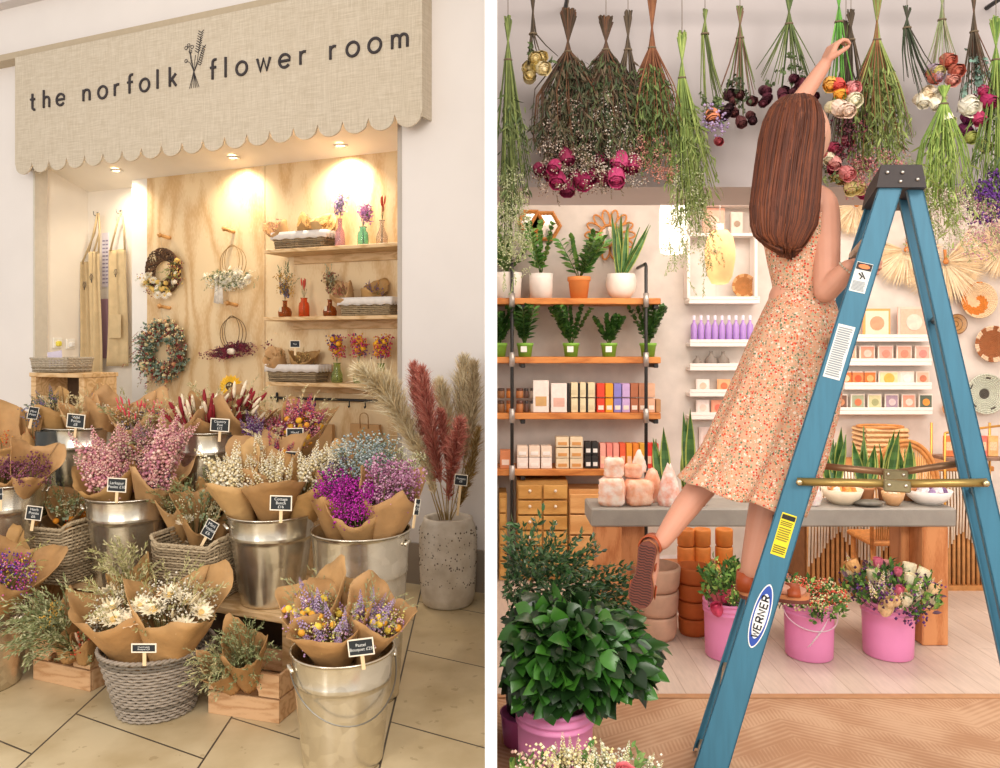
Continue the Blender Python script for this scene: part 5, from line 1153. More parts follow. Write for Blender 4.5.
def round_basket(px, py, rpx, cols, lab, style, off=.05):
    p = onW(px, py, off); rr = rpx*s; t = thing('wall_basket', lab, 'wall basket', p, 0, None); mb = MB(); n = 40
    for k in range(12):
        r_ = rr*(k+.6)/12; y = -.03*(k/12)**2 + .02
        if style == 'swirl':
            for q in range(n):
                a0, a1 = 2*PI*q/n, 2*PI*(q+1)/n; ph = ((a0/(2*PI)+k/14.0) % 1); mb.tube([(r_*math.cos(a0), y, r_*math.sin(a0)), (r_*math.cos(a1), y, r_*math.sin(a1))], rr/22, 4, mi=1 if ph < .38 else 0)
        else:
            for q in range(n):
                a0, a1 = 2*PI*q/n, 2*PI*(q+1)/n; mi = (1 if k > 8 and q % 5 < 3 else 0) if style == 'petal' else (k % 4 == 3)*1 if style == 'ring' else (1 if k < 3 or (k == 9 and q % 8 < 2) else 0)
                mb.tube([(r_*math.cos(a0), y, r_*math.sin(a0)), (r_*math.cos(a1), y, r_*math.sin(a1))], rr/22, 4, mi=mi)
    mb.build('coiled_weave', [M(c, .7, .08, 40) for c in cols], t)
round_basket(979, 300, 18, ('f0d4ac','e08a34'), 'shallow round wall basket with an orange spiral', 'swirl')
round_basket(957, 324, 10, ('c89a60','8a6238'), 'smallest brown rimmed wall basket, left of the spiral one', 'ring')
round_basket(993, 344, 18, ('a8683c','ecd0b0'), 'brown and cream petal patterned wall basket', 'petal')
round_basket(986, 394, 20, ('c8cdbc','5a564e'), 'pale grey green wall basket with a dark centre', 'dot')
round_basket(950, 408, 8, ('e0a468','d08a4a'), 'small tan wall basket half hidden by the rear ladder leg', 'ring')
round_basket(744, 286, 12, ('c88a50','e8b880'), 'round rattan disc standing on the topmost white ledge', 'petal', .07)
def fan(px, py, rpx, lab, a0, a1, seed):
    p = onW(px, py, .05); t = thing('palm_fan', lab, 'wall fan', p, 0, 'dried palm fans on the back wall'); r = random.Random(seed); mb = MB(); rr = rpx*s
    for k in range(120):
        a = a0+(a1-a0)*k/119; l = rr*r.uniform(.85,1.05); mb.leaf((.1*rr*math.cos(a), -.01*r.random(), .1*rr*math.sin(a)), (math.cos(a), -.12, math.sin(a)), l, rr*.05, (0,-1,0), r.randrange(2), .1, .3)
    mb.build('palm_blades', [M('e8d4b2', .8, .1, 30), M('dac098', .8, .1, 30)], t, smooth=False)
    mb = MB(); mb.ell((0,-.02,0), .018,.015,.018, 0, 10, 6); mb.tube([(0,-.02,0),(-.08*math.cos((a0+a1)/2),-.02,-.08*math.sin((a0+a1)/2))], .01, 6); mb.build('fan_handle', M('c88040', .6), t)
fan(855, 205, 30, 'dried palm fan behind the front ladder rail', PI*1.0, PI*2.0, 1)
fan(905, 250, 36, 'dried palm fan in the middle, seen inside the ladder', PI*.9, PI*2.05, 2)
fan(944, 262, 42, 'wide dried palm fan behind the rear ladder rail', PI*.75, PI*2.3, 3)
fan(1002, 250, 30, 'dried palm fan cut by the right picture edge', 0, 2*PI, 4)
# ---- glowing pendant lamps
def pendant(px, py, wpx, hpx, Y, prof, lab, col, e):
    s_ = Y/F; p = P(px, py, Y); t = thing('pendant_lamp', lab, 'lamp', p, 0, None); w_, h_ = wpx*s_/2, hpx*s_
    mb = MB(); mb.lathe([(a*w_, (b-.5)*h_) for a, b in prof], 28); mb.build('lamp_shade', M(col, .7, .12, 12, emit=e), t)
    mb = MB(); mb.tube([(0,0,h_*.5-.02),(0,0,2.755-p.z)], .004, 6); mb.build('cord', M('d8cfc4', .6), t)
    mb = MB(); mb.lathe([(.02,h_*.5+.03),(.02,h_*.5-.02)], 12); mb.build('lamp_socket', M('e8e0d8', .5), t)
    ld = bpy.data.lights.new('pendant_glow', 'POINT'); ld.energy = 1.2; ld.color = (1,.85,.65); ld.shadow_soft_size = .08; o = bpy.data.objects.new('pendant_glow', ld); COL.objects.link(o); o.location = p-Z*(h_*.5+.06); o['kind'] = 'helper'
pendant(720, 257, 30, 55, 4.2, [(.25,0),(.55,.02),(.8,.15),(.98,.45),(1,.62),(.85,.85),(.5,.98),(.15,1)], 'egg shaped glowing paper pendant lamp', 'ffb47a', .5)
pendant(673, 228, 27, 52, 4.1, [(.6,0),(.92,.03),(1,.2),(1,.8),(.9,.95),(.5,1)], 'bright white cylinder pendant lamp behind the hanging greenery', 'fff2e4', 1.1)
# ================================================================= grey table
YT = 3.88; a, b = P(591,0,YT).x, P(957,0,YT).x; zt = P(0,508.5,YT).z; zb_ = P(0,527,YT).z; TD = .27
t = thing('display_table', 'long grey topped display table on thick orange timber legs', 'table', ((a+b)/2, YT, 0)); w_ = b-a
m_conc = M('9b948b', .7, .06, 14, bump=.1, bscale=80); m_leg = wave_wood('mat_leg', 'd6915c', 'bd7340', 3, 7, .5, (3,3,.6))
mb = MB(); mb.box((0,TD/2,(zt+zb_)/2), (w_,TD,zt-zb_), bev=.008); mb.build('table_top', m_conc, t, smooth=False)
for px0, px1, y in ((595,622,.02),(921,947,.02),(624,640,TD-.14),(909,920,TD-.14)):
    Yl = YT+y; c = (P((px0+px1)/2,0,Yl).x)-(a+b)/2; lw = .13
    mb = MB(); y = min(y, TD-.14) if y > .1 else .005; mb.box((c,y+lw/2,zb_/2), (lw,lw,zb_-.002), bev=.006); mb.build('leg', m_leg, t, smooth=False)
def onT(px, y=.1): return V((P(px,0,YT+y).x, YT+y, zt+.001))
s = YT/F
# ---- salt lamps and crystals
def rock(name, lab, px, py0, py1, wpx, y, cols, seed, shape='cube', zoff=0, cat='salt lamp', dp=None, grp=None):
    r = random.Random(seed); p = onT(px, y)+Z*zoff; s_ = (YT+y)/F; h = (py1-py0)*s_; w2 = wpx*s_/2; t = thing(name, lab, cat, p, r.uniform(-.3,.3), grp); mb = MB(); n, k = 14, 9; vs = []
    for i in range(k+1):
        v = i/k
        for j in range(n):
            q = 2*PI*j/n
            if shape == 'cube': e = .35; x = abs(math.cos(q))**e*(1 if math.cos(q)>0 else -1); y_ = abs(math.sin(q))**e*(1 if math.sin(q)>0 else -1); k_ = (1-abs(2*v-1)**6*.25)
            elif shape == 'cone': x, y_ = math.cos(q), math.sin(q); k_ = (1-v**1.6*.85)*(.85+.3*math.sin(min(1,v*3)*PI/2)*.5)
            else: x, y_ = math.cos(q), math.sin(q); k_ = math.sqrt(max(.02, 1-(1.7*v-.7)**2)) if v > .4 else .8+.2*v/.4
            vs.append((x*w2*k_*(1+r.uniform(-.07,.07)), y_*w2*.8*k_*(1+r.uniform(-.07,.07)), h*v+(r.uniform(-.04,.04)*h if 0 < i else 0)))
    fs = [(i*n+j, i*n+(j+1) % n, (i+1)*n+(j+1) % n, (i+1)*n+j) for i in range(k) for j in range(n)]+[tuple(range(n-1,-1,-1)), tuple(k*n+j for j in range(n))]
    mb.add(vs, fs); mb.build('crystal_block', M(cols[0], .5, .1, 22, hex2=cols[1], bump=.4, bscale=60, sss=.15), t); return t
SL = [('f6bc9c','fcebe0'),('f0a882','f8d0b8'),('f8ccb4','fdf0e8')]
rock('salt_lamp', 'pale salt cube nearest the left table corner, bright right face', 612, 481, 508, 27, .08, SL[0], 1)
rock('salt_lamp', 'orange pink salt cube, second from the left table corner', 638, 483, 508, 27, .09, SL[1], 2)
rock('salt_lamp', 'salt cube stacked on top of the left pair', 614, 463, 482, 20, .1, SL[0], 3, zoff=28*s)
rock('salt_lamp', 'peach salt block in the middle of the pile', 633, 470, 483, 18, .13, SL[1], 4, zoff=27*s)
rock('salt_lamp', 'pointed salt crystal at the top of the pile', 639, 456, 478, 17, .2, SL[2], 5, 'cone', zoff=30*s)
rock('salt_lamp', 'orange rounded salt block right of the pile', 652, 474, 507, 18, .17, SL[1], 6, 'egg')
rock('salt_lamp', 'tall white and pink salt peak behind the calf', 669, 468, 509, 25, .08, ('f0a890','faeee8'), 7, 'cone')
rock('salt_lamp', 'low white salt block beneath the hem', 697, 490, 509, 22, .08, ('f4c8b0','faf0ea'), 8, 'egg')
rock('crystal_cluster', 'pale pink crystal lump just right of the ladder rail on the table', 812, 490, 509, 20, .08, ('e8c0b8','f6ece6'), 9, 'egg', cat='crystal')
# ---- snake plants in low troughs
for px, hp, lean, seed, lab in ((664,62,.0,11,'small snake plant left of the salt peak, on the table'),(690,80,.0,12,'taller snake plant behind the skirt on the table'),(835,66,.1,13,'snake plant inside the ladder, leftmost of four'),(866,62,0,14,'slim snake plant inside the ladder, second from the left'),(886,62,0,15,'snake plant inside the ladder, third from the left'),(908,52,.1,16,'short snake plant inside the ladder, rightmost of four')):
    p = onT(px, .21); t = pot('snake_plant', lab, p, .042, .07, 'c8875a', group='snake plants in a row at the back of the table'); snake(t, .05, hp*s*1.05, 6, seed, .05, .22, lean)
# ---- bowls
def bowl(px, y, wpx, hpx, col, lab, fill, seed, grp=None):
    p = onT(px, y); s_ = (YT+y)/F; rr, h = wpx*s_/2, hpx*s_; t = thing('display_bowl', lab, 'bowl', p, 0, grp); mb = MB()
    mb.lathe([(.001,0),(rr*.5,0),(rr*.85,h*.45),(rr,h),(rr*.96,h),(rr*.8,h*.5),(.001,h*.2)], 32); mb.build('bowl_shell', M(col, .4, .04), t)
    for k in range(9):
        r = random.Random(seed*50+k); q = MB(); a_ = r.uniform(0,6.28); d_ = rr*.65*math.sqrt(r.random()); sz = rr*r.uniform(.2,.32); c = p+V((d_*math.cos(a_), d_*math.sin(a_), h*.75+r.uniform(0,.012)))
        n_ = 7; q.add([V((sz*math.cos(2*PI*j/n_)*r.uniform(.7,1), sz*math.sin(2*PI*j/n_)*r.uniform(.7,1), 0)) for j in range(n_)]+[V((sz*.6*math.cos(2*PI*j/n_+.3), sz*.6*math.sin(2*PI*j/n_+.3), sz*r.uniform(.5,.9))) for j in range(n_)]+[V((0,0,sz*1.1))], [(j,(j+1)%n_,n_+(j+1)%n_,n_+j) for j in range(n_)]+[(n_+j,n_+(j+1)%n_,2*n_) for j in range(n_)]+[tuple(range(n_-1,-1,-1))])
        o = q.build('raw_crystal', M(fill[k % len(fill)], .4, .2, 40), None, smooth=False); o.location = c
        tag(o, {'o':'small orange and cream tumbled stone heaped in the pale wide bowl','p':'purple and white raw crystal heaped in the white bowl','w':'pale beige stone heaped in the small shell bowl'}[lab[-1]], 'crystal', {'o':'orange stones in the wide bowl','p':'purple crystals in the white bowl','w':'beige stones in the small bowl'}[lab[-1]])
    t['label'] = lab[:-2]; return t
bowl(842, .12, 40, 15, 'f0e0c4', 'wide cream bowl of orange stones on the table, inside the ladder|o', ['f0a050','f4d0a0','e88a40','f6e8d8'], 1)
bowl(928, .12, 44, 14, 'f2ece6', 'white bowl of purple crystals at the right table end|p', ['6a4a78','e8e0e4','9a80a8','c8b8c8'], 2)
bowl(893, .08, 22, 13, 'd8a878', 'small tan shell bowl of pale stones between two larger bowls|w', ['e8c8a0','f0dcc4'], 3)
t = thing('river_stones', 'flat dark grey stone dish between the bowls on the table', 'stone', onT(868, .06)); mb = MB(); mb.ell((0,0,.016), 15*s, .05, .016, 0, 16, 8); mb.build('stone', M('6f6a60', .5, .2), t)
# woven basket back & rattan chair behind the table
t = thing('rattan_chair', 'round backed rattan chair behind the table', 'chair', (P(905,0,4.40).x, 4.40, 0)); s_ = 4.40/F; zb2 = P(0,500,4.40).z; mb = MB()
for rr in (33, 29): mb.tube([(rr*s_*math.cos(a_), 0, zb2-.02+ (rr+12)*s_*math.sin(a_)+.1) for a_ in [PI*i/24 for i in range(25)]], .012, 6)
mb.tube([(-33*s_,0,zb2+.08),(-33*s_,0,.35)], .012, 6); mb.tube([(33*s_,0,zb2+.08),(33*s_,0,.35)], .012, 6); mb.build('back_hoop', m_ratt, t)
mb = MB()
for k in range(-13,14): 
    x = k*2.2*s_; hh = math.sqrt(max(0, 1-(x/(29*s_))**2))*41*s_; mb.tube([(x,0,.40),(x,0,zb2+.08+hh)], .005, 4)
mb.build('back_canes', M('e0a868', .6, .1), t)
mb = MB(); mb.box((0,.14,.38), (.4,.3,.03), bev=.01); mb.build('seat', m_ratt, t, smooth=False)
for sx in (-.17,.17):
    for sy in (.02,.26): mb = MB(); mb.tube([(sx,sy,0),(sx,sy,.37)], .014, 6); mb.build('leg', m_ratt, t)
t = thing('woven_hamper', 'square woven rattan hamper on the slatted cabinet behind the snake plants', 'basket', (P(880,0,5.0).x, 5.0, 0)); s_ = 5.0/F; zz = P(0,427,5.0).z; mb = MB()
zc0 = P(0,466,4.78).z+.002
for k in range(7): mb.box((0,0,zc0+(zz-zc0)*(k+.5)/7), (44*s_,.2,(zz-zc0)/7*.94), bev=.01)
mb.build('woven_body', M('e2b886', .7, .12, 60), t); mb = MB(); mb.tube([(22*s_*math.cos(q), .1*math.sin(q), zz+.004) for q in [2*PI*i/24 for i in range(24)]], .008, 5, closed=True); mb.build('rim', m_ratt, t)
# ---- slatted room divider with macrame fringe, behind the table on the right
YD = 4.78; s_ = YD/F; xa, xb = P(806,0,YD).x, P(990,0,YD).x; zt_, zb3 = P(0,466,YD).z, .0
t = thing('slatted_cabinet', 'wide cabinet with vertical bamboo slats under a macrame fringe', 'cabinet', ((xa+xb)/2, YD, 0)); w_ = xb-xa
mb = MB(); n = 38
for k in range(n): x = -w_/2+w_*(k+.5)/n; mb.tube([(x,0,.03),(x,0,zt_-.03)], w_/n*.34, 6)
mb.build('bamboo_slats', M('dba468', .55, .12, 20), t)
mb = MB(); mb.box((0,.2,(zt_-.03)/2+.01), (w_-.01,.33,zt_-.05)); mb.build('carcass', M('8a5a30', .7, .1), t, smooth=False)
mb = MB(); mb.box((0,.18,zt_-.015), (w_+.03,.40,.03), bev=.004); mb.build('cabinet_top', M('c4813f', .5, .08), t, smooth=False)
mb = MB(); mb.box((0,0,.015), (w_,.04,.03)); mb.build('bottom_rail', M('c48a50', .6), t, smooth=False)
mb = MB(); r = random.Random(4)
for k in range(60):
    u = (k+.5)/60; x = -w_/2+w_*u; l = .36+.26*abs(((u*3.0) % 1)*2-1)*.9+r.uniform(-.01,.01)
    if u > .45 and u < .68: l *= .5
    mb.tube([(x,-.024,zt_-.03),(x+.003,-.03,zt_-.03-l*.5),(x+r.uniform(-.004,.004),-.028,zt_-.03-l)], .0065, 4)
mb.build('macrame_fringe', M('fbeeda', .9, .05), t)
# wall unit of red and orange books, right edge
YR = 4.55; zz = P(0,459,YR).z; t = thing('brass_book_rack', 'brass framed rack of coral booklets at the right picture edge', 'rack', (P(975,0,YR).x, YR, 0)); s_ = YR/F
mb = MB(); hw = 30*s_
for x in (-hw,hw):
    mb.tube([(x,0,0),(x,0,zz+ (26 if x < 0 else 34)*s_)], .007, 6); mb.tube([(x,.14,0),(x,.14,zz+34*s_)], .007, 6)
mb.tube([(-hw,0,zz+26*s_),(hw,0,zz+34*s_)], .007, 6); mb.build('brass_frame', M('d8a04a', .3, .05, metal=.6), t)
mb = MB(); mb.box((0,.07,zz), (2*hw,.16,.02), bev=.003); mb.build('rack_shelf', M('8a6a58', .5), t, smooth=False)
for k, (c, nm) in enumerate((('e8804a','orange'),('ee9a88','coral'),('f0b0a0','pink'),('e87868','red pink'),('f4b878','apricot'))):
    x = P(975,0,YR).x-hw*.75+k*hw*.37; tt = thing('booklet', nm+' booklet standing in the brass rack', 'booklet', (x, YR+.04, zz+.011)); mb = MB(); mb.box((0,0,.06), (hw*.33,.02,.12), bev=.002); mb.build('cover', M(c, .6, .15, 60), tt, smooth=False)
    mb = MB(); mb.box((0,-.011,.06), (hw*.24,.002,.05)); mb.build('cover_print', M('f4c8a0', .6, .2, 90), tt, smooth=False)
# ---- pots on the shop floor
def clay(px, pyb, wpx, hpx, Y, col, lab, n=3, inner='c87a4a'):
    s_ = Y/F; p = P(px, 0, Y); p.z = 0; rr, h = wpx*s_/2, hpx*s_; t = thing('stacked_clay_pots', lab, 'plant pot', p); 
    for k in range(n):
        z0_ = h*k/n*.92; hh = h/n*1.0; mb = MB(); q = .82+.18*(k+1)/n
        mb.lathe([(.001,z0_+.001),(rr*q*.86,z0_+.001),(rr*q*.95,z0_+hh*.2),(rr*q,z0_+hh*.8),(rr*q*.98,z0_+hh*.9),(rr*q*.90,z0_+hh*.91),(rr*q*.84,z0_+hh*.4),(.001,z0_+hh*.3)], 36); mb.build('clay_pot', M(col, .7, .08, 14), t)
def floorY(py): return H*F/(py-CY)
clay(655, 638, 50, 78, floorY(636), 'cfa68c', 'stack of large pale pink clay pots left of the orange ones', 3)
clay(693, 638, 34, 74, floorY(633), 'c4662c', 'stack of orange clay pots beside the first pink bucket', 4)
clay(676, 600, 40, 50, 4.5, 'c8bcb8', 'wide pale lilac clay pot behind, under the table', 1)
for j, (px, col) in enumerate(((686,'d8823c'),(702,'e08c40'),(724,'e08a3a'))):
    Y = 4.45; p = P(px,0,Y); s_ = Y/F
    for k in range(2):
        hh = 17*s_; zz = P(0,563,Y).z+k*hh*1.02; tt = thing('orange_planter', ('lower','upper')[k]+' square orange planter, '+('left','middle','right')[j]+' stack under the table', 'planter', (p.x, Y, zz)); mb = MB(); w2 = 17*s_/2
        mb.lathe([(.001,0),(w2*.85,0),(w2*1.0,hh*.1),(w2*1.02,hh*.9),(w2*.95,hh),(w2*.85,hh),(w2*.8,hh*.4),(.001,hh*.4)], 24); mb.build('planter_body', M(col, .6, .06), tt)
t = thing('low_bench', 'low wooden bench carrying the orange planters under the table', 'bench', (P(702,0,4.45).x, 4.45, 0)); zz = P(0,563,4.45).z-.002; mb = MB(); mb.box((0,0,zz-.015), (.42,.2,.03), bev=.003); mb.build('bench_top', m_leg, t, smooth=False)
for sx in (-.18,.18): mb = MB(); mb.box((sx,0,(zz-.03)/2), (.03,.18,zz-.032), bev=.003); mb.build('leg', m_leg, t, smooth=False)
# ---- pink buckets with flowers
m_pink = M('ea8fbf', .45, .02, 4)
def pinkb(px, pyr, pyb, wpx, lab, Y=None, handle=True, leaf=False):
    Y = Y or floorY(pyb-4); s_ = Y/F; p = P(px,0,Y); p.z = 0; rr = wpx*s_/2; h = P(0,pyr,Y).z; t = thing('pink_bucket', lab, 'bucket', p, 0, 'pink plastic flower buckets')
    rb = rr*.94; k = lambda u: rb+(rr-rb)*u; mb = MB()
    pr = [(.001,.004),(rb*.96,.002),(rb,.008)]+[(k(u), h*u) for u in (.3,.6,.78)]+[(k(.79)+.006,h*.795),(k(.8)+.006,h*.82),(k(.82),h*.83),(k(.86),h*.86),(k(.87)+.007,h*.875),(k(.9)+.007,h*.9),(k(.91),h*.91),(k(.95),h*.95),(k(.96)+.006,h*.96),(k(1)+.006,h*.995),(k(1),h),(k(1)-.005,h),(k(.6)-.005,h*.6),(.001,h*.6)]
    mb.lathe(pr, 48); mb.build('pail', m_pink, t)
    if handle:
        mb = MB(); n = 18; R_ = rr+.01; mb.tube([V((R_*math.cos(q), -R_*math.sin(q)*.97-.003, h*.86-.075*math.sin(q)**.7 if math.sin(q) > 0 else h*.86)) for q in [PI*i/n for i in range(n+1)]], .003, 6); mb.build('wire_handle', M('e6c8d4', .3, 0), t)
    if leaf:
        mb = MB(); r = random.Random(2)
        for i in range(9): a_ = -PI/2+(i-4)*.09; yv = h*(.30+.05*i); mb.tube([(rr*math.cos(a_)*.97, rr*math.sin(a_)*.97, yv), (rr*math.cos(a_+.18)*.97, rr*math.sin(a_+.18)*.98-.002, yv+.04)], .0016, 4)
        mb.tube([(k(.3)*math.cos(-PI/2-.45+.1*i)*1.0, k(.3)*math.sin(-PI/2-.45+.1*i)*1.01, h*(.28+.05*i)) for i in range(9)], .0018, 4)
        mb.build('fern_motif', M('f6dfe8', .5, 0), t)
    return p, rr, h, Y
def bunch_in(pb, lab, blooms, seed, r1, hh, grp='fresh flower bunches in pink buckets', dx=0):
    p, rr, h, Y = pb; b_ = p+V((0,0,h*.62)); top_ = p+V((dx, -.02, h+hh)); return bouquet(lab, b_, top_, .05, r1, blooms, seed, wrap=False, group=grp, name='flower_bunch')
GL1 = ['4f7a35','6a9440','3d5f2c','8fae55']
pb1 = pinkb(727, 599, 659, 45, 'pink plastic bucket of flowers directly below the dangling foot', handle=False)
bunch_in(pb1, 'green bunch with coral and magenta blooms below the standing foot', [('leaf',120,.045,GL1,.5,1.2), ('rose',7,.06,['e87880','d84a70','ef9a90'],.5,.8), ('cloud',9,.028,['c8d860','dfe88a'],.7,1.2), ('spike',3,.04,['6a9440','4f7a35'],1.1,1.5)], 201, .15, .12)
pb2 = pinkb(809, 599, 659, 48, 'pink plastic bucket with a white fern motif, middle of three', leaf=True)
bunch_in(pb2, 'red and cream flowered bunch in the middle pink bucket', [('leaf',110,.045,GL1,.45,.9), ('cloud',50,.034,['d84a3a','e86a50','e88a70'],.7,1.0), ('cloud',60,.032,['f0e4b8','e0dc90','dfe8b0'],.6,1.0)], 202, .17, .075)
pb3 = pinkb(888, 599, 658, 49, 'plain pink plastic bucket nearest the right table leg', handle=False)
bunch_in(pb3, 'large mixed bunch of purple, cream and apricot blooms by the table leg', [('leaf',130,.05,GL1+['6a4a5a'],.5,1.0), ('cloud',40,.045,['5a2a6a','7a3a80','4a2040'],.5,1.0), ('rose',26,.06,['f0d0a0','f4e8c8','e8b070'],.5,1.05), ('spike',16,.05,['f4e8a0','f6f0d8','e8c8c0'],.7,1.15), ('rose',4,.045,['e89a98','d8708a'],.9,1.15), ('cloud',6,.03,['7a50a0'],.6,.8)], 203, .23, .14)
# ================================================================= foreground plants
pb4 = pinkb(555, 700, 800, 76, 'large pink bucket of dark green foliage in the left foreground of the shop', Y=2.62, handle=False)
def foliage(lab, p, n, rad, cols, ls, lw, seed, squash=(1,.8,.8), name='foliage_plant', xmin=.03, stem=True, c0=(0,0,0), twig=False):
    t = thing(name, lab, 'plant', p); r = random.Random(seed); mb = MB(); st = MB(); c0 = V(c0)
    for k in range(n):
        d = rdir(r, (0,0,1), 2.1); q = c0+V((d.x*squash[0], d.y*squash[1], d.z*squash[2]))*(rad*r.uniform(.35,1)**.6)
        if (p+q).x < xmin+ls*.9: continue
        dd = (V((d.x,d.y,d.z*.4-.15))+rv(r,.45)).normalized()
        if twig:
            for i in range(7):
                e = q+dd*(ls*.8*i)
                if (p+e).x < xmin+ls: break
                for sg in (0,1): mb.leaf(e, rdir(r, dd, .9), ls*r.uniform(.7,1.1), lw, rv(r), r.randrange(len(cols)), .1)
            if (p+q+dd*(ls*5.6)).x > xmin: st.tube([q, q+dd*(ls*5.6)], .0012, 3)
        else:
            fl_leaf_round(mb, q, dd, ls*r.uniform(.7,1.2), lw*r.uniform(.8,1.2), (V((0,-.5,1))+rv(r,.8)), r.randrange(len(cols)), r.uniform(.1,.6), .16)
            if stem and k % 5 == 0: st.tube([V((0,0,-.02)), c0+(q-c0)*.5, q], .0022, 4)
    mb.build('leaves', [M(c, .3, .15, 15) for c in cols], t, smooth=True); st.build('stems', M('4f6a30'), t); return t
foliage('dense dark glossy leaves in the large pink foreground bucket', pb4[0]+V((.0,0,pb4[2]-.03)), 1700, .29, ['1a3414','234418','142a10','2c5a1c','3d7024'], .072, .054, 1, (1.0,.74,.56), c0=(.03,.03,.17))
foliage('fine feathery green foliage rising behind the glossy leaves', P(535, 640, 3.0), 520, .30, ['2f4f2c','3f6038','264024','547048'], .03, .012, 2, (1.0,.6,.66), name='fine_foliage_plant', c0=(-.02,0,.14), twig=True)
foliage('loose twigs of small leaves reaching up at the left edge of the shop', P(512, 590, 3.1), 26, .2, ['3f6a38','527848','2f4c2c'], .045, .018, 3, (.35,.4,1.1), name='leafy_twig_plant', c0=(.03,0,.08), twig=True)
p = P(535,0,3.0); t = thing('dark_bucket', 'dark bucket hidden behind the glossy leaves, holding the fine foliage', 'bucket', (p.x,3.0,0)); mb = MB(); mb.lathe([(.001,.002),(.10,.002),(.13,.36),(.125,.36),(.1,.1),(.001,.1)], 28); mb.build('pail', M('3c3f3a', .5), t)
pq = P(500,0,2.5); pq.z = 0
t = thing('pink_bucket', 'magenta pink bucket edge showing low at the left side of the shop', 'bucket', (.125,2.95,0), 0, 'pink plastic flower buckets'); mb = MB(); hz2 = P(0,712,2.95).z; mb.lathe([(.001,.002),(.078,.002),(.088,hz2*.95),(.092,hz2),(.086,hz2),(.08,.1),(.001,.1)], 32); mb.build('pail', M('d06ab0', .45, .02), t)
# flowers along the bottom edge
pbt = P(580, 785, 2.28); t = thing('zinc_trough', 'low trough below the picture holding the pale foreground flowers', 'planter', (pbt.x, 2.22, 0)); mb = MB(); mb.box((0,0,.09), (.40,.16,.178), bev=.01); mb.build('trough_body', M('a8a29a', .5, .05, metal=.3), t, smooth=False)
def stock(lab, px, py, Y, n, rad, blooms, seed):
    b_ = P(px, py+70, Y); b_.z = .17; return bouquet(lab, b_, P(px, py+20, Y), .03, rad, blooms, seed, wrap=False, group=None, name='stock_flower_bunch')
stock('creamy yellow stock flowers along the bottom edge of the shop view', 572, 750, 2.22, 30, .14, [('spike',26,.036,['f2e6b8','ecdc9c','f6f0d4','e0d090'],.7,1.35), ('cloud',40,.035,['f2e6b8','f6f0d4','ecdc9c'],.7,1.25), ('leaf',14,.04,GL1,.5,1.1)], 301)
stock('white and pale yellow stock flowers at the bottom, right of the creamy ones', 622, 756, 2.22, 30, .12, [('cloud',30,.03,['f4f0dc','f6f2e4'],.7,1.3), ('spike',18,.036,['f4f0d8','e8e4b0','c8d0a0'],.7,1.5), ('leaf',18,.035,['8aa860','6a9048'],.6,1.5)], 302)
stock('peach pink blooms at the bottom left corner of the shop view', 524, 752, 2.24, 12, .06, [('cloud',14,.035,['f0c8b0','f4dcc8','e8b8a8'],.8,1.4), ('leaf',10,.04,GL1,.6,1.2)], 303)
stock('single coral daisy bloom at the bottom edge among white stock', 617, 762, 2.14, 2, .03, [('rose',2,.07,['ee8a90','f4a8a0'],1.0,1.2)], 304)
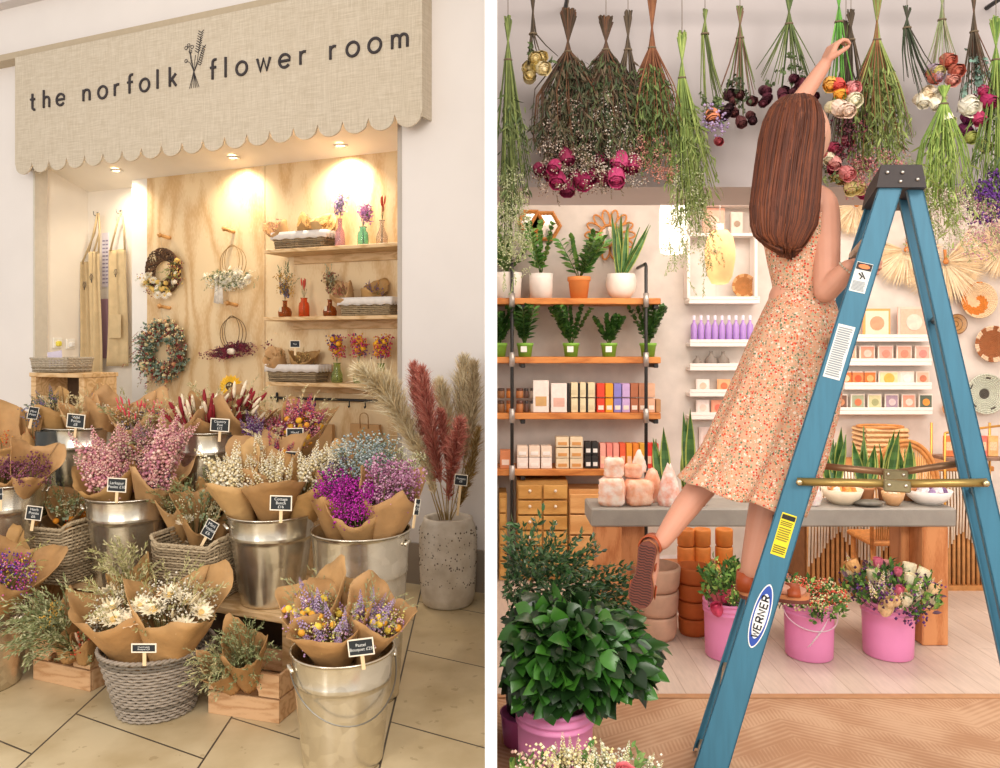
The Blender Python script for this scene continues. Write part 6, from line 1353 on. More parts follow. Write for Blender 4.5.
# ================================================================= hanging bunches
YH = 2.93
rod = thing('hanging_rod', 'dark metal rod above the opening from which the dried bunches hang', 'rod', (2.0, YH, 2.86)); mb = MB(); mb.tube([(-1.9,0,0),(1.9,0,0)], .011, 8); mb.build('bar', m_iron, rod)
for x in (-1.7,0,1.7): mb = MB(); mb.tube([(x,0,0),(x,.22,0)], .009, 6); mb.build('bracket', m_iron, rod)
HG = 'dried bunches hanging heads down over the opening'
def hang(lab, px, py0, pyb, py1, spread, blooms, stemcols, seed, nst=22, bx=None, Y=YH, fan=1.0, leafy=0, lc=None, tight=.2, squash=.6, group=HG, cord=True):
    """px,py0: stem tops; pyb: where it is tied; py1: lowest tip; spread: half width in px"""
    r = random.Random(seed); s_ = Y/F; o0 = P(px, pyb, Y); bx = px if bx is None else bx; t = thing('hanging_bunch', lab, 'dried flower bunch', o0, 0, group)
    up = (pyb-py0)*s_; dn = (py1-pyb)*s_; sw = spread*s_; dx = (bx-px)*s_; st = MB(); ends = []
    for k in range(nst):
        a_ = r.uniform(0,2*PI); q = math.sqrt(r.random()); ox, oy = math.cos(a_)*q, math.sin(a_)*q*squash
        l = dn*(1-.35*q*q)*r.uniform(.75,1.0); e = V((dx+ox*sw, max(-.17, min(.15, oy*sw)), -l)); ends.append(e)
        u_ = V((-ox*sw*tight*.9, -oy*sw*tight*.6, up*r.uniform(.8,1.0))); m_ = V((ox*.012, oy*.012, 0)); md = V((dx*.4+ox*sw*.55*fan, oy*sw*.55, -l*.5))
        st.tube([u_, m_, md, e], [.003,.003,.0022,.0012], 4, mi=r.randrange(len(stemcols)))
    st.build('stems', [M(c, .8, .15, 30) for c in stemcols], t)
    if leafy:
        leafy = int(leafy*3.0); mb = MB(); lc = lc or ['5f7040','4a5a34','7a8450']
        for k in range(leafy):
            e = r.choice(ends); u = r.uniform(.1 if fan > 1.4 else .25,1.0); q = V((dx*.4,0,0)).lerp(e, min(1, u*(1.5-.5*u) if fan > 1.4 else u)); q = V((q.x, q.y, e.z*u)); d = (V((e.x*.5,e.y*.5,e.z)).normalized()+rv(r,.7)).normalized(); mb.leaf(q+rv(r,.015), d, r.uniform(.025,.055), .0085, rv(r), r.randrange(len(lc)), .2)
        mb.build('dry_leaves', [M(c, .8, .15, 30) for c in lc], t, smooth=False)
    for bl in blooms:
        kind, cnt, size, cols, lo, hi = bl[:6]; wf = bl[6] if len(bl) > 6 else 1.0; mb = MB()
        for k in range(cnt if kind == 'rose' else int(cnt*2.0)):
            e = r.choice(ends); u = r.uniform(lo, hi); q = V((dx*.3,0,0))+(e-V((dx*.3,0,0)))*u; q.x = dx+(q.x-dx)*wf; q += rv(r, .012); q.z = -dn*u*r.uniform(.9,1.05)
            q.y = max(-.18, min(.14, q.y))
            d = (V((e.x*.6, -.35, e.z)).normalized()+rv(r,.35)).normalized(); mb = MB() if kind in SINGLE else mb; FK[kind](mb, r, q, d, size*r.uniform(.8,1.15), list(range(len(cols))))
            if kind in SINGLE: mb.build(SINGLE[kind], [M(c, .75, .12, 50) for c in cols], t); mb = MB()
        if not mb.v: continue
        nm = {'cloud':'small_blossoms','spike':'flower_spikes','tail':'grass_tails','oat':'seed_heads','ball':'button_flowers','daisy':'daisies','rose':'roses','leaf':'leaves','round':'leaf_sprigs','wisp':'grass_wisps','feather':'plumes'}[kind]
        mb.build(nm, [M(c, .75, .12, 50) for c in cols], t, smooth=kind not in ('leaf','round'))
    mb = MB(); mb.tube([V((.013*math.cos(2*PI*i/10), .011*math.sin(2*PI*i/10), 0)) for i in range(10)], .004, 5, closed=True)
    if cord: mb.tube([(0,0,0),(0,.0,2.85-o0.z)], .0013, 4)
    mb.build('tie_cord', M('6a5a44', .8), t); return t
BRN = ['5a4030','6f4a30','4a3a28']; GRN2 = ['6f7a44','84904f','586338']; DKT = ['4a3e30','5a4a38']
hang('tall green bunch with tiny white flowers at the left edge of the opening', 508, 15, 60, 258, 20, [('cloud',60,.02,['dfe0b8','c8cc98','a8b080'],.55,1.05), ('oat',22,.035,['9aa870','b8bc88'],.6,1.1)], GRN2, 1, 40, bx=512, Y=2.9, group=HG, leafy=120)
hang('bunch of seven cream roses hanging on dark stems', 533, -20, 34, 80, 19, [('rose',9,.052,['e8d49a','f0e0b4','d8c070'],.5,1.0), ('leaf',5,.03,['5a6a40'],.3,.6)], DKT, 2, 9, bx=540)
hang('huge brown bunch with tiny pale flowers and magenta peonies below', 568, 8, 52, 190, 46, [('cloud',120,.022,['cdb8a8','b09a88','e4d4c4','8a6a58'],.35,1.0), ('rose',12,.062,['b03060','c84a78','8a2448'],.84,.98), ('oat',40,.03,['6f6048','8a7a58'],.4,1.0)], BRN, 3, 80, bx=577, leafy=620, lc=['4f5238','5f5a40','6a5a44','3f4a30'], fan=1.45)
hang('shaggy olive and brown bunch with white flecks, right of the magenta peonies', 606, 15, 50, 182, 44, [('cloud',140,.022,['d8cab8','c8b4a4','efe6da','8a705a'],.3,1.0), ('rose',9,.06,['c04070','e07090','a02a58'],.84,.97), ('oat',40,.03,['6a6a48','8a7a58'],.4,1.0)], BRN, 4, 80, bx=604, leafy=620, lc=['4f5a34','5f6240','6a5a44','3f4a30'], fan=1.45)
hang('thick tied twig bundle behind, with rusty seed heads', 628, 10, 50, 160, 26, [('cloud',50,.022,['b08068','c8a890','8a5a48'],.4,1.0)], DKT, 5, 40, bx=626, leafy=150, lc=['4f5a34','5a4a3a'])
hang('green fan of fine needles on bare brown stems with pink tips', 652, -20, 48, 176, 34, [('cloud',34,.022,['c88a78','d8a090','b07060'],.75,1.05), ('oat',26,.04,['6a7a40','5a6a38'],.4,.9)], ['7a4a30','8a5a3a'], 6, 60, bx=652, leafy=420, lc=['5a6a38','6f7f44','4a5a30'], fan=1.2)
hang('pale green stemmed bunch with long trailing white flower strings', 682, 30, 78, 254, 26, [('cloud',90,.018,['e4e0c0','c8cc9a','b0b880'],.5,1.05), ('oat',26,.035,['a8b078','8a9a58'],.5,1.1)], ['8fa04f','a8b468','6f8240'], 7, 60, bx=692, leafy=160, lc=['7a8a48','8f9a5a'])
hang('small bunch with an orange, a lilac and a red bloom', 705, 8, 34, 136, 14, [('rose',1,.05,['e08a60'],.78,.82,.4), ('rose',1,.042,['b04a50'],.98,1.0,.5), ('cloud',5,.04,['a890b8','b8a0c4'],.82,.92,.6), ('leaf',14,.03,['5a6a40','6a7848'],.6,.9), ('rose',2,.04,['6a3a38','8a5a40'],.68,.8)], GRN2, 8, 14, bx=714)
hang('dark thistle bunch left of the woman, with near black heads', 740, 5, 38, 126, 20, [('rose',11,.042,['4a2028','5a2a2a','3a1a20'],.7,1.02), ('round',8,.03,['3f4a30','4a5438'],.5,.8)], ['5f6a3c','6f7a44','7a5a48'], 9, 22, bx=738)
hang('deep burgundy blooms on fanned green stems above the woman', 789, -12, 24, 106, 30, [('rose',20,.038,['4a1a26','5a2030','6a2838'],.72,1.02), ('round',8,.03,['4f5f38','5a6a40'],.4,.8)], ['5f6a3c','4f5f34','6f7a44'], 10, 28, bx=786)
hang('bunch in her hand: yellow, coral and cream roses on green stems', 839, -10, 22, 112, 16, [('rose',2,.055,['f0b040','f4c060'],.72,.8), ('rose',5,.06,['f0ead0','f4dcc8','efe6c0'],.85,1.0), ('rose',3,.05,['e8705a','e05a50','e8a0a0'],.68,.8)], ['5f9a3c','7aae50','4f8234'], 11, 18, bx=838, Y=2.80, group=None)
hang('dark bare twig bundle just right of the held bunch', 851, 8, 40, 172, 22, [('rose',3,.05,['8a2040','b03a58','c04a60'],.75,.95), ('cloud',14,.03,['6a3a48','8a4a50'],.6,1.0)], DKT, 12, 30, bx=850)
hang('rose bunch low behind the held one: pink, cream and yellow blooms', 846, 20, 60, 198, 28, [('rose',4,.052,['e8a098','f0c0a8','e08a88'],.72,.82), ('rose',7,.05,['f0e4c4','e8d490','d8c060'],.75,1.0), ('rose',2,.045,['9a2048','b03060'],.97,1.03), ('round',14,.03,['5a6a40','7a8450'],.4,.9)], DKT+['6f7a44'], 13, 26, bx=843, Y=2.96)
hang('broad olive fan of grassy stems on brown tied stalks', 877, -20, 40, 188, 34, [('cloud',34,.022,['d88a88','e0a8a0','c07078'],.8,1.02), ('oat',30,.035,['7a8a48','9aa060'],.5,.95)], ['8a5a38','7a8448','94a058','6f7a40'], 14, 90, bx=880, leafy=260, lc=['7a8a48','94a05a','66743c'], fan=1.25)
hang('dark twigs carrying four cream roses, right of the olive fan', 907, 5, 28, 112, 22, [('rose',7,.05,['f0dcc0','f6ead4','e8d0a8'],.75,.95)], ['3f4a34','4a4438'], 15, 16, bx=925)
hang('peach and lilac roses on thin stems at upper right', 942, -15, 20, 84, 18, [('rose',6,.055,['e0a090','c8705a','d88a80'],.6,.95), ('rose',4,.05,['b8a0b4','c8b0c0'],.75,1.0), ('rose',2,.045,['dccf80'],.8,.95)], ['8a9468','a09a78'], 16, 14, bx=941)
hang('arching bright green bunch with trailing white and pink florets', 944, 85, 104, 246, 34, [('cloud',60,.02,['e8e4c8','d0d4a0','e8c8c8'],.6,1.05), ('rose',2,.05,['f0e6c8'],.05,.2), ('oat',20,.03,['8fa04f','a8b468'],.6,1.0)], ['8fa84f','a8bc60','7a9444'], 17, 60, bx=944, leafy=120, lc=['8fa04f','a0ae60'], fan=1.35, Y=2.88)
hang('jewel toned bunch with white, yellow and magenta roses, far upper right', 974, -20, 32, 140, 26, [('rose',5,.055,['8a2050','b02a60','6a1a4a'],.5,.95), ('rose',2,.062,['f4eedc'],.65,.75), ('rose',1,.055,['f0b020'],.75,.8), ('rose',2,.055,['c8cc70','dcdc8a'],.95,1.02), ('rose',4,.048,['c0406a','4a1830'],.6,.9), ('round',8,.035,['7a9a8a','8aa898'],.2,.6)], DKT+['6a4a38'], 18, 26, bx=980)
hang('long green stemmed bunch ending in purple statice at the right edge', 996, 15, 60, 236, 34, [('cloud',30,.035,['6a3a90','8a50a8','5a2a78'],.72,.88), ('cloud',50,.02,['d890a8','c8c898','e0b0b8'],.85,1.08), ('oat',16,.035,['8a9a58','a8b078'],.7,1.05)], ['7a9444','8fa04f','5f7a38'], 19, 50, bx=990, leafy=100, Y=2.9)
# ================================================================= step ladder
LN = V((math.sin(math.radians(19.9)), math.cos(math.radians(19.9)), 0)); LE = V((LN.y, -LN.x, 0)); LP = P(900, 180, 2.3)
def lp(px, py): return on_plane(px, py, LP, LN)
lo = V((lp(880,300).x, lp(880,300).y, 0)); t = ladder = thing('step_ladder', 'tall blue fibreglass step ladder with a black top cap', 'ladder', lo)
def li(p): return p-lo
LW = .40
m_blue = M('387189', .5, .06, 60, stretch=(1,1,.1)); m_blue2 = M('4a8aae', .5, .05, 60)
def rail(pl_top, pr_top, pl_bot, pr_bot, off, name, flip):
    # channel section: web in the ladder's side plane, flanges turned inwards
    A = [li(lp(*q))+LN*off for q in (pl_top, pr_top, pr_bot, pl_bot)]; sg = 1 if off < LW/2 else -1
    mb = MB(); th = .004; fl = .028*sg
    f = [A[0],A[1],A[2],A[3]]; g = [v+LN*(th*sg) for v in f]; mb.hexa(g+f if sg > 0 else f+g)
    for i, j in ((0,3),(1,2)):
        e = (A[1]-A[0]).normalized()*(.004 if i == 0 else -.004)
        a_, b_ = A[i], A[j]; mb.hexa([a_, a_+e, b_+e, b_, a_+LN*fl, a_+e+LN*fl, b_+e+LN*fl, b_+LN*fl])
    return mb.build(name, m_blue, ladder, smooth=False)
def toground(p1, p2):      # continue a pixel line down to the floor in the ladder plane
    a_, b_ = lp(*p1), lp(*p2); d = b_-a_; q = a_+d*((.01-a_.z)/d.z); return (CX+F*q.x/q.y, CY+F*(H-q.z)/q.y)
fl_b = toground((879,188),(694,768)); fr_b = toground((903,188),(729,768)); rl_b = toground((909,188),(952,384)); rr_b = toground((926,188),(972,384))
for off in (0, LW): rail((879,186),(903,186), fl_b, fr_b, off, 'front_rail', 0)
for off in (0, LW-.08): rail((908,186),(925,186), rl_b, rr_b, (off*.55)+.03, 'rear_rail', 0)
# treads between the front rails
a_t, b_t = li(lp(891,186)), li(lp((fl_b[0]+fr_b[0])/2, fl_b[1])); 
foot_z = .627; zs_ = [foot_z+.295*k for k in range(-2,5)]
for z in zs_:
    u = (a_t.z-z)/(a_t.z-b_t.z); c = a_t.lerp(b_t, u); mb = MB(); q = Matrix(((LE.x, LN.x, 0),(LE.y, LN.y, 0),(0,0,1)))
    mb.box(c+LN*(LW/2)-LE*0.0, (.07, LW-.01, .022), rot=q, bev=.003); mb.build('tread', M('a9764f' if abs(z-foot_z) < .01 else 'a08a70', .45, .1, 30, metal=.2), ladder, smooth=False)
for k, yoff in enumerate((.38,.9,1.4)):
    ra, rb_ = li(lp(917,186)), li(lp((rl_b[0]+rr_b[0])/2, rl_b[1])); c = ra.lerp(rb_, .2+.27*k); mb = MB(); mb.tube([c+LN*.035, c+LN*(LW*.5)], .012, 6); mb.build('rear_crossbar', M('9a958c', .4, 0, metal=.8), ladder)
# cap
q = Matrix(((LE.x, LN.x, 0),(LE.y, LN.y, 0),(0,0,1))); cc_ = (li(lp(880,176))+li(lp(924,176)))/2; cw = (lp(924,176)-lp(878,176)).length; ch_ = (lp(900,165)-lp(900,188)).length
mb = MB(); 
A = [li(lp(876,188)), li(lp(926,188)), li(lp(922,165)), li(lp(881,165))]; mb.hexa([A[0]-LN*.012, A[1]-LN*.012, A[1]+LN*(LW+.01), A[0]+LN*(LW+.01), A[3]-LN*.006, A[2]-LN*.006, A[2]+LN*(LW), A[3]+LN*(LW)])
mb.build('top_cap', M('2e2422', .6, .1, 60), ladder, smooth=False)
for px, py in ((887,173),(902,173),(900,182),(917,180)):
    mb = MB(); c = li(lp(px,py))-LN*.012; mb.ell(c, .006,.006,.004, 0, 8, 5, -LN); mb.build('rivet', M('b8b0a8', .3, 0, metal=1), ladder)
# spreaders
m_gold = M('a88c50', .35, .05, 30, metal=.7)
for off, pts, r_, col in ((-.012, ((797,481),(896,483),(986,482)), .0125, m_gold), (LW-.0, ((812,465),(895,473),(962,463)), .011, M('8a6648', .4, .05, metal=.5))):
    c = [li(lp(*p_)) for p_ in pts]
    if off > .1: 
        rr_ = [ray(*p_) for p_ in pts]; c = [li(on_plane(p_[0], p_[1], LP+LN*(LW*.55), LN)) for p_ in pts]; off = 0
    c = [v+LN*off for v in c]
    for i in (0,1):
        d = c[i+1]-c[i]; mb = MB(); mb.tube([c[i], c[i+1]], r_, 8); mb.build('spreader_bar', col, ladder)
    mb = MB(); mb.box(c[1]+Z*(-.006)-LN*.006, (.072,.022,.034), rot=q, bev=.004)
    mb.build('spreader_hinge', M('8f8260', .4, .1, metal=.6), ladder, smooth=False)
    for dx in (-.022,.022): mb = MB(); mb.ell(c[1]+LE*dx-LN*.018-Z*.002, .006,.006,.004, 0, 8, 5, -LN); mb.build('rivet', M('d0c8b8', .3, 0, metal=1), ladder)
for px, py in ((799,481),(984,482)): mb = MB(); mb.ell(li(lp(px,py))-LN*.026, .010,.010,.005, 0, 10, 5, -LN); mb.build('rivet', M('c8b890', .3, 0, metal=1), ladder)
# stickers on the near rail
rd = (lp(716,768)-lp(891,188)).normalized(); rx = (LE-rd*LE.dot(rd)).normalized()
def lq(c, u, v, o=.0): return c+rx*u-rd*v-LN*(.0015+o)
def sticker(px, py, wpx, lpx, col, name, lab, mi=None):
    c = li(lp(px,py)); s_ = lp(px,py).y/F; w2, l2 = wpx*s_/2, lpx*s_/2; mb = MB(); p_ = [lq(c,-w2,-l2,-.001),lq(c,w2,-l2,-.001),lq(c,w2,l2,-.001),lq(c,-w2,l2,-.001)]; p2_ = [v-LN*.001 for v in p_]; mb.hexa(p2_+p_); return mb.build(name, M(col, .5, .03), ladder, smooth=False, label=lab), c, w2, l2
def lines(c, w2, v0, v1, n, col, seg=1, th=.25):
    mb = MB(); r = random.Random(int(v0*1e4))
    for i in range(n):
        v = v0+(v1-v0)*(i+.5)/n; hh = abs(v1-v0)/n*th; ww = w2*.84*r.uniform(.75,1)
        mb.add([lq(c,-w2*.84,v-hh,.0012),lq(c,ww,v-hh,.0012),lq(c,ww,v+hh,.0012),lq(c,-w2*.84,v+hh,.0012)], [(0,1,2,3)])
    return mb.build('fine_print', M(col, .7, 0), ladder, smooth=False)
o_, c, w2, l2 = sticker(783.5, 535, 14, 44, 'e8d428', 'caution_sticker', 'yellow caution sticker'); lines(c, w2, -l2*.9, -l2*.5, 4, '6a6020'); lines(c, w2, -l2*.3, l2*.35, 6, '8a7a28'); lines(c, w2, l2*.4, l2*.65, 3, '6a6020')
mb = MB(); mb.add([lq(c,-w2*.9,l2*.72,.0014),lq(c,w2*.9,l2*.72,.0014),lq(c,w2*.9,l2*.94,.0014),lq(c,-w2*.9,l2*.94,.0014)], [(0,1,2,3)]); mb.build('sticker_header', M('1e1c16', .6, 0), ladder, smooth=False)
o_, c, w2, l2 = sticker(839, 352, 16, 55, 'dcdcd6', 'instruction_sticker', 'tall white instruction sticker'); lines(c, w2, -l2*.92, l2*.92, 22, '8e9296')
o_, c, w2, l2 = sticker(861, 277.5, 15, 30, 'dcdcd6', 'danger_sticker', 'white danger sticker with a black and orange header'); lines(c, w2, -l2*.92, -l2*.25, 8, '8e9296')
mb = MB(); mb.add([lq(c,-w2*.95,l2*.5,.0014),lq(c,w2*.95,l2*.5,.0014),lq(c,w2*.95,l2*.96,.0014),lq(c,-w2*.95,l2*.96,.0014)], [(0,1,2,3)]); mb.build('sticker_header', M('2a2422', .6, 0), ladder, smooth=False)
mb = MB(); mb.add([lq(c,w2*.72*math.cos(q_),l2*.73+l2*.15*math.sin(q_),.0022) for q_ in [2*PI*i/16 for i in range(16)]], [tuple(range(16))]); mb.build('danger_oval', M('e8804a', .6, 0), ladder, smooth=False)
mb = MB(); mb.tube([lq(c,-w2*.4,l2*.25,.001), lq(c,w2*.1,l2*.05,.001), lq(c,-w2*.1,-l2*.1,.001)], .002, 4); mb.tube([lq(c,-w2*.1,l2*.35,.001), lq(c,w2*.5,-l2*.05,.001)], .002, 4); mb.build('pictogram', M('2a2422', .6, 0), ladder, smooth=False)
# oval maker's badge reading up the rail
c = li(lp(760.5, 616)); s_ = lp(760,616).y/F; w2, l2 = 8.3*s_, 34*s_
def oval(k, col, name, o, kk=None):
    kk = kk or k; pts = []
    for i in range(40):
        q_ = 2*PI*i/40; u = w2*k*math.copysign(abs(math.cos(q_))**1.15, math.cos(q_)); v = l2*kk*math.copysign(abs(math.sin(q_))**.92, math.sin(q_)); pts.append(lq(c, u, v, o))
    mb = MB(); mb.add(pts, [tuple(range(40))]); return mb.build(name, M(col, .5, 0), ladder, smooth=False)
oval(1.0, 'f0efec', 'badge_border', .0005); oval(.88, '2c4fa8', 'badge_field', .0010, .95); oval(.72, 'f0efec', 'badge_centre', .0015, .70)
GC = {'W': [[(-.6,1),(-.32,0),(0,.8),(.32,0),(.6,1)]], 'E': [[(.35,1),(-.32,1),(-.32,0),(.35,0)], [(-.32,.5),(.25,.5)]], 'R': [[(-.32,0),(-.32,1),(.1,1)]+arc(.1,.74,.26,90,-90,6)+[(-.32,.48)], [(.05,.48),(.38,0)]], 'N': [[(-.34,0),(-.34,1),(.34,0),(.34,1)]]}
mb = MB(); chh = w2*.80; adv = l2*1.32/6
for i, ch in enumerate('WERNER'):
    v0 = -l2*.66+adv*(i+.5)+.0
    for st_ in GC[ch]: mb.tube([lq(c, -(y-.5)*chh, v0+x*adv*.95*(.72 if ch == 'W' else 1), .002) for x, y in st_], adv*.115, 4)
mb.build('badge_lettering', M('16181e', .6, 0), ladder, smooth=False)
# ================================================================= the person on the ladder
YW = 2.62
def bake(o):
    dg = bpy.context.evaluated_depsgraph_get(); dg.update(); me = bpy.data.meshes.new_from_object(o.evaluated_get(dg)); o.modifiers.clear()
    if o.type == 'MESH': o.data = me
    return me
porg = P(790, 345, YW); porg.z = .64
person = thing('person', 'person with long auburn hair in a floral dress, reaching up on the blue ladder', 'person', porg)
def pl(px, py, Y=YW): return P(px, py, Y)-porg
def limb(mb, pts, rs, n=14, sub=6):
    P_, Q = [], []
    k = len(pts)
    for i in range(k-1):
        a0, a1, a2, a3 = pts[max(i-1,0)], pts[i], pts[i+1], pts[min(i+2,k-1)]
        for j in range(sub):
            t_ = j/sub; P_.append(.5*((2*a1)+(a2-a0)*t_+(2*a0-5*a1+4*a2-a3)*t_*t_+(3*a1-a0-3*a2+a3)*t_**3)); Q.append(rs[i]*(1-t_)+rs[i+1]*t_)
    P_.append(pts[-1]); Q.append(rs[-1]); mb.tube(P_, Q, n); mb.ell(pts[0], rs[0], rs[0], rs[0], 0, 12, 8); mb.ell(pts[-1], rs[-1], rs[-1], rs[-1], 0, 12, 8)
def hand(mb, w, d, n, ts=1, curl=(.5,.7,.8), s=1.0, spread=.12):
    d = d.normalized(); n = (n-d*n.dot(d)).normalized(); x = d.cross(n)
    mb.ell(w+d*.042*s, .036*s, .046*s, .015*s, 0, 14, 8) if 0 else None
    for u in (-.026,-.009,.009,.026): mb.tube([w+x*(u*.55*s), w+d*.04*s+x*u*s, w+d*.078*s+x*u*1.05*s], [.015*s,.0135*s,.0115*s], 8)
    for u, l in ((-.028,.066),(-.0095,.078),(.0095,.073),(.027,.056)):
        p_ = w+d*.074*s+x*(u*1.05*s); dd = (d+x*(u*spread*20)).normalized(); pts = [p_.copy()]; a_ = 0
        for i, f in enumerate((.45,.31,.24)):
            a_ += curl[i]; q_ = dd*math.cos(a_)+n*math.sin(a_); p_ = p_+q_*(l*f*s); pts.append(p_.copy())
        mb.tube(pts, [.0092*s,.0086*s,.0080*s,.0062*s], 8); mb.ell(pts[-1], .0062*s,.0062*s,.0062*s, 0, 8, 6)
    b_ = w+d*.018*s+x*(.026*ts*s); q_ = (d*.65+x*ts*.65+n*.45).normalized(); c_ = b_+q_*.034*s; q2_ = (d*.85+x*ts*.1+n*.55).normalized(); pts = [w+d*.012*s, b_, c_, c_+q2_*.028*s, c_+q2_*.045*s]; mb.tube(pts, [.015*s,.014*s,.0105*s,.0095*s,.007*s], 8); mb.ell(pts[-1], .007*s,.007*s,.007*s, 0, 8, 6)
mb = MB()
# trunk
for (px, py, rx, ry, rz) in ((797,335,.135,.105,.10),(799,300,.10,.085,.09),(800,268,.095,.08,.09),(801,235,.105,.085,.09),(802,208,.105,.07,.06)): mb.ell(pl(px,py), rx, ry, rz, 0, 20, 12)
limb(mb, [pl(802,205), pl(802,182), pl(800,160, 2.60)], [.075,.047,.046])
# shoulders and arms
limb(mb, [pl(804,200), pl(822,206, 2.60), pl(826,250, 2.54), pl(826,291, 2.50)], [.06,.052,.044,.038])
limb(mb, [pl(826,291, 2.50), pl(836,281, 2.47), pl(848,267, 2.43)], [.038,.036,.023])
hand(mb, pl(848,267, 2.43), V((1,-.22,.0)), V((-.1,-1,0)), 1, (.45,.95,.8), .8)
limb(mb, [pl(800,200), pl(786,190, 2.66), pl(780,155, 2.74), pl(785,124, 2.78)], [.06,.050,.043,.037])
limb(mb, [pl(785,124, 2.78), pl(800,101, 2.79), pl(825,64, 2.78)], [.037,.034,.022])
hand(mb, pl(825,64, 2.78), V((.38,-.05,.9)), V((1,.15,-.35)), -1, (.5,.8,.7), .9)
# legs
limb(mb, [pl(786,352), pl(766,405, 2.64), pl(744,440, 2.66)], [.09,.066,.050]); 
limb(mb, [pl(744,440, 2.66), pl(711,476, 2.65), pl(686,507, 2.62), pl(662,541, 2.60)], [.050,.050,.044,.029])
limb(mb, [pl(808,352), pl(798,405, 2.64), pl(786,450, 2.66)], [.10,.078,.056])
limb(mb, [pl(786,450, 2.66), pl(770,490, 2.66), pl(761,525, 2.65), pl(750,570, 2.64)], [.056,.058,.050,.032])
def foot(mb, heel, fwd, up, L_=.225):
    fwd = fwd.normalized(); up = (up-fwd*up.dot(fwd)).normalized(); sd = fwd.cross(up)
    mb.tube([heel+up*.075+fwd*.03, heel+up*.03+fwd*.03], [.031,.030], 12); mb.ell(heel+up*.028+fwd*.03, .030,.030,.028, 0, 12, 8)
    for sx in (-.014, .014): mb.tube([heel+up*.05+fwd*.045, heel+up*.035+fwd*.10+sd*sx, heel+up*.018+fwd*.165+sd*sx*1.5], [.028,.024,.016], 10)
    mb.tube([heel+up*.018+fwd*.03, heel+up*.014+fwd*.10, heel+up*.014+fwd*.165], [.022,.018,.014], 10)
    for i, (u, l, r_) in enumerate(((-.030,.060,.011),(-.012,.058,.0085),(.003,.052,.008),(.017,.044,.0075),(.030,.034,.007))):
        a_ = heel+fwd*.155+sd*u+up*.013; mb.tube([a_, a_+fwd*l*.6+up*.003, a_+fwd*l-up*.002], [r_*1.05,r_,r_*.8], 8); mb.ell(a_+fwd*l-up*.002, r_*.85,r_*.85,r_*.8, 0, 8, 6)
    return fwd, up, sd
h1 = pl(650,540, 2.57); f1 = foot(mb, h1, pl(641,599, 2.585)-h1, V((.42,.9,.05)))
h2 = pl(739,598, 2.66); h2.z = .0; f2 = foot(mb, h2+V((0,0,.018)), V((1,-.22,0)), V((0,0,1)))
body = mb.build('body', M('c98f76', .55, .04, 8, sss=.08), person); md = body.modifiers.new('r', 'REMESH'); md.mode = 'VOXEL'; md.voxel_size = .0042; md.use_smooth_shade = True
sm = body.modifiers.new('s', 'SMOOTH'); sm.factor = .5; sm.iterations = 4; bake(body)
body.data.materials.clear(); body.data.materials.append(M('c98f76', .55, .04, 8, sss=.08)); body.data.polygons.foreach_set('use_smooth', [True]*len(body.data.polygons))
# head, turned away to the right
hc = pl(804,133, 2.60); fd = V((.86,.5,-.02)).normalized(); sdv = V((-.5,.86,0)).normalized()*-1; upv = V((-.05,0,1))
mb = MB(); n, k = 36, 28; vs = []
for i in range(k+1):
    ph = PI*i/k; zz = math.cos(ph)
    for j in range(n):
        a_ = 2*PI*j/n; fx, sx = math.cos(a_)*math.sin(ph), math.sin(a_)*math.sin(ph)
        rr = V((fx*.095, sx*.074, zz*.112))
        fr_ = max(0, fx)
        if zz < -.1: rr.y *= 1+.28*zz*.8; rr.x *= 1+.05*fr_
        front = math.exp(-(sx/.16)**2) if fx > 0 else 0
        rr.x += .020*front*math.exp(-((zz+.18)/.16)**2)+.006*front*math.exp(-((zz+.55)/.10)**2)+.008*math.exp(-(sx/.3)**2)*math.exp(-((zz+.85)/.15)**2)*(fx > 0)
        if fx > .4: rr.x -= .007*math.exp(-((abs(sx)-.36)/.16)**2)*math.exp(-((zz-.08)/.12)**2)
        vs.append(hc+fd*rr.x+sdv*rr.y+upv*rr.z)
mb.add(vs, [(i*n+j, i*n+(j+1) % n, (i+1)*n+(j+1) % n, (i+1)*n+j) for i in range(k) for j in range(n)])
for sg in (-1,1): mb.ell(hc+fd*(-.004)+sdv*(sg*.074)-Z*.008, .016,.006,.028, 0, 10, 8)
hd = mb.build('head', M('d49c82', .5, .03, 8, sss=.08), person)
mb = MB()
for sg in (-1,1): mb.ell(hc+fd*.077+sdv*(sg*.030)+upv*.010, .011,.011,.009, 0, 12, 8)
mb.build('eye', M('f2ece6', .2, 0), hd)
mb = MB()
for sg in (-1,1): mb.ell(hc+fd*.0865+sdv*(sg*.030)+upv*.010, .0045,.0045,.0045, 0, 10, 6); mb.tube([hc+fd*.080+sdv*(sg*.045)+upv*.03, hc+fd*.089+sdv*(sg*.03)+upv*.036, hc+fd*.091+sdv*(sg*.015)+upv*.031], .0028, 5)
mb.build('iris_and_brow', M('4a2c1c', .5, 0), hd)
mb = MB(); mb.tube([hc+fd*.088+sdv*.02-upv*.058, hc+fd*.099-upv*.055, hc+fd*.088-sdv*.02-upv*.058], [.003,.006,.003], 8); mb.tube([hc+fd*.088+sdv*.018-upv*.062, hc+fd*.097-upv*.064, hc+fd*.088-sdv*.018-upv*.062], [.003,.0065,.003], 8); mb.build('lips', M('b8605a', .4, 0), hd)
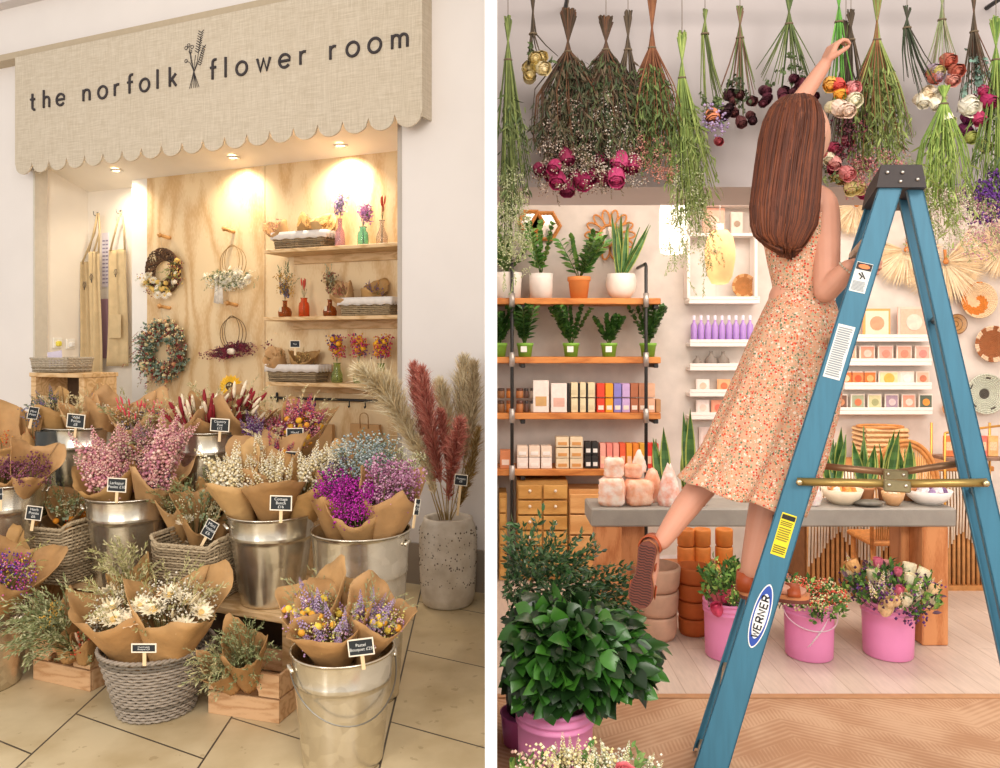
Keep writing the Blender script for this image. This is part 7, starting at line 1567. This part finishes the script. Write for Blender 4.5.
# ---- floral dress
def floral():
    m = bpy.data.materials.new('mat_floral'); m.use_nodes = True; nt = m.node_tree; b = nt.nodes['Principled BSDF']; b.inputs['Roughness'].default_value = .85
    tc = nt.nodes.new('ShaderNodeTexCoord'); prev = lin('c79a7c'); prev_s = None
    for sc, th, cols in ((70, .34, ('a8a080','d8c4b0','cf8a62')), (95, .33, ('c03424','d05430','5f7052')), (150, .28, ('e07848','e8d4c0','4a5a4c'))):
        v = nt.nodes.new('ShaderNodeTexVoronoi'); v.inputs['Scale'].default_value = sc; nt.links.new(tc.outputs['Object'], v.inputs[0])
        lt = nt.nodes.new('ShaderNodeMath'); lt.operation = 'LESS_THAN'; lt.inputs[1].default_value = th; nt.links.new(v.outputs['Distance'], lt.inputs[0])
        rp = nt.nodes.new('ShaderNodeValToRGB'); rp.color_ramp.interpolation = 'CONSTANT'; sp = nt.nodes.new('ShaderNodeSeparateColor'); nt.links.new(v.outputs['Color'], sp.inputs[0]); nt.links.new(sp.outputs[0], rp.inputs[0])
        rp.color_ramp.elements[0].color = lin(cols[0]); rp.color_ramp.elements[1].color = lin(cols[1]); rp.color_ramp.elements[1].position = .36; e = rp.color_ramp.elements.new(.7); e.color = lin(cols[2])
        mx = nt.nodes.new('ShaderNodeMix'); mx.data_type = 'RGBA'; nt.links.new(lt.outputs[0], mx.inputs[0])
        if prev_s is None: mx.inputs[6].default_value = prev
        else: nt.links.new(prev_s, mx.inputs[6])
        nt.links.new(rp.outputs[0], mx.inputs[7]); prev_s = mx.outputs[2]
    nt.links.new(prev_s, b.inputs['Base Color']); return m
RG = [((768,222),(826,214),.088,0),((765,240),(831,236),.10,0),((769,262),(831,258),.096,0),((774,284),(829,284),.088,0),((774,291),(829,291),.088,0),((764,312),(835,310),.11,.02),((752,338),(840,336),.13,.04),((738,372),(842,372),.135,.07),((722,408),(836,415),.14,.10),((705,445),(824,458),.15,.13),((690,468),(812,492),.16,.15),((680,479),(802,514),.168,.17)]
mb = MB(); n = 96; rows_ = []
for i in range(len(RG)-1):
    for j in range(5): rows_.append((i, j/5))
rows_.append((len(RG)-2, 1.0))
vs = []
for i, t_ in rows_:
    (l0, r0_, d0, f0), (l1, r1_, d1, f1_) = RG[i], RG[i+1]; u = t_*t_*(3-2*t_)*.5+t_*.5
    a_ = pl(l0[0]+(l1[0]-l0[0])*u, l0[1]+(l1[1]-l0[1])*u); b_ = pl(r0_[0]+(r1_[0]-r0_[0])*u, r0_[1]+(r1_[1]-r0_[1])*u); dd = d0+(d1-d0)*u; ff = f0+(f1_-f0)*u; c_ = (a_+b_)/2; hv = (b_-a_)/2
    for j in range(n):
        q_ = 2*PI*j/n; fold = 1+ff*(.42*math.sin(q_*9+.8)+.35*math.sin(q_*14+2.1)+.3*math.sin(q_*5)); w_ = .55+.45*abs(math.sin(q_))
        vs.append(c_+hv*math.cos(q_)*(1+(fold-1)*.35)+V((0,1,0))*(dd*math.sin(q_)*(1+(fold-1)*1.1))+Z*(.006*ff*math.sin(q_*7)*4))
k = len(rows_); mb.add(vs, [(i*n+j, i*n+(j+1) % n, (i+1)*n+(j+1) % n, (i+1)*n+j) for i in range(k-1) for j in range(n)])
m_fl = floral(); dress = mb.build('floral_dress', m_fl, person, solid=.003)
mb = MB()
for j in range(60): pass
wl = [vs[19*n+j] for j in range(n)]
mb.tube([c for c in wl], .0045, 6, closed=True); mb.build('waist_seam', m_fl, dress)
mb = MB()
for (a_, b_, c_) in (((822,214,2.56),(826,196,2.60),(818,206,2.70)),((776,220,2.56),(784,192,2.62),(790,206,2.72))): limb(mb, [pl(*a_), pl(*b_), pl(*c_)], [.007,.007,.007], 6, 4)
mb.build('shoulder_strap', m_fl, dress)
# ---- hair
HR = [((789,96),(800,96),.02,2.585),((779,99),(811,99),.06,2.585),((770,107),(817,108),.088,2.58),((763,121),(821,122),.102,2.578),((758,140),(821,140),.106,2.575),((755,160),(819,160),.10,2.565),((752,185),(818,185),.088,2.55),((749,208),(817,208),.078,2.535),((750,226),(814,226),.068,2.53),((753,236),(806,240),.060,2.53),((763,245),(799,250),.048,2.53),((778,251),(790,254),.02,2.53)]
def hring(u, q_, k_=1.0):
    f = u*(len(HR)-1); i = min(int(f), len(HR)-2); t_ = f-i; A_, B_ = HR[i], HR[i+1]; mixp = lambda p_, q2: tuple(p_[z_]+(q2[z_]-p_[z_])*t_ for z_ in (0,1))
    Yc = A_[3]+(B_[3]-A_[3])*t_; l_ = pl(*mixp(A_[0], B_[0]), Yc); r_ = pl(*mixp(A_[1], B_[1]), Yc); d_ = A_[2]+(B_[2]-A_[2])*t_
    return (l_+r_)/2+(r_-l_)/2*math.cos(q_)*k_-V((0,1,0))*d_*math.sin(q_)*k_
mb = MB(); n, k = 160, 44; vs = []; r = random.Random(8); ph = [r.uniform(-1,1) for _ in range(n)]
for i in range(k+1):
    u = i/k
    for j in range(n):
        q_ = 2*PI*j/n; w_ = 1+.010*math.sin(q_*23+u*2.2)+.007*math.sin(q_*41-u*3)+.010*ph[j]*(u**.5)
        p_ = hring(u, q_, w_); 
        if q_ > PI: # away from the viewer: parted round the face
            p_ = p_+V((0,-.5*max(0, u-.1)*.10, 0))
        if u > .86: p_.z += .018*ph[(j*7) % n]*(u-.86)/.14
        vs.append(p_)
mb.add(vs, [(i*n+j, i*n+(j+1) % n, (i+1)*n+(j+1) % n, (i+1)*n+j) for i in range(k) for j in range(n)]+[tuple(range(n)), tuple(k*n+j for j in range(n-1,-1,-1))])
hair = mb.build('long_hair', M('4a2110', .7, .18, 60, hex2='7a4020', stretch=(3,3,.15)), person)
mb = MB()
for j in range(260):
    q_ = r.uniform(.04, .96)*PI; q2_ = q_+r.uniform(-.05,.05); u1 = r.uniform(.9,1.04); k0 = r.uniform(1.0,1.025); w0 = r.uniform(0,6); u0 = r.uniform(.02,.5)
    pts = [hring(min(1,u0+(u1-u0)*i/14), q_+(q2_-q_)*i/14+.012*math.sin(w0+i*.7), k0+.01*math.sin(i*.5+w0)) for i in range(15)]
    if u1 > 1: pts.append(pts[-1]+V((r.uniform(-.008,.008),0,-.02)))
    mb.tube(pts, [.0018+.0012*math.sin(PI*min(1,i/14)) for i in range(len(pts))], 4, mi=j % 3)
mb.build('hair_strands', [M('5c2b14', .7, .1), M('703819', .7, .1), M('4c2310', .7, .1)], hair)
# ---- sandals
def sandal(heel, fr_, lab, sole_px=None):
    fwd, up, sd = fr_; L_ = .228; pr = []
    m_ = 26
    wid = lambda u: (.030*math.sqrt(max(0,1-((u-.14)/.14)**2)) if u < .14 else .030-.004*math.sin((u-.14)/.36*PI/2) if u < .5 else .026+.014*math.sin((u-.5)/.28*PI/2) if u < .78 else .040*math.sqrt(max(0,1-((u-.78)/.22)**2)))
    e = bpy.data.objects.new('sandal', None); COL.objects.link(e); e.parent = person; e['label'] = lab
    for nm, t0, t1, col, k_ in (('outsole',-.024,-.012,'6a3426',1.0),('midsole',-.012,.002,'c07a4c',.98)):
        mb = MB(); ring = [(u, wid(u)*k_) for u in [i/m_ for i in range(m_+1)]]; pts = [(u, w_) for u, w_ in ring]+[(u, -w_) for u, w_ in ring[::-1][1:-1]]; q_ = len(pts)
        for t_ in (t0, t1): pass
        lo_ = [heel+fwd*(u*L_)+sd*w_+up*t0 for u, w_ in pts]; hi_ = [heel+fwd*(u*L_)+sd*w_+up*t1 for u, w_ in pts]
        mb.add(lo_+hi_, [tuple(range(q_)), tuple(range(2*q_-1, q_-1, -1))]+[(j, (j+1) % q_, q_+(j+1) % q_, q_+j) for j in range(q_)]); o_ = mb.build(nm, M(col, .6, .08, 30), e, smooth=False)
        if nm == 'outsole':
            mb = MB()
            for i in range(2, 24):
                u = i/25; w_ = wid(u)*.88; mb.tube([heel+fwd*(u*L_)+sd*(w_*v)+up*(t0-.0005)+fwd*(.002*math.sin(v*9)) for v in (-1,-.6,-.2,.2,.6,1)], .0018, 4)
            mb.build('tread_ridges', M('3f1d16', .7, 0), o_)
    mb = MB(); m_s = M('a84a20', .5, .06, 30)
    def strap(u0, u1, h_, w_, k=12):
        vs_ = []
        for i in range(k+1):
            q_ = PI*i/k; hw = wid((u0+u1)/2)+.004
            for u in (u0, u1): vs_.append(heel+fwd*(u*L_)+sd*(hw*math.cos(q_))+up*(h_*math.sin(q_)**.8))
        mb.add(vs_, [(2*i, 2*i+2, 2*i+3, 2*i+1) for i in range(k)])
    strap(.66, .84, .031, 0); strap(.34, .44, .060, 0)
    mb.build('front_strap', m_s, e, solid=.003)
    mb = MB(); k = 26; vs_ = []
    for i in range(k):
        q_ = 2*PI*i/k; c_ = heel+fwd*.030
        for h_ in (.002, .045) if True else (): 
            hh = h_ if h_ < .01 else (.066 if math.cos(q_) < .3 else .052)
            if h_ < .01 and math.cos(q_) > .2: hh = .052
            vs_.append(c_+fwd*(.040*math.cos(q_)*(.92 if h_ > .01 else 1))+sd*(.036*math.sin(q_))+up*hh)
    mb.add(vs_, [(2*i, (2*i+2) % (2*k), (2*i+3) % (2*k), 2*i+1) for i in range(k)]); mb.build('heel_strap', m_s, e, solid=.003)
sandal(h1+f1[1]*.002, f1, 'rust leather sandal with a ridged brown sole turned to the viewer'); sandal(h2+V((0,0,.025)), f2, 'rust leather sandal planted on the ladder step')
mb = MB(); c_ = pl(847,269, 2.435); a_ = (pl(856,264,2.44)-pl(840,280,2.47)).normalized(); x_, y_, _ = frame(a_)
for i in range(18): q_ = 2*PI*i/18; mb.ell(c_+(x_*math.cos(q_)+y_*math.sin(q_))*.027, .004,.004,.004, 0, 6, 4)
mb.build('bead_bracelet', M('b8a890', .4, .2, 90), person)
# ================================================================= light, world, camera
w = bpy.data.worlds.new('world'); S.world = w; w.use_nodes = True; nt = w.node_tree; bg = nt.nodes['Background']
bg.inputs[0].default_value = (1.0, .93, .86, 1); bg.inputs[1].default_value = .85
def area(loc, tgt, sx, sy, e, col, name):
    ld = bpy.data.lights.new(name, 'AREA'); ld.shape = 'RECTANGLE'; ld.size = sx; ld.size_y = sy; ld.energy = e; ld.color = col
    o = bpy.data.objects.new(name, ld); COL.objects.link(o); o.location = loc; o.rotation_euler = (V(tgt)-V(loc)).to_track_quat('-Z', 'Y').to_euler(); o['kind'] = 'helper'; return o
area((-3.0, -2.5, 2.6), (-2, 4.5, .8), 1.8, 3.2, 190, (1, .95, .90), 'left_front_fill')  # soft light added behind the camera, also for bright streaks on the buckets
area((.6, -1.5, 3.6), (-1.2, 4.5, .3), 2.5, 1.2, 95, (1, .93, .85), 'left_overhead_fill')  # unseen overhead fill added to brighten the left stall
area((2.6, -1.2, 3.0), (1.4, 3.0, 1.2), 2.4, 2.4, 88, (1, .95, .90), 'right_front_fill')  # fill added from the front to lift the right side
area((1.9, 3.95, 2.66), (1.9, 4.6, 0), 3.2, .8, 52, (1, .90, .80), 'shop_overhead_fill')  # area fill added because the closed ceiling leaves the shop dark
cd = bpy.data.cameras.new('camera'); cam = bpy.data.objects.new('camera', cd); COL.objects.link(cam); cam.location = CAM; cam.rotation_euler = (PI/2, 0, 0)
cd.sensor_fit = 'HORIZONTAL'; cd.sensor_width = 36; cd.lens = 36*F/1000; cd.shift_x = (500-CX)/1000; cd.shift_y = (CY-384)/1000; cd.clip_end = 60
S.camera = cam
S.view_settings.view_transform = 'Standard'; S.view_settings.look = 'None'; S.view_settings.gamma = 1; S.view_settings.exposure = 0.0; S.view_settings.use_curve_mapping = False
S.cycles.max_bounces = 9; S.cycles.transmission_bounces = 9; S.cycles.use_denoising = True
